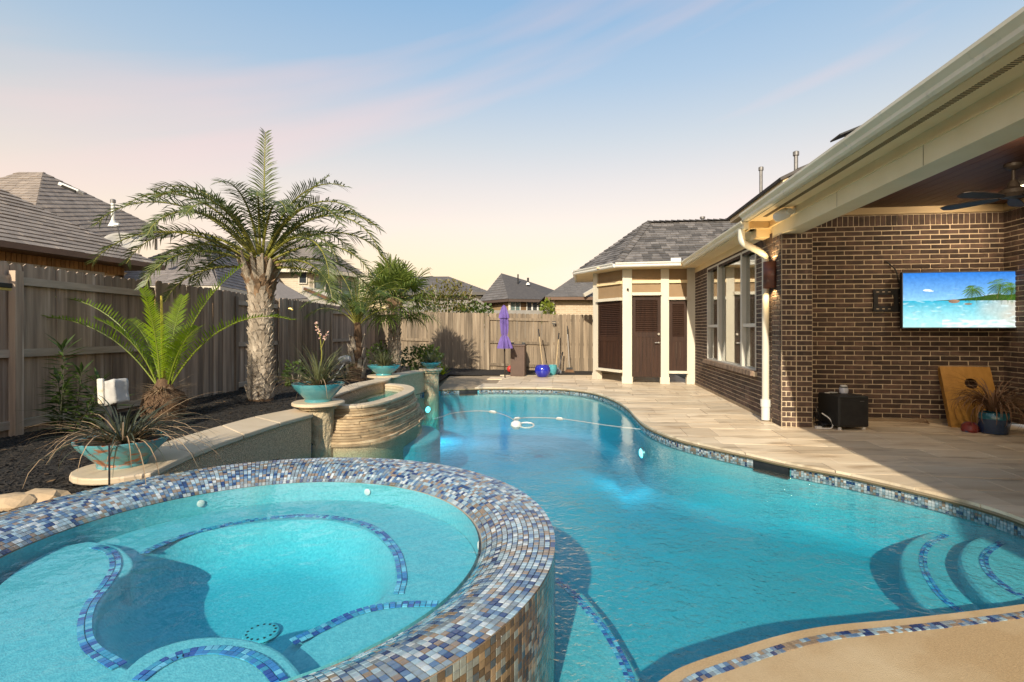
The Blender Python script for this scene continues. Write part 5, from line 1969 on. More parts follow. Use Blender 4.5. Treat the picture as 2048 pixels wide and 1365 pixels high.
def palm_trunk(parent, base, rad, height, wid, hgt, out, rows, per, top_flare=0.0, limit=300):
    base = Vector(base)
    b = MB()
    prof = [(rad(0) * 1.02, -0.08)] + [(rad(k / 10), height * k / 10) for k in range(11)]
    b.lathe(base, prof, 20)
    tr = b.build('trunk', fibre_m, parent, smooth=True)
    cnt = 0
    for j in range(rows):
        t = (j + .3) / rows
        r_ = rad(t)
        for i in range(per):
            a = 2 * PI * (i + .5 * (j % 2)) / per + rb.uniform(-.06, .06)
            if math.sin(a) > .55:
                continue                                   # far side, never seen
            n_ = Vector((math.cos(a), math.sin(a), 0))
            x_ = Vector((-n_.y, n_.x, 0))
            k = 1 + top_flare * max(0, t - .72) / .28
            tl = 0.10 + .55 * max(0, t - .72) / .28 * top_flare
            zz = (ZV + n_ * tl).normalized()
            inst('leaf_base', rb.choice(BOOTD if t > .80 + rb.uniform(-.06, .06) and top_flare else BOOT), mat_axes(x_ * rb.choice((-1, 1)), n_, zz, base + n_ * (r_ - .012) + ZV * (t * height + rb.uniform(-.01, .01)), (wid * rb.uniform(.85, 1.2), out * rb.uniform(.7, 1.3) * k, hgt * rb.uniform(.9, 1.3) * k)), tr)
            cnt += 1
    return tr

# --- the tall date palm
PB = Vector((-3.92, 8.20, 0.28))
palm = thing('date_palm', 'tall date palm with shaggy grey trunk and wide arching crown', 'palm tree', PB)
palm_trunk(palm, PB, lambda t: 0.185 - .03 * math.sin(PI * t * .9) + .03 * max(0, t - .8) * 5 * .5, 1.98, 0.105, 0.15, 0.070, 23, 12, 0.9)
cr_ = PB + Vector((0.0, 0, 1.92))
b = MB()
for k in range(34):
    a = rb.uniform(0, 2 * PI)
    n_ = Vector((math.cos(a), math.sin(a), 0))
    l_ = rb.uniform(.35, .6)
    p0 = cr_ + n_ * .16 - ZV * .05
    p1 = p0 + n_ * l_ * .35 + ZV * l_ * .75
    b.tube([p0, p0.lerp(p1, .5) + n_ * .02, p1], [.045, .03, .018], 5)
b.build('cut_stalks', boot_m, palm)
heads = [(95, 88, 2.05, 12, .34), (40, 66, 1.75, 28, .24), (172, 62, 2.25, 95, .36), (165, 50, 2.25, 100, .36), (200, 50, 2.3, 112, .36), (184, 36, 2.2, 105, .36), (215, 30, 2.2, 95, .36),
         (5, 52, 2.1, 105, .36), (-15, 46, 2.35, 130, .36), (20, 40, 2.2, 120, .36), (-30, 30, 2.0, 118, .34), (-8, 62, 1.9, 120, .32), (240, 48, 1.9, 125, .34), 
         (290, 66, 1.7, 110, .34), (228, 18, 1.8, 95, .34), (335, 12, 1.6, 92, .32), (130, 48, 2.0, 105, .34), (60, 48, 2.0, 110, .34), (100, 38, 1.8, 110, .34), (150, 22, 1.9, 90, .34),
         (30, 18, 1.8, 90, .34), (195, 5, 1.5, 78, .32), (350, 4, 1.5, 80, .32), (275, 68, 1.7, 100, .3), (190, 68, 2.0, 95, .34), (350, 70, 1.9, 100, .34), (215, 60, 2.0, 115, .34), (330, 56, 1.9, 120, .34), (178, 22, 1.9, 85, .34), (2, 28, 2.0, 100, .34), (255, 58, 1.7, 120, .32), (305, 62, 1.7, 120, .32), (200, 30, 1.6, 110, .3), (340, 40, 1.7, 125, .32), (160, 35, 1.9, 100, .32), (235, 62, 1.8, 110, .32), (20, 60, 1.9, 110, .32), (90, 55, 1.8, 100, .32)]
for az, el, ln, dp, ll in heads:
    a = math.radians(az)
    bp_ = cr_ + Vector((math.cos(a) * .10, math.sin(a) * .10, 0.12 + .25 * max(0, math.sin(math.radians(el)))))
    frond(palm, bp_, az + rb.uniform(-4, 4), el, ln * rb.uniform(.95, 1.05), dp, 58, ll * 1.2, .019, g_palm, stalk_m, vee=0.35, plume=.5, start=.15, curl=.45, lean=.45, sd=rb.uniform(-.12, .12), rr=.02, spread=.72 if el > 80 else 1.0)

# --- young bright palm with dead skirt
QB = Vector((-4.34, 6.55, 0.26))
yp = thing('young_palm', 'young bright green palm with a dead straw skirt near the fence', 'palm tree', QB)
b = MB()
b.lathe(QB, [(.20, -.05), (.24, .10), (.25, .24), (.20, .34), (.11, .40), (.07, .52)], 18, wob=lambda th, z: 1 + .12 * math.sin(5 * th + z * 20))
b.build('trunk', fibre_m, yp, smooth=True)
b = MB()
for k in range(520):
    a = rb.uniform(0, 2 * PI)
    n_ = Vector((math.cos(a), math.sin(a), rb.uniform(-.25, .35))).normalized()
    p0 = QB + Vector((math.cos(a) * .13, math.sin(a) * .13, rb.uniform(.10, .44)))
    l_ = rb.uniform(.12, .32)
    s_ = n_.cross(ZV).normalized()
    p1 = p0 + n_ * l_ + ZV * rb.uniform(-.06, .06)
    b.add([p0 - s_ * .008, p0 + s_ * .008, p1], [(0, 1, 2)])
b.build('dead_skirt', straw_m, yp, kind='stuff')
for az, el, ln, dp in [(180, 66, 1.95, 76), (194, 58, 1.80, 76), (0, 58, 1.90, 80), (12, 76, 1.80, 40), (100, 78, 1.3, 30), (150, 66, 1.25, 55), (262, 86, 1.25, 22), (335, 70, 1.0, 50), (205, 72, 1.1, 50)]:
    a = math.radians(az)
    frond(yp, QB + Vector((math.cos(a) * .06, math.sin(a) * .06, .40)), az, el, ln, dp, 46, .27, .016, g_bright, stalk_g, vee=.35, plume=.2, start=.10, curl=.05, lean=.40, rr=.010)
b = MB().tube([QB + Vector((0, 0, .45)), QB + Vector((-.01, -.02, 1.1)), QB + Vector((-.015, -.03, 1.55))], [.02, .02, .012], 6)
b.build('cut_stalk', stalk_y, yp)

# --- slender palm by the back corner
SB = Vector((-3.72, 12.55, 0.20))
sp_ = thing('queen_palm', 'small feathery palm with split ragged base in front of the left fence corner', 'palm tree', SB)
b = MB()
b.tube([SB + Vector((0, 0, -.05)), SB + Vector((.0, 0, .25)), SB + Vector((.02, 0, .6)), SB + Vector((.04, 0, 1.0)), SB + Vector((.03, 0, 1.35))], [.24, .20, .13, .10, .07], 14)
b.build('trunk', fibre_m, sp_, smooth=True)
for k in range(26):
    a = rb.uniform(0, 2 * PI)
    n_ = Vector((math.cos(a), math.sin(a), 0))
    x_ = Vector((-n_.y, n_.x, 0))
    zb_ = rb.uniform(0, .8)
    inst('leaf_base', rb.choice(BOOT), mat_axes(x_, n_, (ZV + n_ * .25).normalized(), SB + n_ * (.21 - .13 * zb_) + ZV * zb_, (.13, .07, .30)), sp_)
for az, el, ln, dp in [(185, 70, 1.75, 105), (200, 62, 1.6, 120), (165, 74, 1.9, 95), (10, 72, 1.7, 100), (-15, 66, 1.6, 118), (35, 76, 1.8, 90), (100, 80, 1.8, 70), (260, 72, 1.5, 120), (290, 64, 1.4, 130), (235, 70, 1.6, 110), (320, 74, 1.6, 115), (75, 68, 1.6, 110), (140, 66, 1.6, 110), (185, 50, 1.4, 110), (0, 48, 1.4, 110), (280, 78, 1.7, 90), (20, 82, 1.9, 60), (160, 82, 1.9, 60)]:
    frond(sp_, SB + Vector((.03, 0, 1.25)), az, el, ln, dp, 48, .46, .013, g_queen, stalk_m, vee=.25, plume=.3, start=.22, curl=.7, lean=.55, rr=.017)

# --- fan palm
def fan_leaf(parent, base, az, el, pet, R_, n, leaf, stalk, droop=.5):
    az, el = math.radians(az), math.radians(el)
    h = Vector((math.cos(az), math.sin(az), 0))
    d = h * math.cos(el) + ZV * math.sin(el)
    s_ = Vector((-h.y, h.x, 0))
    tip = Vector(base) + d * pet - ZV * (pet * .08)
    b = MB()
    b.tube([base, Vector(base) + d * pet * .5 + ZV * .01, tip], [.014, .011, .009], 5, mi=1)
    up = s_.cross(d).normalized()
    for i in range(n):
        a = math.radians(-128 + 256 * (i + .5) / n)
        rd = (d * math.cos(a) + s_ * math.sin(a)).normalized()
        rd = (rd + up * rb.uniform(-.10, .22)).normalized()
        L_ = R_ * (.72 + .28 * math.cos(a * .8)) * rb.uniform(.88, 1.08)
        w_ = rd.cross(up).normalized() * (.020)
        m1 = tip + rd * L_ * .55
        m2 = tip + rd * L_ * .85 - ZV * (droop * L_ * .16)
        e = tip + rd * L_ * .98 - ZV * (droop * L_ * rb.uniform(.35, .7))
        b.add([tip - w_ * .3, tip + w_ * .3, m1 + w_ + up * .004, m1 - w_ + up * .004, m2 + w_ * .6, m2 - w_ * .6, e], [(0, 1, 2, 3), (3, 2, 4, 5), (5, 4, 6)])
    return b.build('fan_leaf', [leaf, stalk], parent)
FB = Vector((-3.18, 14.2, 0.08))
fp = thing('fan_palm', 'fan palm with criss-cross trunk casting its shadow on the back fence', 'palm tree', FB)
palm_trunk(fp, FB, lambda t: .15 - .02 * t + (.05 if t < .05 else 0), 2.0, .13, .20, .075, 15, 8, .8)
for k in range(38):
    az = k * 137.5
    el = 86 - 108 * ((k + .5) / 38) ** 1.0
    fan_leaf(fp, FB + Vector((0, 0, 1.95 + .15 * (1 - k / 38))), az + rb.uniform(-8, 8), el, rb.uniform(.55, .85), rb.uniform(.58, .74), 32, g_fan, stalk_m, droop=.3 + .5 * k / 38)

# --- bowl plants
def blades(parent, c, n, L0, L1, el0, el1, droop, wd, leaf, r0=.03, name='leaves', azr=None, fold=True):
    b = MB()
    for k in range(n):
        az = rb.uniform(*(azr or (0, 2 * PI)))
        h = Vector((math.cos(az), math.sin(az), 0))
        el = math.radians(rb.uniform(el0, el1))
        L_ = rb.uniform(L0, L1)
        s_ = Vector((-h.y, h.x, 0))
        p = Vector(c) + h * rb.uniform(0, r0)
        dp = math.radians(droop) * rb.uniform(.5, 1.3)
        S = 7
        row = []
        for j in range(S + 1):
            t = j / S
            e = el - dp * t ** 1.4
            w_ = wd * (1 - t ** 2.2) + .0008
            row.append((p - s_ * w_, p + s_ * w_, p - ZV * w_ * .5))
            p = p + (h * math.cos(e) + ZV * math.sin(e)) * (L_ / S)
        vs = [q for r_ in row for q in r_]
        fs = []
        for j in range(S):
            a, c_ = j * 3, (j + 1) * 3
            fs += [(a, a + 2, c_ + 2, c_), (a + 2, a + 1, c_ + 1, c_ + 2)]
        b.add(vs, fs)
    return b.build(name, leaf, parent, kind='stuff', smooth=False)

def bowl(name, label, c, R_, h_, foot, m, cat='planter', n=48, inner=None):
    t = thing(name, label, cat, c, 'planter bowls along the pool')
    pr = [(foot * .98, 0), (foot, .012), (foot * .97, h_ * .14), (foot * 1.02, h_ * .18), (R_ * .72, h_ * .45), (R_ * .92, h_ * .76), (R_ * .985, h_ * .93), (R_ * 1.0, h_ * .985), (R_ * .985, h_), (R_ * .94, h_ * .985), (R_ * .90, h_ * .80)]
    MB().lathe(c, pr, n, close=True).build('bowl', m, t, smooth=True, angle=1.0)
    soil = MATS.get('potting_soil') or mat('potting_soil', (0.10, 0.06, 0.035), (0.05, 0.03, 0.02), 30, rough=.95, bump=.6, bscale=60)
    MB().lathe(c, [(R_ * .92, h_ * .84), (R_ * .5, h_ * .88), (.01, h_ * .9)], 32, close=False).build('soil', soil, t, smooth=True)
    return t
rusty = mat('rusty_turquoise_glaze', (0.11, 0.34, 0.38), (0.33, 0.115, 0.045), 9, detail=9, rough=0.45, stretch=(1, 1, 3.0), lo=.50, hi=.60, c3=(0.20, 0.45, 0.45), s3=14, l3=.62, h3=.7, bump=.2, bscale=30)
turq = mat('turquoise_glaze', (0.09, 0.33, 0.36), (0.05, 0.22, 0.27), 5, rough=0.18, stretch=(1, 1, 2.5), lo=.35, hi=.7, c3=(0.22, 0.16, 0.09), s3=6, l3=.66, h3=.8, coat=.5)
turq2 = mat('bright_turquoise_glaze', (0.09, 0.38, 0.42), (0.06, 0.28, 0.34), 5, rough=0.2, stretch=(1, 1, 2.5), coat=.5)
C1 = Vector((-2.98, 4.02, 0.362))
bowl('planter_bowl', 'rusty turquoise planter bowl on the near end of the wall cap', C1, .305, .205, .165, rusty)
p1 = thing('trailing_yucca', 'dark trailing yucca with long drooping blades in the rusty bowl', 'plant', C1 + ZV * .17)
blades(p1, C1 + ZV * .18, 120, .25, .62, 10, 75, 85, .0065, g_dark, r0=.14)
blades(p1, C1 + ZV * .18, 44, .55, .85, 10, 45, 110, .005, straw_m, r0=.12, name='dry_leaves')
C2 = Vector((-2.50, 6.78, 0.466))
bowl('planter_bowl', 'glazed turquoise planter bowl on the pedestal in front of the spillway', C2, .325, .235, .17, turq)
p2 = thing('red_yucca', 'spiky red yucca with a pink flower stalk in the front glazed bowl', 'plant', C2 + ZV * .2)
blades(p2, C2 + ZV * .20, 95, .40, .72, 20, 85, 65, .0075, g_grey, r0=.08)
blades(p2, C2 + ZV * .20, 34, .55, .85, 8, 40, 95, .006, straw_m, r0=.10, name='dry_leaves')
stk = MB()
sp0 = C2 + Vector((.03, -.02, .22))
stk.tube([sp0, sp0 + Vector((.02, 0, .40)), sp0 + Vector((.0, 0, .62)), sp0 + Vector((-.06, 0, .80))], [.008, .007, .006, .003], 6)
stk.tube([sp0 + Vector((.01, 0, .45)), sp0 + Vector((.09, 0, .66))], [.005, .003], 5)
stk.build('flower_stalk', stalk_m, p2)
fl = MB()
pink = mat('pink_flower', (0.62, 0.33, 0.27), (0.55, 0.42, 0.34), 20, rough=.6)
for k in range(26):
    t = rb.random()
    base = (sp0 + Vector((.0, 0, .60))).lerp(sp0 + Vector((-.06, 0, .80)), t) if rb.random() < .6 else (sp0 + Vector((.04, 0, .54))).lerp(sp0 + Vector((.09, 0, .66)), t)
    d = Vector((rb.uniform(-1, 1), rb.uniform(-1, 1), rb.uniform(-.6, .8))).normalized()
    fl.tube([base, base + d * .018, base + d * .034], [.004, .010, .004], 5)
fl.build('flowers', pink, p2, kind='stuff')
C3 = Vector((-2.56, 10.5, 0.476))
bowl('planter_bowl', 'bright turquoise planter bowl on the pedestal behind the spillway', C3, .325, .20, .16, turq2)
p3 = thing('grey_yucca', 'grey green tufted yucca in the bowl behind the spillway', 'plant', C3 + ZV * .18)
blades(p3, C3 + ZV * .17, 130, .30, .52, 15, 80, 55, .007, g_grey, r0=.14)
C4 = Vector((-1.87, 12.08, 0.491))
bowl('planter_bowl', 'small turquoise planter bowl on the farthest pedestal', C4, .24, .14, .10, turq2)
p4 = thing('small_yucca', 'small dark tufted yucca in the farthest turquoise bowl', 'plant', C4 + ZV * .13)
blades(p4, C4 + ZV * .12, 90, .25, .46, 5, 75, 60, .007, g_grey, r0=.08)
# --- shrubs
def leaf_cloud(parent, c, rad, n, size, leaf, name='foliage', shape=1.0, seed=0):
    r = random.Random(seed)
    b = MB()
    for k in range(n):
        v_ = Vector((r.gauss(0, 1), r.gauss(0, 1), r.gauss(0, 1))).normalized()
        rr_ = r.random() ** .4
        p = Vector(c) + Vector((v_.x * rad[0] * rr_, v_.y * rad[1] * rr_, v_.z * rad[2] * rr_))
        if mnoise.noise(p * 2.6 + Vector((seed, 0, 0))) < -.18:
            continue
        d = (v_ + Vector((r.uniform(-.8, .8), r.uniform(-.8, .8), r.uniform(-.3, .9)))).normalized()
        s_ = d.orthogonal().normalized()
        s_ = (s_ * math.cos(k) + d.cross(s_) * math.sin(k))
        l_ = size * r.uniform(.6, 1.3)
        w_ = l_ * .28 * shape
        b.add([p, p + d * l_ * .5 + s_ * w_, p + d * l_, p + d * l_ * .5 - s_ * w_], [(0, 1, 2), (0, 2, 3)])
    return b.build(name, leaf, parent, kind='stuff')
def shrub(name, label, c, rad, n, size, leaf, seed, shape=1.0, stems=5):
    c = Vector(c)
    t = thing(name, label, 'shrub', (c.x, c.y, c.z - rad[2]))
    b = MB()
    r = random.Random(seed)
    for k in range(stems):
        a = r.uniform(0, 2 * PI)
        b.tube([(c.x, c.y, c.z - rad[2] - .05), c + Vector((math.cos(a) * rad[0] * .5, math.sin(a) * rad[1] * .5, 0))], [.018, .006], 5)
    b.build('stems', boot_m, t)
    leaf_cloud(t, c, rad, n, size, leaf, seed=seed, shape=shape)
    return t
shrub('pittosporum_shrub', 'rounded yellow green shrub between the two small palms', (-3.55, 14.6, .55), (.55, .45, .48), 900, .075, g_shrub, 3, 1.4)
shrub('boxy_shrub', 'dark glossy shrub to the right of the fan palm trunk', (-2.62, 15.0, .48), (.62, .45, .46), 1000, .075, g_olea, 5, 1.5)
shrub('sunlit_shrub', 'light green leafy shrub above the farthest bowl', (-2.30, 14.6, .55), (.38, .35, .40), 520, .075, g_shrub, 6, 1.4)
shrub('low_shrub', 'small dark shrub at the foot of the left fence behind the tall palm', (-4.2, 10.2, .52), (.22, .22, .26), 300, .08, g_olea, 8, 1.2)
# aloe at the deck end of the bed
ALB = Vector((-2.02, 15.2, .03))
al = thing('aloe', 'bright green aloe rosette beside the farthest pedestal', 'plant', ALB)
for k in range(22):
    a = k * 2.4
    el = math.radians(80 - 62 * k / 22)
    h = Vector((math.cos(a), math.sin(a), 0))
    s_ = Vector((-h.y, h.x, 0))
    L_ = .34 * rb.uniform(.8, 1.1)
    b = MB()
    rows = []
    for j in range(6):
        t = j / 5
        e = el - .35 * t
        p = ALB + ZV * .04 + (h * math.cos(el) + ZV * math.sin(el)) * L_ * t + ZV * .03 * t * t
        w_ = .032 * (1 - t ** 1.6) + .001
        rows += [p - s_ * w_ + ZV * w_ * .3, p - ZV * w_ * .5, p + s_ * w_ + ZV * w_ * .3, p + ZV * w_ * .25]
    fs = [(j * 4 + i, j * 4 + (i + 1) % 4, j * 4 + 4 + (i + 1) % 4, j * 4 + 4 + i) for j in range(5) for i in range(4)]
    b.add(rows, fs)
    b.build('leaf', g_bright, al)
# oleander on the left
OB = Vector((-4.95, 5.75, .22))
ol = thing('oleander', 'dark oleander with narrow leaves against the fence on the far left', 'shrub', OB)
ob = MB()
lb2 = MB()
for st_, (dx, dy, h_) in enumerate([(0, 0, 1.0), (.13, .05, .72), (-.12, .1, .62), (.28, .0, .50), (.42, .1, .42), (.06, -.1, .55), (.22, .15, .60)]):
    p0 = OB + Vector((dx * .5, dy, 0))
    p1 = OB + Vector((dx * 1.25 + .04, dy, h_))
    ob.tube([p0, p0.lerp(p1, .5) + Vector((.02, 0, 0)), p1], [.007, .005, .003], 5)
    n_ = int(h_ * 75)
    for k in range(n_):
        t = .15 + .85 * k / n_
        q = p0.lerp(p1, t)
        a = k * 2.2
        up_ = .25 + .9 * (t > .9) + rb.uniform(-.3, .3)
        d = Vector((math.cos(a), math.sin(a), up_)).normalized()
        s_ = d.cross(ZV).normalized()
        l_ = rb.uniform(.14, .25)
        m_ = q + d * l_ * .5
        e = q + d * l_ - ZV * .02
        lb2.add([q, m_ + s_ * .019, e, m_ - s_ * .019], [(0, 1, 2, 3)])
ob.build('stems', mat('green_stem', (0.07, 0.075, 0.03), (0.05, 0.05, 0.025), 8, rough=.7), ol)
lb2.build('foliage', g_olea, ol, kind='stuff')
# tree beyond the back fence, turning orange
TB = Vector((-2.6, 20.8, 0))
tr = thing('crape_myrtle', 'loose tree with orange tinged leaves above the back fence behind the fan palm', 'tree', TB)
b = MB()
for k in range(9):
    a = k * .7
    e = TB + Vector((math.cos(a) * rb.uniform(.4, 1.1), math.sin(a) * .6, rb.uniform(2.3, 3.3)))
    b.tube([TB, TB.lerp(e, .45) + Vector((rb.uniform(-.1, .1), 0, .2)), e], [.05, .03, .008], 6)
b.build('trunk', boot_m, tr, smooth=True)
leaf_cloud(tr, TB + Vector((.0, 0, 2.55)), (1.15, .8, .80), 1500, .10, g_rust, 'crown', 1.5, 12)
leaf_cloud(tr, TB + Vector((.1, 0, 2.2)), (1.2, .8, .6), 700, .10, g_shrub, 'crown', 1.5, 13)
for nm, lb_, c_, rd_, n_, lf, sd_ in (('garden_tree', 'bright green treetop showing over the back fence left of the umbrella', (-1.55, 22.5, 1.9), (.9, .7, .65), 1000, g_shrub, 14), ('vine_tree', 'yellow green treetop at the corner of the tan brick neighbour house', (1.62, 24.0, 2.1), (.32, .4, .65), 420, g_yell, 15)):
    t = thing(nm, lb_, 'tree', (c_[0], c_[1], 0))
    MB().tube([(c_[0], c_[1], 0), c_], [.06, .02], 6).build('trunk', boot_m, t)
    leaf_cloud(t, c_, rd_, n_, .13, lf, 'crown', 1.5, sd_)
# frond tips reaching in from a palm left of the picture
LP = Vector((-6.3, 5.2, 2.35))
lp_ = thing('overhanging_palm_leaf', 'loose green palm leaf tip hanging in front of the fence at the left edge', 'palm leaf', LP)
frond(lp_, LP, -12, -2, 1.45, 42, 40, .34, .016, g_queen, stalk_m, vee=-.1, start=.1, curl=.9, lean=.6, rr=.012)
# ------------------------------------------------------------------ small things by the fence and in the bed
def place(px, py, z=0.0):
    return at(px, py, z)
# closed purple umbrella
UB = at(1010, 756, 0.0)
um = thing('closed_umbrella', 'closed purple patio umbrella on a dark pole by the back fence', 'umbrella', UB)
purple = mat('purple_canvas', (0.16, 0.105, 0.34), (0.12, 0.075, 0.26), 8, rough=.85, bump=.3, bscale=40)
MB().tube([UB, UB + Vector((-.03, 0, 2.02))], .02, 8).build('pole', bronze_m, um)
def cloth(prof, wobn, amp):
    b = MB()
    n = 36
    vs = []
    for r_, z, am in prof:
        for k in range(n):
            th = 2 * PI * k / n
            rr_ = r_ * (1 + am * math.cos(wobn * th + z * 2) + .3 * am * math.cos(3 * th + 1))
            vs.append(UB + Vector((rr_ * math.cos(th) - .03 * z / 2, rr_ * math.sin(th), z - (am * .10 * math.cos(wobn * th + z * 2) if z < .8 else 0))))
    m_ = len(prof)
    b.add(vs, [(j * n + k, j * n + (k + 1) % n, (j + 1) * n + (k + 1) % n, (j + 1) * n + k) for j in range(m_ - 1) for k in range(n)])
    return b
o = cloth([(.185, .84, .26), (.18, .89, .26), (.14, 1.04, .24), (.10, 1.16, .2), (.075, 1.21, .12), (.09, 1.28, .2), (.095, 1.40, .28), (.10, 1.58, .28), (.10, 1.72, .26), (.09, 1.84, .2), (.075, 1.95, .12), (.045, 2.03, .05), (.005, 2.06, 0)], 8, 1).build('canopy', purple, um, smooth=True)
o = cloth([(.135, 1.70, .2), (.125, 1.79, .2), (.10, 1.89, .15), (.075, 1.99, .1), (.045, 2.05, .05), (.005, 2.08, 0)], 8, 1).build('vent_flap', purple, um, smooth=True)
MB().tube([UB + Vector((-.02, 0, 1.185)), UB + Vector((-.02, 0, 1.225))], .082, 20).build('tie_band', purple, um, smooth=True)
# brown bin
BB = at(1035, 753, 0.0)
bn = thing('deck_bin', 'tall brown ribbed bin beside the purple umbrella', 'bin', BB)
brown = mat('brown_resin', (0.105, 0.062, 0.043), (0.085, 0.05, 0.036), 6, rough=.6)
ax_ = (V, U, ZV)
body = MB().box(BB + ZV * .44 + U * .2, (.42, .42, .88), ax_).build('body', brown, bn, bevel=.01)
for k in range(7):
    MB().box(BB + ZV * .44 + V * (-.18 + k * .06) - U * .014, (.04, .012, .80), ax_).build('rib', brown, body)
for k in range(6):
    MB().box(BB + ZV * .44 + V * .214 + U * (.05 + k * .06), (.012, .04, .80), ax_).build('rib', brown, body)
MB().box(BB + ZV * .905 + U * .2, (.46, .46, .06), ax_).build('lid', brown, bn, bevel=.015)
for s in (-1, 1):
    MB().box(BB + ZV * .96 + U * .10 + V * (.17 * s), (.10, .14, .07), ax_).build('latch', black_m, bn, bevel=.01)
# red ball behind the bin
RB = at(1018, 747, 0.02)
o = MB().lathe(RB + U * .3, [(.01, -.0)] + [(.11 * math.sin(PI * k / 10), .11 - .11 * math.cos(PI * k / 10)) for k in range(1, 10)] + [(.005, .22)], 20).build('red_ball', mat('red_rubber', (0.55, 0.05, 0.03), (0.48, .04, .03), 5, rough=.5), smooth=True)
tag(o, 'red ball half hidden behind the brown bin', 'ball')
# blue pot and teal pot
GB = at(1084, 756, 0.0)
bp_ = thing('blue_pot', 'round cobalt blue glazed pot on the deck by the back fence', 'pot', GB + U * .22)
blue = mat('cobalt_glaze', (0.012, 0.018, 0.30), (0.02, 0.03, 0.36), 6, rough=.12, coat=.6)
MB().lathe(GB + U * .22, [(.13, 0), (.15, .01), (.21, .10), (.23, .19), (.215, .28), (.185, .325), (.19, .345), (.175, .345), (.165, .30), (.18, .2), (.01, .12)], 36).build('body', blue, bp_, smooth=True)
TB2 = at(1104, 750, 0.0)
tp_ = thing('teal_pot', 'small teal glazed pot behind the cobalt pot', 'pot', TB2)
MB().lathe(TB2, [(.10, 0), (.13, .05), (.16, .18), (.15, .27), (.155, .30), (.135, .30), (.12, .2), (.01, .1)], 30).build('body', turq2, tp_, smooth=True)
# long-handled tools leaning on the fence
wood = mat('ash_handle', (0.50, 0.37, 0.21), (0.40, 0.29, 0.16), 6, rough=.6, stretch=(4, 4, .4))
def tool(label, name, p0, p1, grip, head=None, r=.016, cat='tool'):
    t = thing(name, label, cat, p0, 'garden tools against the back fence')
    p0, p1 = Vector(p0), Vector(p1)
    MB().tube([p0, p0.lerp(p1, .8)], r, 8).build('handle', wood if grip != 'steel' else steel_m, t, smooth=True)
    MB().tube([p0.lerp(p1, .8), p1], r * 1.25, 8).build('grip', black_m, t, smooth=True)
    if head:
        head(t, p0, (p1 - p0).normalized())
def shovel_head(t, p, d):
    s_ = V
    b = MB()
    pr = [(-.02, .02), (-.10, .10), (-.22, .11), (-.30, .07), (-.34, .0)]
    vs = [p + d * z + s_ * w_ for z, w_ in pr] + [p + d * z - s_ * w_ for z, w_ in pr]
    m_ = len(pr)
    b.add(vs, [(i, i + 1, m_ + i + 1, m_ + i) for i in range(m_ - 1)])
    o = b.build('blade', galv_m, t)
    o.modifiers.new('s', 'SOLIDIFY').thickness = .006
def broom_head(t, p, d):
    b = MB()
    for k in range(40):
        x = (k / 39 - .5) * .30
        b.tube([p + V * x * .6, p + V * x * 1.2 - ZV * .16 - U * .02 * math.sin(k)], [.008, .005], 4)
    b.build('bristles', dry_m, t)
    MB().box(p + ZV * .01, (.20, .05, .06), (V, U, ZV)).build('head', black_m, t)
tool('wooden handled tool standing in the cobalt blue pot', 'long_handled_scoop', at(1086, 738, Y=16.0), at(1077, 659, Y=16.9), 'wood')
tool('shovel with pale handle leaning on the fence right of the pots', 'shovel', at(1112, 732, Y=16.4), at(1118, 667, Y=17.1), 'wood', shovel_head)
tool('short white handled spade leaning beside the tall shovel', 'short_spade', at(1118, 738, Y=16.6), at(1125.5, 705, Y=17.1), 'steel', shovel_head, .02)
tool('broom with thin handle leaning farthest right on the back fence', 'broom', at(1139, 738, Y=16.8), at(1134.5, 652, Y=17.15), 'steel', broom_head, .013)
# small sign on the fence
SG = at(1108, 646, Y=17.28)
o = MB().box(SG, (.13, .012, .09), (bd, NB, ZV)).build('fence_plaque', black_m)
tag(o, 'small black plaque fixed to the back fence rail', 'plaque')
MB().box(SG + NB * .007, (.10, .004, .015), (bd, NB, ZV)).build('engraved_line', mortar_m, o)
# wrapped landscape lights
wrap = mat('white_wrap', (0.50, 0.48, 0.45), (0.40, 0.385, 0.36), 9, rough=.85, bump=.5, bscale=25)
WB = at(222, 838, Y=5.3)
wl2 = thing('covered_fixture', 'white cloth covered garden fixture on a stake near the young palm', 'garden light', WB)
MB().tube([WB - ZV * .25, WB + ZV * .2], .05, 8).build('stake', black_m, wl2)
axw = (Vector((.97, -.2, .05)).normalized(), Vector((.2, .97, 0)).normalized(), Vector((-.05, 0, 1)).normalized())
bm = bmesh.new()
bmesh.ops.create_cube(bm, size=1.0)
bmesh.ops.subdivide_edges(bm, edges=bm.edges[:], cuts=7, use_grid_fill=True)
for v_ in bm.verts:
    q_ = v_.co.copy()
    n_ = mnoise.noise(q_ * 3.1) * .10 + mnoise.noise(q_ * 7.0) * .05
    q_ = q_ * (1 + n_)
    tp_k = 1 - .10 * (q_.z + .5)
    v_.co = WB + ZV * .27 + Vector((.03, 0, 0)) + axw[0] * (q_.x * .20 * tp_k) + axw[1] * (q_.y * .15) + axw[2] * (q_.z * .24 + .02 * q_.x)
me = bpy.data.meshes.new('cover')
bm.to_mesh(me)
bm.free()
me.materials.append(wrap)
me.polygons.foreach_set('use_smooth', [True] * len(me.polygons))
o = bpy.data.objects.new('cover', me)
COL.objects.link(o)
par(o, wl2)
o = MB().box(WB + ZV * .275 + Vector((-.045, -.07, .01)), (.07, .03, .255), axw).build('folded_flap', mat('stained_cloth', (0.66, 0.62, 0.55), (0.5, .38, .2), 12, rough=.8, lo=.5, hi=.7), wl2, bevel=.01)
WC = at(690, 722, Y=11.3)
wl3 = thing('wrapped_spotlight', 'white plastic wrapped round spotlight behind the red yucca', 'garden light', WC - ZV * .4)
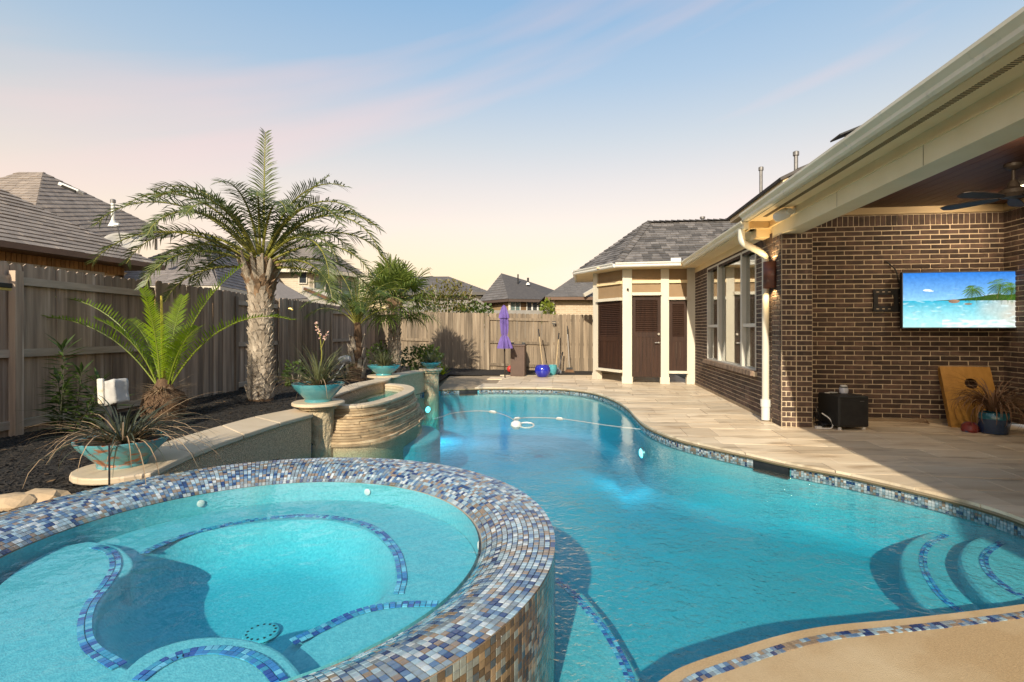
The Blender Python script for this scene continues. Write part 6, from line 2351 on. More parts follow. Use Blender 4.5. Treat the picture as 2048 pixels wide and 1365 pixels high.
MB().tube([WC + Vector((-.10, -.02, -.03)), WC + Vector((-.06, 0, 0)), WC + Vector((.06, 0, .03)), WC + Vector((.11, 0, .04))], [.085, .10, .095, .07], 16).build('wrapped_head', wrap, wl3, smooth=True)
MB().tube([WC, WC + Vector((-.02, 0, -.45))], .02, 8).build('stake', black_m, wl3)
MB().tube([WC + Vector((.02, -.05, -.02)), WC + Vector((-.25, -.25, -.5))], .012, 6).build('loose_strap', white_m, wl3)
# solar lamp on the left fence
FL = at(8, 571, Y=5.55)
fl_ = thing('fence_solar_lamp', 'small dark solar lamp with yellow lens on the left fence', 'lamp', FL)
MB().box(FL, (.05, .14, .05), (NL_, Vector((.049, .9988, 0)), ZV)).build('panel', black_m, fl_, bevel=.005)
MB().box(FL - ZV * .04 + NL_ * .0, (.04, .12, .025), (NL_, Vector((.049, .9988, 0)), ZV)).build('lens', mat('amber_lens', (.45, .33, .08), rough=.4), fl_)
# small brass hose bib on the left fence
HB = at(578, 618, Y=11.9)
o = MB().tube([HB, HB + NL_ * .06, HB + NL_ * .09 - ZV * .04], [.03, .03, .022], 10).build('fence_light_fitting', mat('brass', (.5, .36, .12), rough=.35, metal=.8), smooth=True)
tag(o, 'small brass light fitting on the left fence beside the tall palm', 'light fitting')
# thin stake in front of the rusty bowl
SK = at(224, 985, .30)
o = MB().tube([(-2.70, 3.52, -.1), (-2.70, 3.52, .62)], .006, 6).build('plant_stake', black_m)
tag(o, 'thin black stake standing in front of the rusty bowl', 'stake')
# rough edging stones at the spa's left
stn = mat('edging_stone', (0.50, 0.36, 0.22), (0.40, 0.28, 0.16), 6, rough=.85, bump=.6, bscale=20)
for i, (px, py, s, lb_) in enumerate(((20, 1005, .20, 'rough tan edging stone at the left picture edge beside the spa'), (85, 996, .16, 'small tan edging stone touching the spa rim by the mulch'))):
    p = at(px, py, .31)
    bm = bmesh.new()
    bmesh.ops.create_icosphere(bm, subdivisions=2, radius=1)
    for v_ in bm.verts:
        k = 1 + .25 * mnoise.noise(v_.co * 1.6 + Vector((i * 5, 0, 0)))
        v_.co = Vector((v_.co.x * s * k, v_.co.y * s * .6 * k, v_.co.z * .055 * k))
    me = bpy.data.meshes.new('edging_stone')
    bm.to_mesh(me)
    bm.free()
    me.materials.append(stn)
    o = bpy.data.objects.new('edging_stone', me)
    o.location = p
    COL.objects.link(o)
    tag(o, lb_, 'stone')

# ------------------------------------------------------------------ pool cleaner and hose
pcl = thing('pool_cleaner', 'white pool cleaner with its hose floating across the pool', 'pool cleaner', at(1036, 848, WZ))
def wpath(pts, z):
    return spline([at(x, y, z) for x, y in pts], 8)
hz_ = WZ - .02
hose = MB()
hose.tube(wpath([(868, 838), (884, 834), (905, 827), (945, 822.5), (985, 824), (1015, 833), (1029, 842)], hz_), .008, 8)
hose.tube(wpath([(1030, 839), (1050, 836), (1085, 836), (1122, 838), (1160, 843), (1220, 852), (1281, 859)], hz_), .008, 8)
hose.build('hose', mat('grey_white_hose', (0.50, 0.52, 0.52), (0.45, 0.47, 0.47), 5, rough=.5), pcl, smooth=True)
for a, c in (((978, 823.6), (993, 825.5)), ((1028, 838.5), (1040, 837)), ((1112, 837.5), (1126, 838.6))):
    p0, p1 = at(*a, hz_), at(*c, hz_)
    MB().tube([p0, p0.lerp(p1, .25), p0.lerp(p1, .75), p1], [.014, .028, .028, .014], 10).build('float', white_m, pcl, smooth=True)
cc = at(1040, 852, WZ - .03)
b = MB()
b.lathe(cc + Vector((-.06, 0, 0)), [(.05, -.05), (.09, 0), (.08, .05), (.03, .08)], 16)
ring = [cc + Vector((.10 + .12 * math.cos(a), .12 * math.sin(a), .01 + .02 * math.sin(a))) for a in [2 * PI * k / 20 for k in range(21)]]
b.tube(ring, .012, 6)
b.build('body', white_m, pcl, smooth=True)

# ------------------------------------------------------------------ things on the patio
SX = hp(0.68, -0.18, 0)
spk = thing('subwoofer', 'black speaker box on white feet standing against the patio wall', 'speaker', SX)
sa, sb_ = (V * .985 + U * .17).normalized(), (U * .985 - V * .17).normalized()
cS = SX + sa * .215 + sb_ * .235
blk = mat('black_vinyl', (0.011, 0.012, 0.011), (0.017, 0.017, 0.016), 90, rough=.55, bump=.3, bscale=160)
MB().box(cS + ZV * .255, (.43, .47, .43), (sa, sb_, ZV)).build('cabinet', blk, spk, bevel=.02, seg=3)
MB().box(cS + ZV * .25 - sb_ * .237, (.39, .008, .36), (sa, sb_, ZV)).build('grille', black_m, spk, bevel=.004)
MB().box(cS + ZV * .40 - sb_ * .242 + sa * .11, (.06, .003, .007), (sa, sb_, ZV)).build('badge', galv_m, spk)
for i, j in ((-1, -1), (1, -1), (-1, 1), (1, 1)):
    MB().lathe(cS + sa * (.17 * i) + sb_ * (.19 * j), [(.022, 0.0), (.025, .015), (.02, .042)], 14).build('foot', white_m, spk, smooth=True)
cupc = cS + sa * .05 + sb_ * .05 + ZV * .472
cup = thing('white_cup', 'white cup with a dark band standing on the black speaker', 'cup', cupc)
MB().lathe(cupc, [(.045, 0), (.055, .01), (.058, .07), (.05, .085)], 24).build('body', mat('porcelain', (.55, .56, .60), (.5, .51, .55), 20, rough=.35), cup, smooth=True)
MB().lathe(cupc, [(.049, .086), (.047, .102)], 24).build('band', black_m, cup, smooth=True)
MB().lathe(cupc, [(.047, .103), (.04, .12)], 24).build('lid', white_m, cup, smooth=True)
dsh = cS - sa * .10 + sb_ * .05 + ZV * .472
dish = thing('small_white_dish', 'flat white dish with a handle beside the cup on the speaker', 'dish', dsh)
MB().lathe(dsh, [(.03, 0), (.055, .012), (.06, .018), (.03, .012)], 20).build('dish', white_m, dish, smooth=True)
MB().box(dsh - sa * .09 + ZV * .012, (.07, .018, .008), (sa, sb_, ZV)).build('handle', white_m, dish)
cb = MB()
r5 = random.Random(2)
for k in range(5):
    pts = [hp(.50, .10 + .1 * k / 5, .30 - .05 * k), hp(.54, .06 + .05 * k, .12)]
    for q in range(5):
        pts.append(hp(.56 + r5.uniform(-.06, .10), .05 + r5.uniform(-.10, .18), .015 + r5.uniform(0, .04)))
    cb.tube(spline(pts, 5), .007, 5)
tag(cb.build('black_cables', black_m, smooth=True), 'tangle of black cables on the floor between pier and speaker', 'cable')
tag(MB().tube(spline([hp(.44, -.10, .015), hp(.58, -.14, .015), hp(.66, -.05, .05), hp(.64, .0, .13), hp(.56, .05, .20)], 6), .009, 6).build('white_cable', white_m, smooth=True), 'white cable looping out between the pier and the speaker', 'cable')
MB().box(hp(.45, -.10, .02), (.07, .05, .035), (V, U, ZV)).build('plug', white_m, bpy.data.objects['white_cable'])

# cornhole board leaning on the wall
cbw = mat('varnished_pine', (0.42, 0.215, 0.045), (0.34, 0.165, 0.032), 3, detail=8, rough=.4, stretch=(6, 6, .5), bump=.06)
k0 = hp(2.37, 0.26, 0.0)
ca = (V * .985 - U * .17).normalized()
cu = (U * .40 + ZV * .915).normalized()
cu = (cu - ca * cu.dot(ca)).normalized()
cn = ca.cross(cu).normalized()
cw, ch_ = .61, .92
corn = thing('cornhole_board', 'varnished wooden cornhole board with a round hole leaning on the patio wall', 'game board', k0)
b = MB()
hcx, hcy, hr = cw * .56, ch_ * .72, .078
N_ = 32
rect = []
for k in range(N_):
    a = 2 * PI * k / N_
    dx, dy = math.cos(a), math.sin(a)
    tx = ((cw - hcx) / dx if dx > 1e-6 else (-hcx / dx if dx < -1e-6 else 1e9))
    ty = ((ch_ - hcy) / dy if dy > 1e-6 else (-hcy / dy if dy < -1e-6 else 1e9))
    t_ = min(tx, ty)
    rect.append((hcx + dx * t_, hcy + dy * t_))
for cxr, cyr in ((0, 0), (cw, 0), (0, ch_), (cw, ch_)):
    k = min(range(N_), key=lambda i: (rect[i][0] - cxr) ** 2 + (rect[i][1] - cyr) ** 2)
    rect[k] = (cxr, cyr)
hole = [(hcx + hr * math.cos(2 * PI * k / N_), hcy + hr * math.sin(2 * PI * k / N_)) for k in range(N_)]
P3 = lambda p, d_: k0 + ca * p[0] + cu * p[1] + cn * d_
vs = [P3(p, 0) for p in rect] + [P3(p, 0) for p in hole] + [P3(p, -.015) for p in rect] + [P3(p, -.015) for p in hole]
fs = []
for k in range(N_):
    j = (k + 1) % N_
    fs += [(k, j, N_ + j, N_ + k), (2 * N_ + k, 3 * N_ + k, 3 * N_ + j, 2 * N_ + j), (N_ + k, N_ + j, 3 * N_ + j, 3 * N_ + k), (k, 2 * N_ + k, 2 * N_ + j, j)]
b.add(vs, fs)
b.build('top_board', cbw, corn)
for a, c in (((.02, 0), (.02, ch_)), ((cw - .02, 0), (cw - .02, ch_)), ((.04, .02), (cw - .04, .02)), ((.04, ch_ - .02), (cw - .04, ch_ - .02))):
    b = MB()
    b.beam(P3(a, -.055), P3(c, -.055), .038, .08, up=cn)
    b.build('frame_rail', cbw, corn)
# pot with dried reeds
DP = hp(2.64, -.12, 0)
dpt = thing('dark_glazed_pot', 'dark blue glazed pot with teal rim under dried reeds', 'pot', DP)
dgl = mat('navy_teal_glaze', (0.012, 0.03, 0.075), (0.02, 0.05, 0.10), 5, rough=.15, coat=.5)
tgl = mat('teal_rim_glaze', (0.03, 0.17, 0.21), (0.02, 0.11, 0.16), 8, rough=.15, coat=.5)
MB().lathe(DP, [(.13, 0), (.15, .01), (.165, .12), (.165, .20)], 32).build('body', dgl, dpt, smooth=True)
MB().lathe(DP, [(.1655, .20), (.165, .27), (.155, .285), (.14, .285), (.13, .25), (.01, .24)], 32, close=False).build('rim', tgl, dpt, smooth=True)
dr_ = thing('dried_reeds', 'dried brown reeds drooping out of the dark blue pot', 'dried plant', DP + ZV * .25)
blades(dr_, DP + ZV * .30, 150, .45, .80, 35, 80, 175, .0075, dry_m, r0=.08, name='reeds')
blades(dr_, DP + ZV * .30, 50, .50, .75, 20, 60, 150, .006, straw_m, r0=.08, name='reeds', azr=(-1.0, .5))
blades(dr_, DP + ZV * .30, 18, .6, .9, 40, 65, 110, .003, dry_m, r0=.05, name='thin_reeds', azr=(2.4, 3.6))
sh = hp(2.42, -.02, 0)
o = MB().lathe(sh, [(.10, 0), (.115, .03), (.105, .09), (.06, .125), (.01, .135)], 20, wob=lambda th, z: 1 + .12 * math.sin(2 * th)).build('blue_ball_pot', mat('blue_red_print', (0.05, 0.12, 0.25), (0.22, 0.035, 0.03), 7, rough=.5, lo=.45, hi=.55), smooth=True)
tag(o, 'small squashed blue and red ball on the floor beside the cornhole board', 'ball')
o = blades(thing('fallen_reed', 'few dried reeds lying on the floor left of the cornhole board', 'dried plant', hp(2.15, .45, 0)), hp(2.2, .42, .02), 14, .25, .45, 0, 70, 60, .004, dry_m, r0=.05, name='reeds', azr=(2.2, 3.6))
# ------------------------------------------------------------------ neighbouring houses
def wall_brick_mat(name, c1, c2, mort, dirv, sc_=1.0):
    m = bpy.data.materials.new(name)
    m.use_nodes = True
    t = m.node_tree
    t.nodes.clear()
    L = t.links.new
    out = t.nodes.new('ShaderNodeOutputMaterial')
    p = t.nodes.new('ShaderNodeBsdfPrincipled')
    p.inputs['Roughness'].default_value = 0.85
    L(p.outputs[0], out.inputs[0])
    geo = t.nodes.new('ShaderNodeNewGeometry')
    dt = t.nodes.new('ShaderNodeVectorMath')
    dt.operation = 'DOT_PRODUCT'
    dt.inputs[1].default_value = dirv
    L(geo.outputs['Position'], dt.inputs[0])
    sp = t.nodes.new('ShaderNodeSeparateXYZ')
    L(geo.outputs['Position'], sp.inputs[0])
    cb_ = t.nodes.new('ShaderNodeCombineXYZ')
    L(dt.outputs['Value'], cb_.inputs[0])
    L(sp.outputs[2], cb_.inputs[1])
    br = t.nodes.new('ShaderNodeTexBrick')
    br.inputs['Color1'].default_value = (*c1, 1)
    br.inputs['Color2'].default_value = (*c2, 1)
    br.inputs['Mortar'].default_value = (*mort, 1)
    br.inputs['Scale'].default_value = 1.0
    br.inputs['Mortar Size'].default_value = 0.012
    br.inputs['Brick Width'].default_value = 0.26 * sc_
    br.inputs['Row Height'].default_value = 0.082 * sc_
    L(cb_.outputs[0], br.inputs[0])
    L(br.outputs[0], p.inputs['Base Color'])
    return m
roof_n = mat('neighbour_shingle', (0.25, 0.21, 0.18), (0.19, 0.16, 0.14), 9, rough=.9, bump=.4, bscale=50)
roof_dk = mat('dark_far_shingle', (0.085, 0.075, 0.07), (0.065, 0.058, 0.056), 5, rough=.9, bump=.3, bscale=30)
sh_field = mat('neighbour_shingle_field', (1, 1, 1), (0.8, 0.8, 0.82), 8, attr=True, rough=.9, bump=.4, bscale=80, bdist=.006)
brown_gut = mat('brown_gutter', (0.16, 0.085, 0.05), (0.13, 0.07, 0.04), 4, rough=.45)
trim_n = mat('pale_trim', (0.58, 0.52, 0.42), (0.54, 0.48, 0.38), 4, rough=.6)
dglass = mat('dark_window_glass', (0.03, 0.035, 0.04), (0.05, 0.06, 0.065), 2, rough=.08, spec=.8)
gglass = mat('greenish_window_glass', (0.16, 0.22, 0.20), (0.10, 0.15, 0.15), 3, rough=.12, spec=.7)
def poly_part(name, faces, m, parent, solid=0.0):
    b = MB()
    for f in faces:
        b.add(f, [tuple(range(len(f)))])
    o = b.build(name, m, parent)
    if solid:
        md = o.modifiers.new('solid', 'SOLIDIFY')
        md.thickness = solid
        md.offset = -1
    return o
def shingles_on(face, parent, expo=.145, col=(.30, .245, .20), wmin=.16, wmax=.34, rise=.016):
    lst = []
    shingle_face(face, parent, expo, wmin, wmax, .004, rise, lst)
    b = MB()
    for top, bot, part, k in lst:
        n_ = len(top)
        k = .86 + .24 * (k - .55) / .95
        b.add(list(top) + list(bot), [tuple(range(n_))] + [(i, n_ + i, n_ + (i + 1) % n_, (i + 1) % n_) for i in range(n_)], 0, (col[0] * k, col[1] * k, col[2] * k))
    return b.build('shingle_field', sh_field, parent, kind='stuff')
def win_on(parent, c, d, nrm, w_, h_, gm, fm=None, mull=0):
    """window: centre on the wall, along d"""
    fm = fm or trim_n
    b = MB()
    f = .05
    for s in (-1, 1):
        b.box(c + d * (s * (w_ / 2 + f / 2)) + nrm * .02, (f, .06, h_ + 2 * f), (d, nrm, ZV))
        b.box(c + ZV * (s * (h_ / 2 + f / 2)) + nrm * .021, (w_, .06, f), (d, nrm, ZV))
    for k in range(mull):
        b.box(c + d * (w_ * ((k + 1) / (mull + 1) - .5)) + nrm * .02, (.04, .05, h_), (d, nrm, ZV))
    o = b.build('window', fm, parent)
    MB().box(c + nrm * .006, (w_, .01, h_), (d, nrm, ZV)).build('pane', gm, o)
    return o
def wall_seg(name, a, c, z0, z1, m, parent, th=.2):
    a, c = Vector((a[0], a[1], 0)), Vector((c[0], c[1], 0))
    d = (c - a).normalized()
    nrm = Vector((d.y, -d.x, 0))
    MB().box((a + c) / 2 + ZV * ((z0 + z1) / 2) - nrm * (th / 2), ((c - a).length, th, z1 - z0), (d, nrm, ZV)).build(name, m, parent)
    return d, nrm

# house beyond the left fence
N1 = thing('left_brick_house', 'orange brick neighbour house with brown eave and shingled hip roof on the left', 'house', (-8, 9, 0))
A = at(322, 531, 2.75)
ez = 2.75
B_ = A - U * 14
C_ = B_ - V * 10
D_ = A - V * 10
pt = .70
Ra = A - V * 5 - U * 5 + ZV * (5 * pt)
Rb = B_ - V * 5 + U * 5 + ZV * (5 * pt)
rf = poly_part('roof', [[B_, A, Ra, Rb], [A, D_, Ra], [D_, C_, Rb, Ra], [C_, B_, Rb]], roof_n, N1)
shingles_on([B_, A, Ra, Rb], rf)
b = MB()
b.beam(B_ - ZV * .07 + V * .05, A - ZV * .05 + V * .05, .11, .085)
b.beam(A - ZV * .05 + U * .05, D_ - ZV * .05 + U * .05, .11, .085)
b.build('gutter', brown_gut, N1)
b = MB()
b.prism(ccw([(p.x, p.y) for p in (A, B_, C_, D_)]), ez - .095, ez - .08)
b.build('soffit', brown_gut, N1)
om = wall_brick_mat('orange_brick', (0.58, 0.34, 0.14), (0.46, 0.26, 0.11), (0.66, 0.52, 0.33), tuple(U))
wA, wB = A - V * .45 - U * .45, B_ - V * .45
wall_seg('wall', wB, wA, 0, ez - .095, om, N1)
wall_seg('wall', wA, D_ - U * .45, 0, ez - .17, wall_brick_mat('orange_brick_end', (0.58, 0.34, 0.14), (0.46, 0.26, 0.11), (0.66, 0.52, 0.33), tuple(V)), N1)
# soldier course under the eave
s_ = 0.0
Lw = (wA - wB).length
for k in range(70):
    pc_ = wA - U * (.04 + k * .083)
    if px_of((pc_.x, pc_.y, 2.4))[0] < -60:
        break
    MB().box(pc_ + V * .006 + ZV * (2.575 - wA.z), (.02, .070, .155), (V, U, ZV)).build('soldier_brick', MATS.get('orange_soldier') or mat('orange_soldier', (0.55, 0.31, 0.13), (0.42, 0.23, 0.10), 6, rough=.85, rand=.2), N1)
for px0, px1 in ((8, 70), (86, 142), (153, 200)):
    def on_wall(px):
        d = Vector(((px - CXP) / FPX, 1.0, 0))
        den = d.x * U.y - d.y * U.x
        t_ = (wA.x * U.y - wA.y * U.x) / den
        return Vector((d.x * t_, t_, 0))
    q0, q1 = on_wall(px0), on_wall(px1)
    win_on(N1, (q0 + q1) / 2 + ZV * 1.80, U, V, (q1 - q0).length, 1.3, dglass)
# higher roof behind
Pk, Lk = at(86, 345, Y=16), at(38, 346, Y=16)
Nn, Qq, Mm = at(52, 505, Y=12.6), at(352, 474, Y=20), at(-420, 500, Y=12.6)
Bk = at(-200, 480, Y=26)
up = poly_part('upper_roof', [[Nn, Qq, Pk], [Mm, Nn, Pk, Lk], [Qq, Bk, Lk, Pk]], roof_n, N1)
shingles_on([Nn, Qq, Pk], up, .16, rise=.014)
shingles_on([Mm, Nn, Pk, Lk], up, .16, rise=.014)
wall_seg('upper_wall', Nn, Qq, .5, min(Nn.z, Qq.z) - .05, om, N1)
Pv = at(226, 446, Y=15.2)
vt = thing('roof_vent_pipe', 'white vent pipe with flashing on the left neighbour roof', 'vent pipe', Pv)
MB().lathe(Pv, [(.13, -.12), (.06, .06), (.05, .06), (.05, .58)], 14).build('pipe', white_m, vt, smooth=True)
MB().lathe(Pv, [(.07, .58), (.07, .66), (.05, .68)], 14).build('cap', galv_m, vt, smooth=True)
Pv = at(142, 378, Y=14.8)
vt = thing('roof_box_vent', 'low white box vent high on the left neighbour roof', 'roof vent', Pv)
MB().box(Pv, (.50, .35, .10), (Vector((.87, .3, -.38)).normalized(), Vector((-.33, .94, 0)).normalized(), Vector((.36, .13, .92)))).build('hood', white_m, vt, bevel=.02)
MB().box(Pv + Vector((.10, -.20, -.05)), (.34, .05, .07), (Vector((.87, .3, -.38)).normalized(), Vector((-.33, .94, 0)).normalized(), Vector((.36, .13, .92)))).build('opening', dark_m, vt)
# satellite dish
Dc = at(247, 483, Y=11.6)
dish_t = thing('satellite_dish', 'white satellite dish on the left neighbour roof edge', 'satellite dish', Dc - ZV * .4)
dn_ = Vector((.35, -.55, .76)).normalized()
dx_ = dn_.orthogonal().normalized()
dy_ = dn_.cross(dx_)
b = MB()
vs = [Dc - dn_ * .06]
fs = []
for j in range(1, 6):
    r_ = .36 * j / 5
    for k in range(28):
        a = 2 * PI * k / 28
        vs.append(Dc + (dx_ * math.cos(a) + dy_ * math.sin(a) * .85) * r_ + dn_ * (-.06 + .09 * (j / 5) ** 2))
for k in range(28):
    fs.append((0, 1 + k, 1 + (k + 1) % 28))
for j in range(4):
    for k in range(28):
        fs.append((1 + j * 28 + k, 1 + (j + 1) * 28 + k, 1 + (j + 1) * 28 + (k + 1) % 28, 1 + j * 28 + (k + 1) % 28))
b.add(vs, fs)
o = b.build('reflector', mat('dish_grey', (0.46, 0.42, 0.36), (0.40, 0.36, 0.30), 4, rough=.5), dish_t, smooth=True)
o.modifiers.new('s', 'SOLIDIFY').thickness = .012
MB().tube([Dc - ZV * .30 - dn_ * .02, Dc - dn_ * .10], .025, 8).build('mast', galv_m, dish_t)
MB().tube([Dc - Vector((0, 0, .22)), Dc + dn_ * .35 + Vector((-.12, 0, .05))], .014, 6).build('arm', galv_m, dish_t)
MB().box(Dc + dn_ * .36 + Vector((-.13, 0, .06)), (.12, .06, .06)).build('receiver', white_m, dish_t, bevel=.01)

# second house: grey hip roof left of the tall palm
N2 = thing('grey_hip_house', 'neighbour house showing only its grey hip roof behind the tall palm', 'house', (-9, 18, 0))
K_ = at(437, 572, Y=16)
e2_ = K_.z
L2 = Vector((at(150, 572, Y=16).x, 16, e2_))
Q2 = at(577, 601, e2_)
P2a, P2b = at(397, 479, Y=19.6), at(548, 540, Y=27)
B2 = Vector((L2.x, 26, e2_))
rf = poly_part('roof', [[L2, K_, P2a], [K_, Q2, P2b, P2a], [B2, L2, P2a], [Q2, B2, P2b]], roof_n, N2)
shingles_on([L2, K_, P2a], rf, .16, (.25, .215, .195))
shingles_on([K_, Q2, P2b, P2a], rf, .16, (.22, .19, .175))
b = MB()
b.beam(L2 - ZV * .08, K_ - ZV * .08, .10, .13)
b.beam(K_ - ZV * .08, Q2 - ZV * .08, .10, .13)
b.build('gutter', trim_n, N2)
wall_seg('wall', (L2.x, L2.y + .4), (K_.x - .4, K_.y + .4), 0, e2_ - .15, om, N2)
wall_seg('wall', (K_.x - .4, K_.y + .4), (Q2.x - .4, Q2.y), 0, e2_ - .15, om, N2)
Pv = at(312, 458, Y=20)
vt = thing('thin_roof_vent', 'thin white vent pipe above the grey hip roof behind palm fronds', 'vent pipe', Pv)
MB().tube([Pv, Pv - ZV * .8], .05, 8).build('pipe', white_m, vt)
MB().lathe(Pv, [(.08, 0), (.08, .10)], 10).build('cap', galv_m, vt)

# third house: pale brick, two storeys
N3 = thing('pale_brick_house', 'pale cream brick two storey neighbour house behind the tall palm', 'house', (-11, 28, 0))
Cc = at(624, 537, Y=26)
ez3 = Cc.z
Lc = Vector((at(430, 537, Y=26).x, 26.0, ez3))
Rc = at(730, 549, ez3)
Pc, Pl = at(627, 483, Y=30), at(500, 483, Y=30)
Br = Vector((Lc.x, 36, ez3))
cb3 = wall_brick_mat('cream_brick', (0.56, 0.48, 0.36), (0.48, 0.40, 0.30), (0.60, 0.53, 0.42), (1, 0, 0), 1.2)
cb3b = wall_brick_mat('cream_brick_side', (0.56, 0.48, 0.36), (0.48, 0.40, 0.30), (0.60, 0.53, 0.42), tuple((Rc - Cc).normalized()), 1.2)
rf = poly_part('roof', [[Lc, Cc, Pc, Pl], [Cc, Rc, Pc], [Br, Lc, Pl], [Rc, Br, Pl, Pc]], roof_n, N3)
shingles_on([Lc, Cc, Pc, Pl], rf, .2, (.24, .205, .18), .2, .45)
shingles_on([Cc, Rc, Pc], rf, .2, (.23, .197, .175), .2, .45)
b = MB()
b.beam(Lc - ZV * .1, Cc - ZV * .1, .12, .18)
b.beam(Cc - ZV * .1, Rc - ZV * .1, .12, .18)
b.build('fascia', trim_n, N3)
w0, w1, w2 = Vector((Lc.x, 26.45, 0)), Vector((Cc.x - .3, 26.45, 0)), Vector((Rc.x - .4, Rc.y + .2, 0))
wall_seg('wall', w0, w1, 0, ez3 - .15, cb3, N3)
d3, n3 = wall_seg('wall', w1, w2, 0, ez3 - .15, cb3b, N3)
win_on(N3, Vector((at(606, 556, Y=26.4).x, 26.42, at(606, 556, Y=26.4).z)), Vector((1, 0, 0)), Vector((0, -1, 0)), .34, .52, dglass)
for k in range(3):
    c3_ = w1 + d3 * (.55 + k * .85)
    win_on(N3, c3_ + n3 * .03 + ZV * 3.55, d3, n3, .62, .95, gglass)
# lower roofs of that house
low = [at(470, 562, Y=23), at(545, 556, Y=24.5), at(616, 596, Y=22.5), at(560, 600, Y=20.5)]
rf2 = poly_part('porch_roof', [[low[3], low[2], low[1], low[0]]], roof_n, N3, .08)
b = MB()
b.beam(low[3] - ZV * .12, low[2] - ZV * .12, .08, .16)
b.build('porch_fascia', trim_n, N3)
tan_roof = mat('tan_lean_roof', (0.50, 0.44, 0.34), (0.44, 0.38, 0.29), 4, rough=.8)
t0 = [at(604, 572, Y=24.8), at(645, 580, Y=24.8), at(700, 614, Y=22.0), at(604, 612, Y=22.0)]
poly_part('lean_to_roof', [t0[::-1]], tan_roof, N3, .10)
b = MB()
b.beam(at(609, 578, Y=24.0), at(672, 604, Y=22.3), .10, .12)
b.build('lean_to_fascia', brown_gut, N3)
wall_seg('porch_wall', (at(545, 600, Y=22.6).x, 22.6), (at(700, 600, Y=22.4).x, 22.4), 0, 2.2, cb3, N3)

# houses behind the back fence
def far_house(name, label, faces, walls, roofm, loc):
    t = thing(name, label, 'house', loc)
    poly_part('roof', faces, roofm, t)
    return t
# grey two-storey with flat-looking upper storey
N4 = thing('grey_storey_house', 'dark roofed two storey house with a row of upper windows behind the orange tinged tree', 'house', (-4.5, 40, 0))
y4 = 38.0
e4 = at(980, 585, Y=y4).z
a4, b4 = at(790, 585, Y=y4), at(982, 585, Y=y4)
a4.z = b4.z = e4
pk4, pk4b = at(898, 554, Y=42), at(800, 556, Y=42)
bb4, ba4 = Vector((b4.x, 47, e4)), Vector((a4.x, 47, e4))
rf = poly_part('roof', [[a4, b4, pk4, pk4b], [b4, bb4, pk4], [bb4, ba4, pk4b, pk4], [ba4, a4, pk4b]], roof_dk, N4)
shingles_on([a4, b4, pk4, pk4b], rf, .25, (.13, .118, .112), .3, .6, .02)
MB().beam(a4 - ZV * .1, b4 - ZV * .1, .12, .2).build('fascia', mat('dark_fascia', (.08, .07, .06), rough=.6), N4)
gw = mat('grey_siding', (0.27, 0.25, 0.22), (0.23, 0.21, 0.19), 3, rough=.8)
X0, X1 = at(800, 600, Y=y4 + .6).x, at(969, 600, Y=y4 + .6).x
wall_seg('wall', (X0, y4 + .6), (X1, y4 + .6), 0, e4 - .1, gw, N4)
wall_seg('wall', (X1, y4 + .6), (X1, y4 + 8), 0, e4 - .1, gw, N4)
for k in range(3):
    c = at(930 + k * 13.5, 590, Y=y4 + .58)
    win_on(N4, c, Vector((1, 0, 0)), Vector((0, -1, 0)), .42, .58, gglass)
g0, g1, g2 = at(890, 618, Y=34), at(953, 597, Y=34), at(1000, 630, Y=34)
bk4 = Vector((0, 4, 0))
rf = poly_part('gable_roof', [[g0, g1, g1 + bk4, g0 + bk4], [g1, g2, g2 + bk4, g1 + bk4]], roof_dk, N4, .1)
poly_part('gable_wall', [[g0 + Vector((.3, .2, -.1)), Vector((g0.x + .3, 34.2, 0)), Vector((g2.x - .3, 34.2, 0)), g2 + Vector((-.3, .2, -.1)), g1 + Vector((0, .2, -.15))]], gw, N4, .2)
b = MB()
b.beam(g0 - Vector((0, .05, .05)), g1 - Vector((0, .05, .05)), .06, .14)
b.beam(g1 - Vector((0, .05, .05)), g2 - Vector((0, .05, .05)), .06, .14)
b.build('barge_board', mat('grey_board', (.2, .18, .16), rough=.7), N4)

# brown house with the tall dark hip roof
N5 = thing('brown_hip_house', 'brown house with large dark hip roof and white windows behind the umbrella', 'house', (0.5, 36, 0))
z5 = 3.3
A5, B5, D5 = at(1017, 598, z5), at(1112, 600, z5), at(958, 603, z5)
P5, Q5, R5 = at(1003, 547, Y=37.5), at(1051, 561, Y=37.5), at(1118, 584, Y=37.2)
E5, F5 = Vector((D5.x, 46, z5)), Vector((B5.x + .4, 44, z5))
rf = poly_part('roof', [[D5, A5, P5], [A5, B5, R5, Q5, P5], [E5, D5, P5], [F5, E5, P5, Q5, R5], [B5, F5, R5]], roof_dk, N5)
shingles_on([D5, A5, P5], rf, .25, (.14, .127, .12), .3, .6, .02)
shingles_on([A5, B5, R5, P5], rf, .25, (.12, .11, .105), .3, .6, .02)
b = MB()
b.beam(D5 - ZV * .1, A5 - ZV * .1, .1, .16)
b.beam(A5 - ZV * .1, B5 - ZV * .1, .1, .16)
b.build('gutter', mat('brown_trim', (.09, .06, .045), rough=.6), N5)
bs = mat('brown_siding', (0.20, 0.125, 0.065), (0.165, 0.10, 0.052), 3, rough=.8, stretch=(1, 1, 8))
ts = mat('tan_siding', (0.36, 0.24, 0.12), (0.31, 0.20, 0.10), 3, rough=.8, stretch=(1, 1, 8))
wl5 = [Vector((D5.x + .4, D5.y + .2, 0)), Vector((A5.x + .05, A5.y + .5, 0)), Vector((B5.x - .1, B5.y + .5, 0))]
wall_seg('wall', wl5[0], wl5[1], 0, z5 - .15, ts, N5)
d5, n5 = wall_seg('wall', wl5[1], wl5[2], 0, z5 - .15, bs, N5)
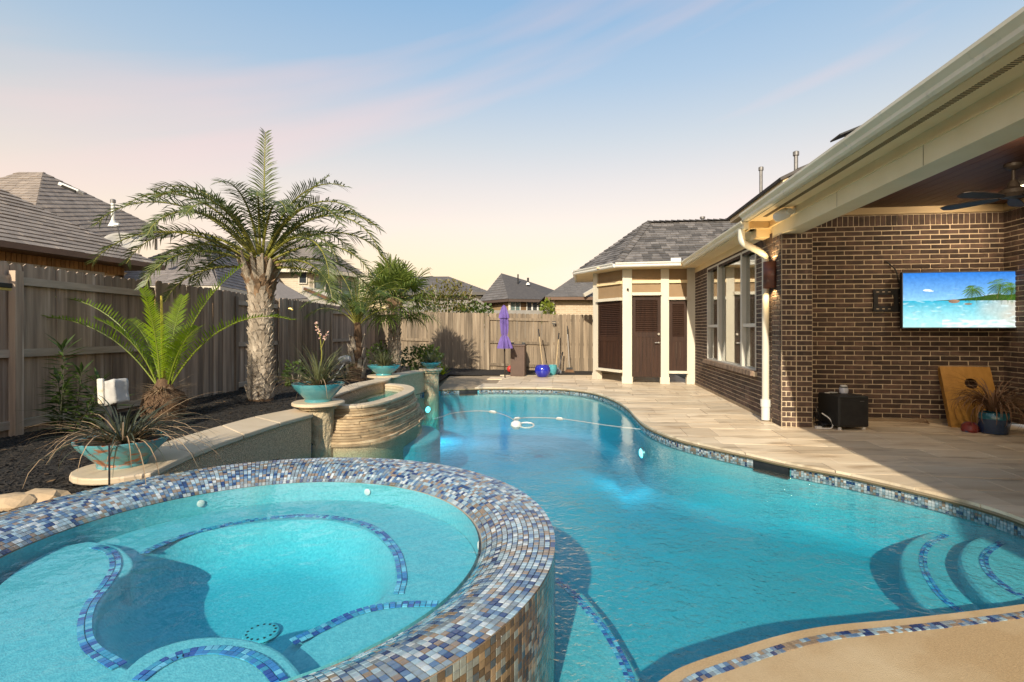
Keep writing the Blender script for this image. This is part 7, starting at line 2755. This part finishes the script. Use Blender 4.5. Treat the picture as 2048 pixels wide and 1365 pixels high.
for k in range(19):
    z = z5 - .35 - k * .12
    if z < 1.6:
        break
    MB().box((wl5[1] + wl5[2]) / 2 + ZV * z + n5 * .008, ((wl5[2] - wl5[1]).length, .016, .012), (d5, n5, ZV)).build('siding_lap', bs, N5)
L5 = (wl5[2] - wl5[1]).length
for s, w_, mu in ((.40, .62, 1), (1.38, .30, 0), (1.78, .30, 0), (2.18, .30, 0), (2.58, .26, 0)):
    win_on(N5, wl5[1] + d5 * (s + .0) + n5 * .0 + ZV * 2.74, d5, n5, w_, .74, dglass if s > 1 else gglass, white_m, mu)
MB().box(Vector((wl5[1].x, wl5[1].y - .05, z5 / 2)), (.12, .12, z5 - .2)).build('corner_board', trim_n, N5)
for px, py0, py1, r_, lb_ in ((1036, 575, 549, .05, 'tall thin black vent pipe on the brown house roof'), (1056, 566, 556, .07, 'shorter vent pipe with white flashing on the brown house roof')):
    p = at(px, py0, Y=36)
    t = thing('far_vent_pipe', lb_, 'vent pipe', p, 'vent pipes on the brown house')
    MB().tube([p, at(px, py1, Y=36)], r_, 8).build('pipe', black_m, t)
    MB().lathe(p, [(r_ * 2.2, -.15), (r_ * 1.1, .02)], 10).build('flashing', galv_m if px < 1050 else white_m, t)
# low wall between the gardens behind
o = MB().box(at(1050, 635, Y=30) - ZV * .4, (6.5, .1, 1.6)).build('far_garden_fence', gw)
tag(o, 'grey garden fence beyond the bleached back fence', 'fence')

# tan brick house right behind the fence
N6 = thing('tan_brick_house', 'tan brick neighbour house with dark shingled roof beside the cabana', 'house', (3, 26, 0))
z6 = at(1105, 594, Y=24.5).z
A6, B6 = Vector((at(1090, 594, Y=24.5).x, 24.5, z6)), Vector((at(1175, 592, Y=24.5).x, 24.5, z6))
P6, P6b = at(1150, 556, Y=27.5), at(1290, 552, Y=27.5)
B6b = Vector((B6.x + 5, 24.5, z6))
C6, D6 = Vector((B6b.x, 33, z6)), Vector((A6.x, 33, z6))
rf = poly_part('roof', [[A6, B6b, P6b, P6], [D6, A6, P6], [C6, D6, P6, P6b], [B6b, C6, P6b]], roof_dk, N6)
shingles_on([A6, B6b, P6b, P6], rf, .16, (.15, .138, .13), .2, .4, .018)
shingles_on([D6, A6, P6], rf, .16, (.11, .10, .094), .2, .4, .018)
tb6 = wall_brick_mat('tan_brick', (0.52, 0.40, 0.27), (0.42, 0.31, 0.20), (0.56, 0.46, 0.33), (1, 0, 0), 1.1)
wall_seg('wall', (A6.x + .35, 24.9), (B6b.x, 24.9), 0, z6 - .12, tb6, N6)
wall_seg('wall', (A6.x + .35, 33), (A6.x + .35, 24.9), 0, z6 - .12, tb6, N6)
MB().beam(A6 - ZV * .08, B6b - ZV * .08, .1, .13).build('gutter', brown_gut, N6)
MB().beam(at(1168, 591, Y=24.2), at(1195, 575, Y=24.6), .08, .16).build('gable_rake', trim_n, N6)
MB().tube([Vector((A6.x + .42, 24.75, z6 - .15)), Vector((A6.x + .42, 24.75, 0))], .05, 8).build('downspout', trim_n, N6)
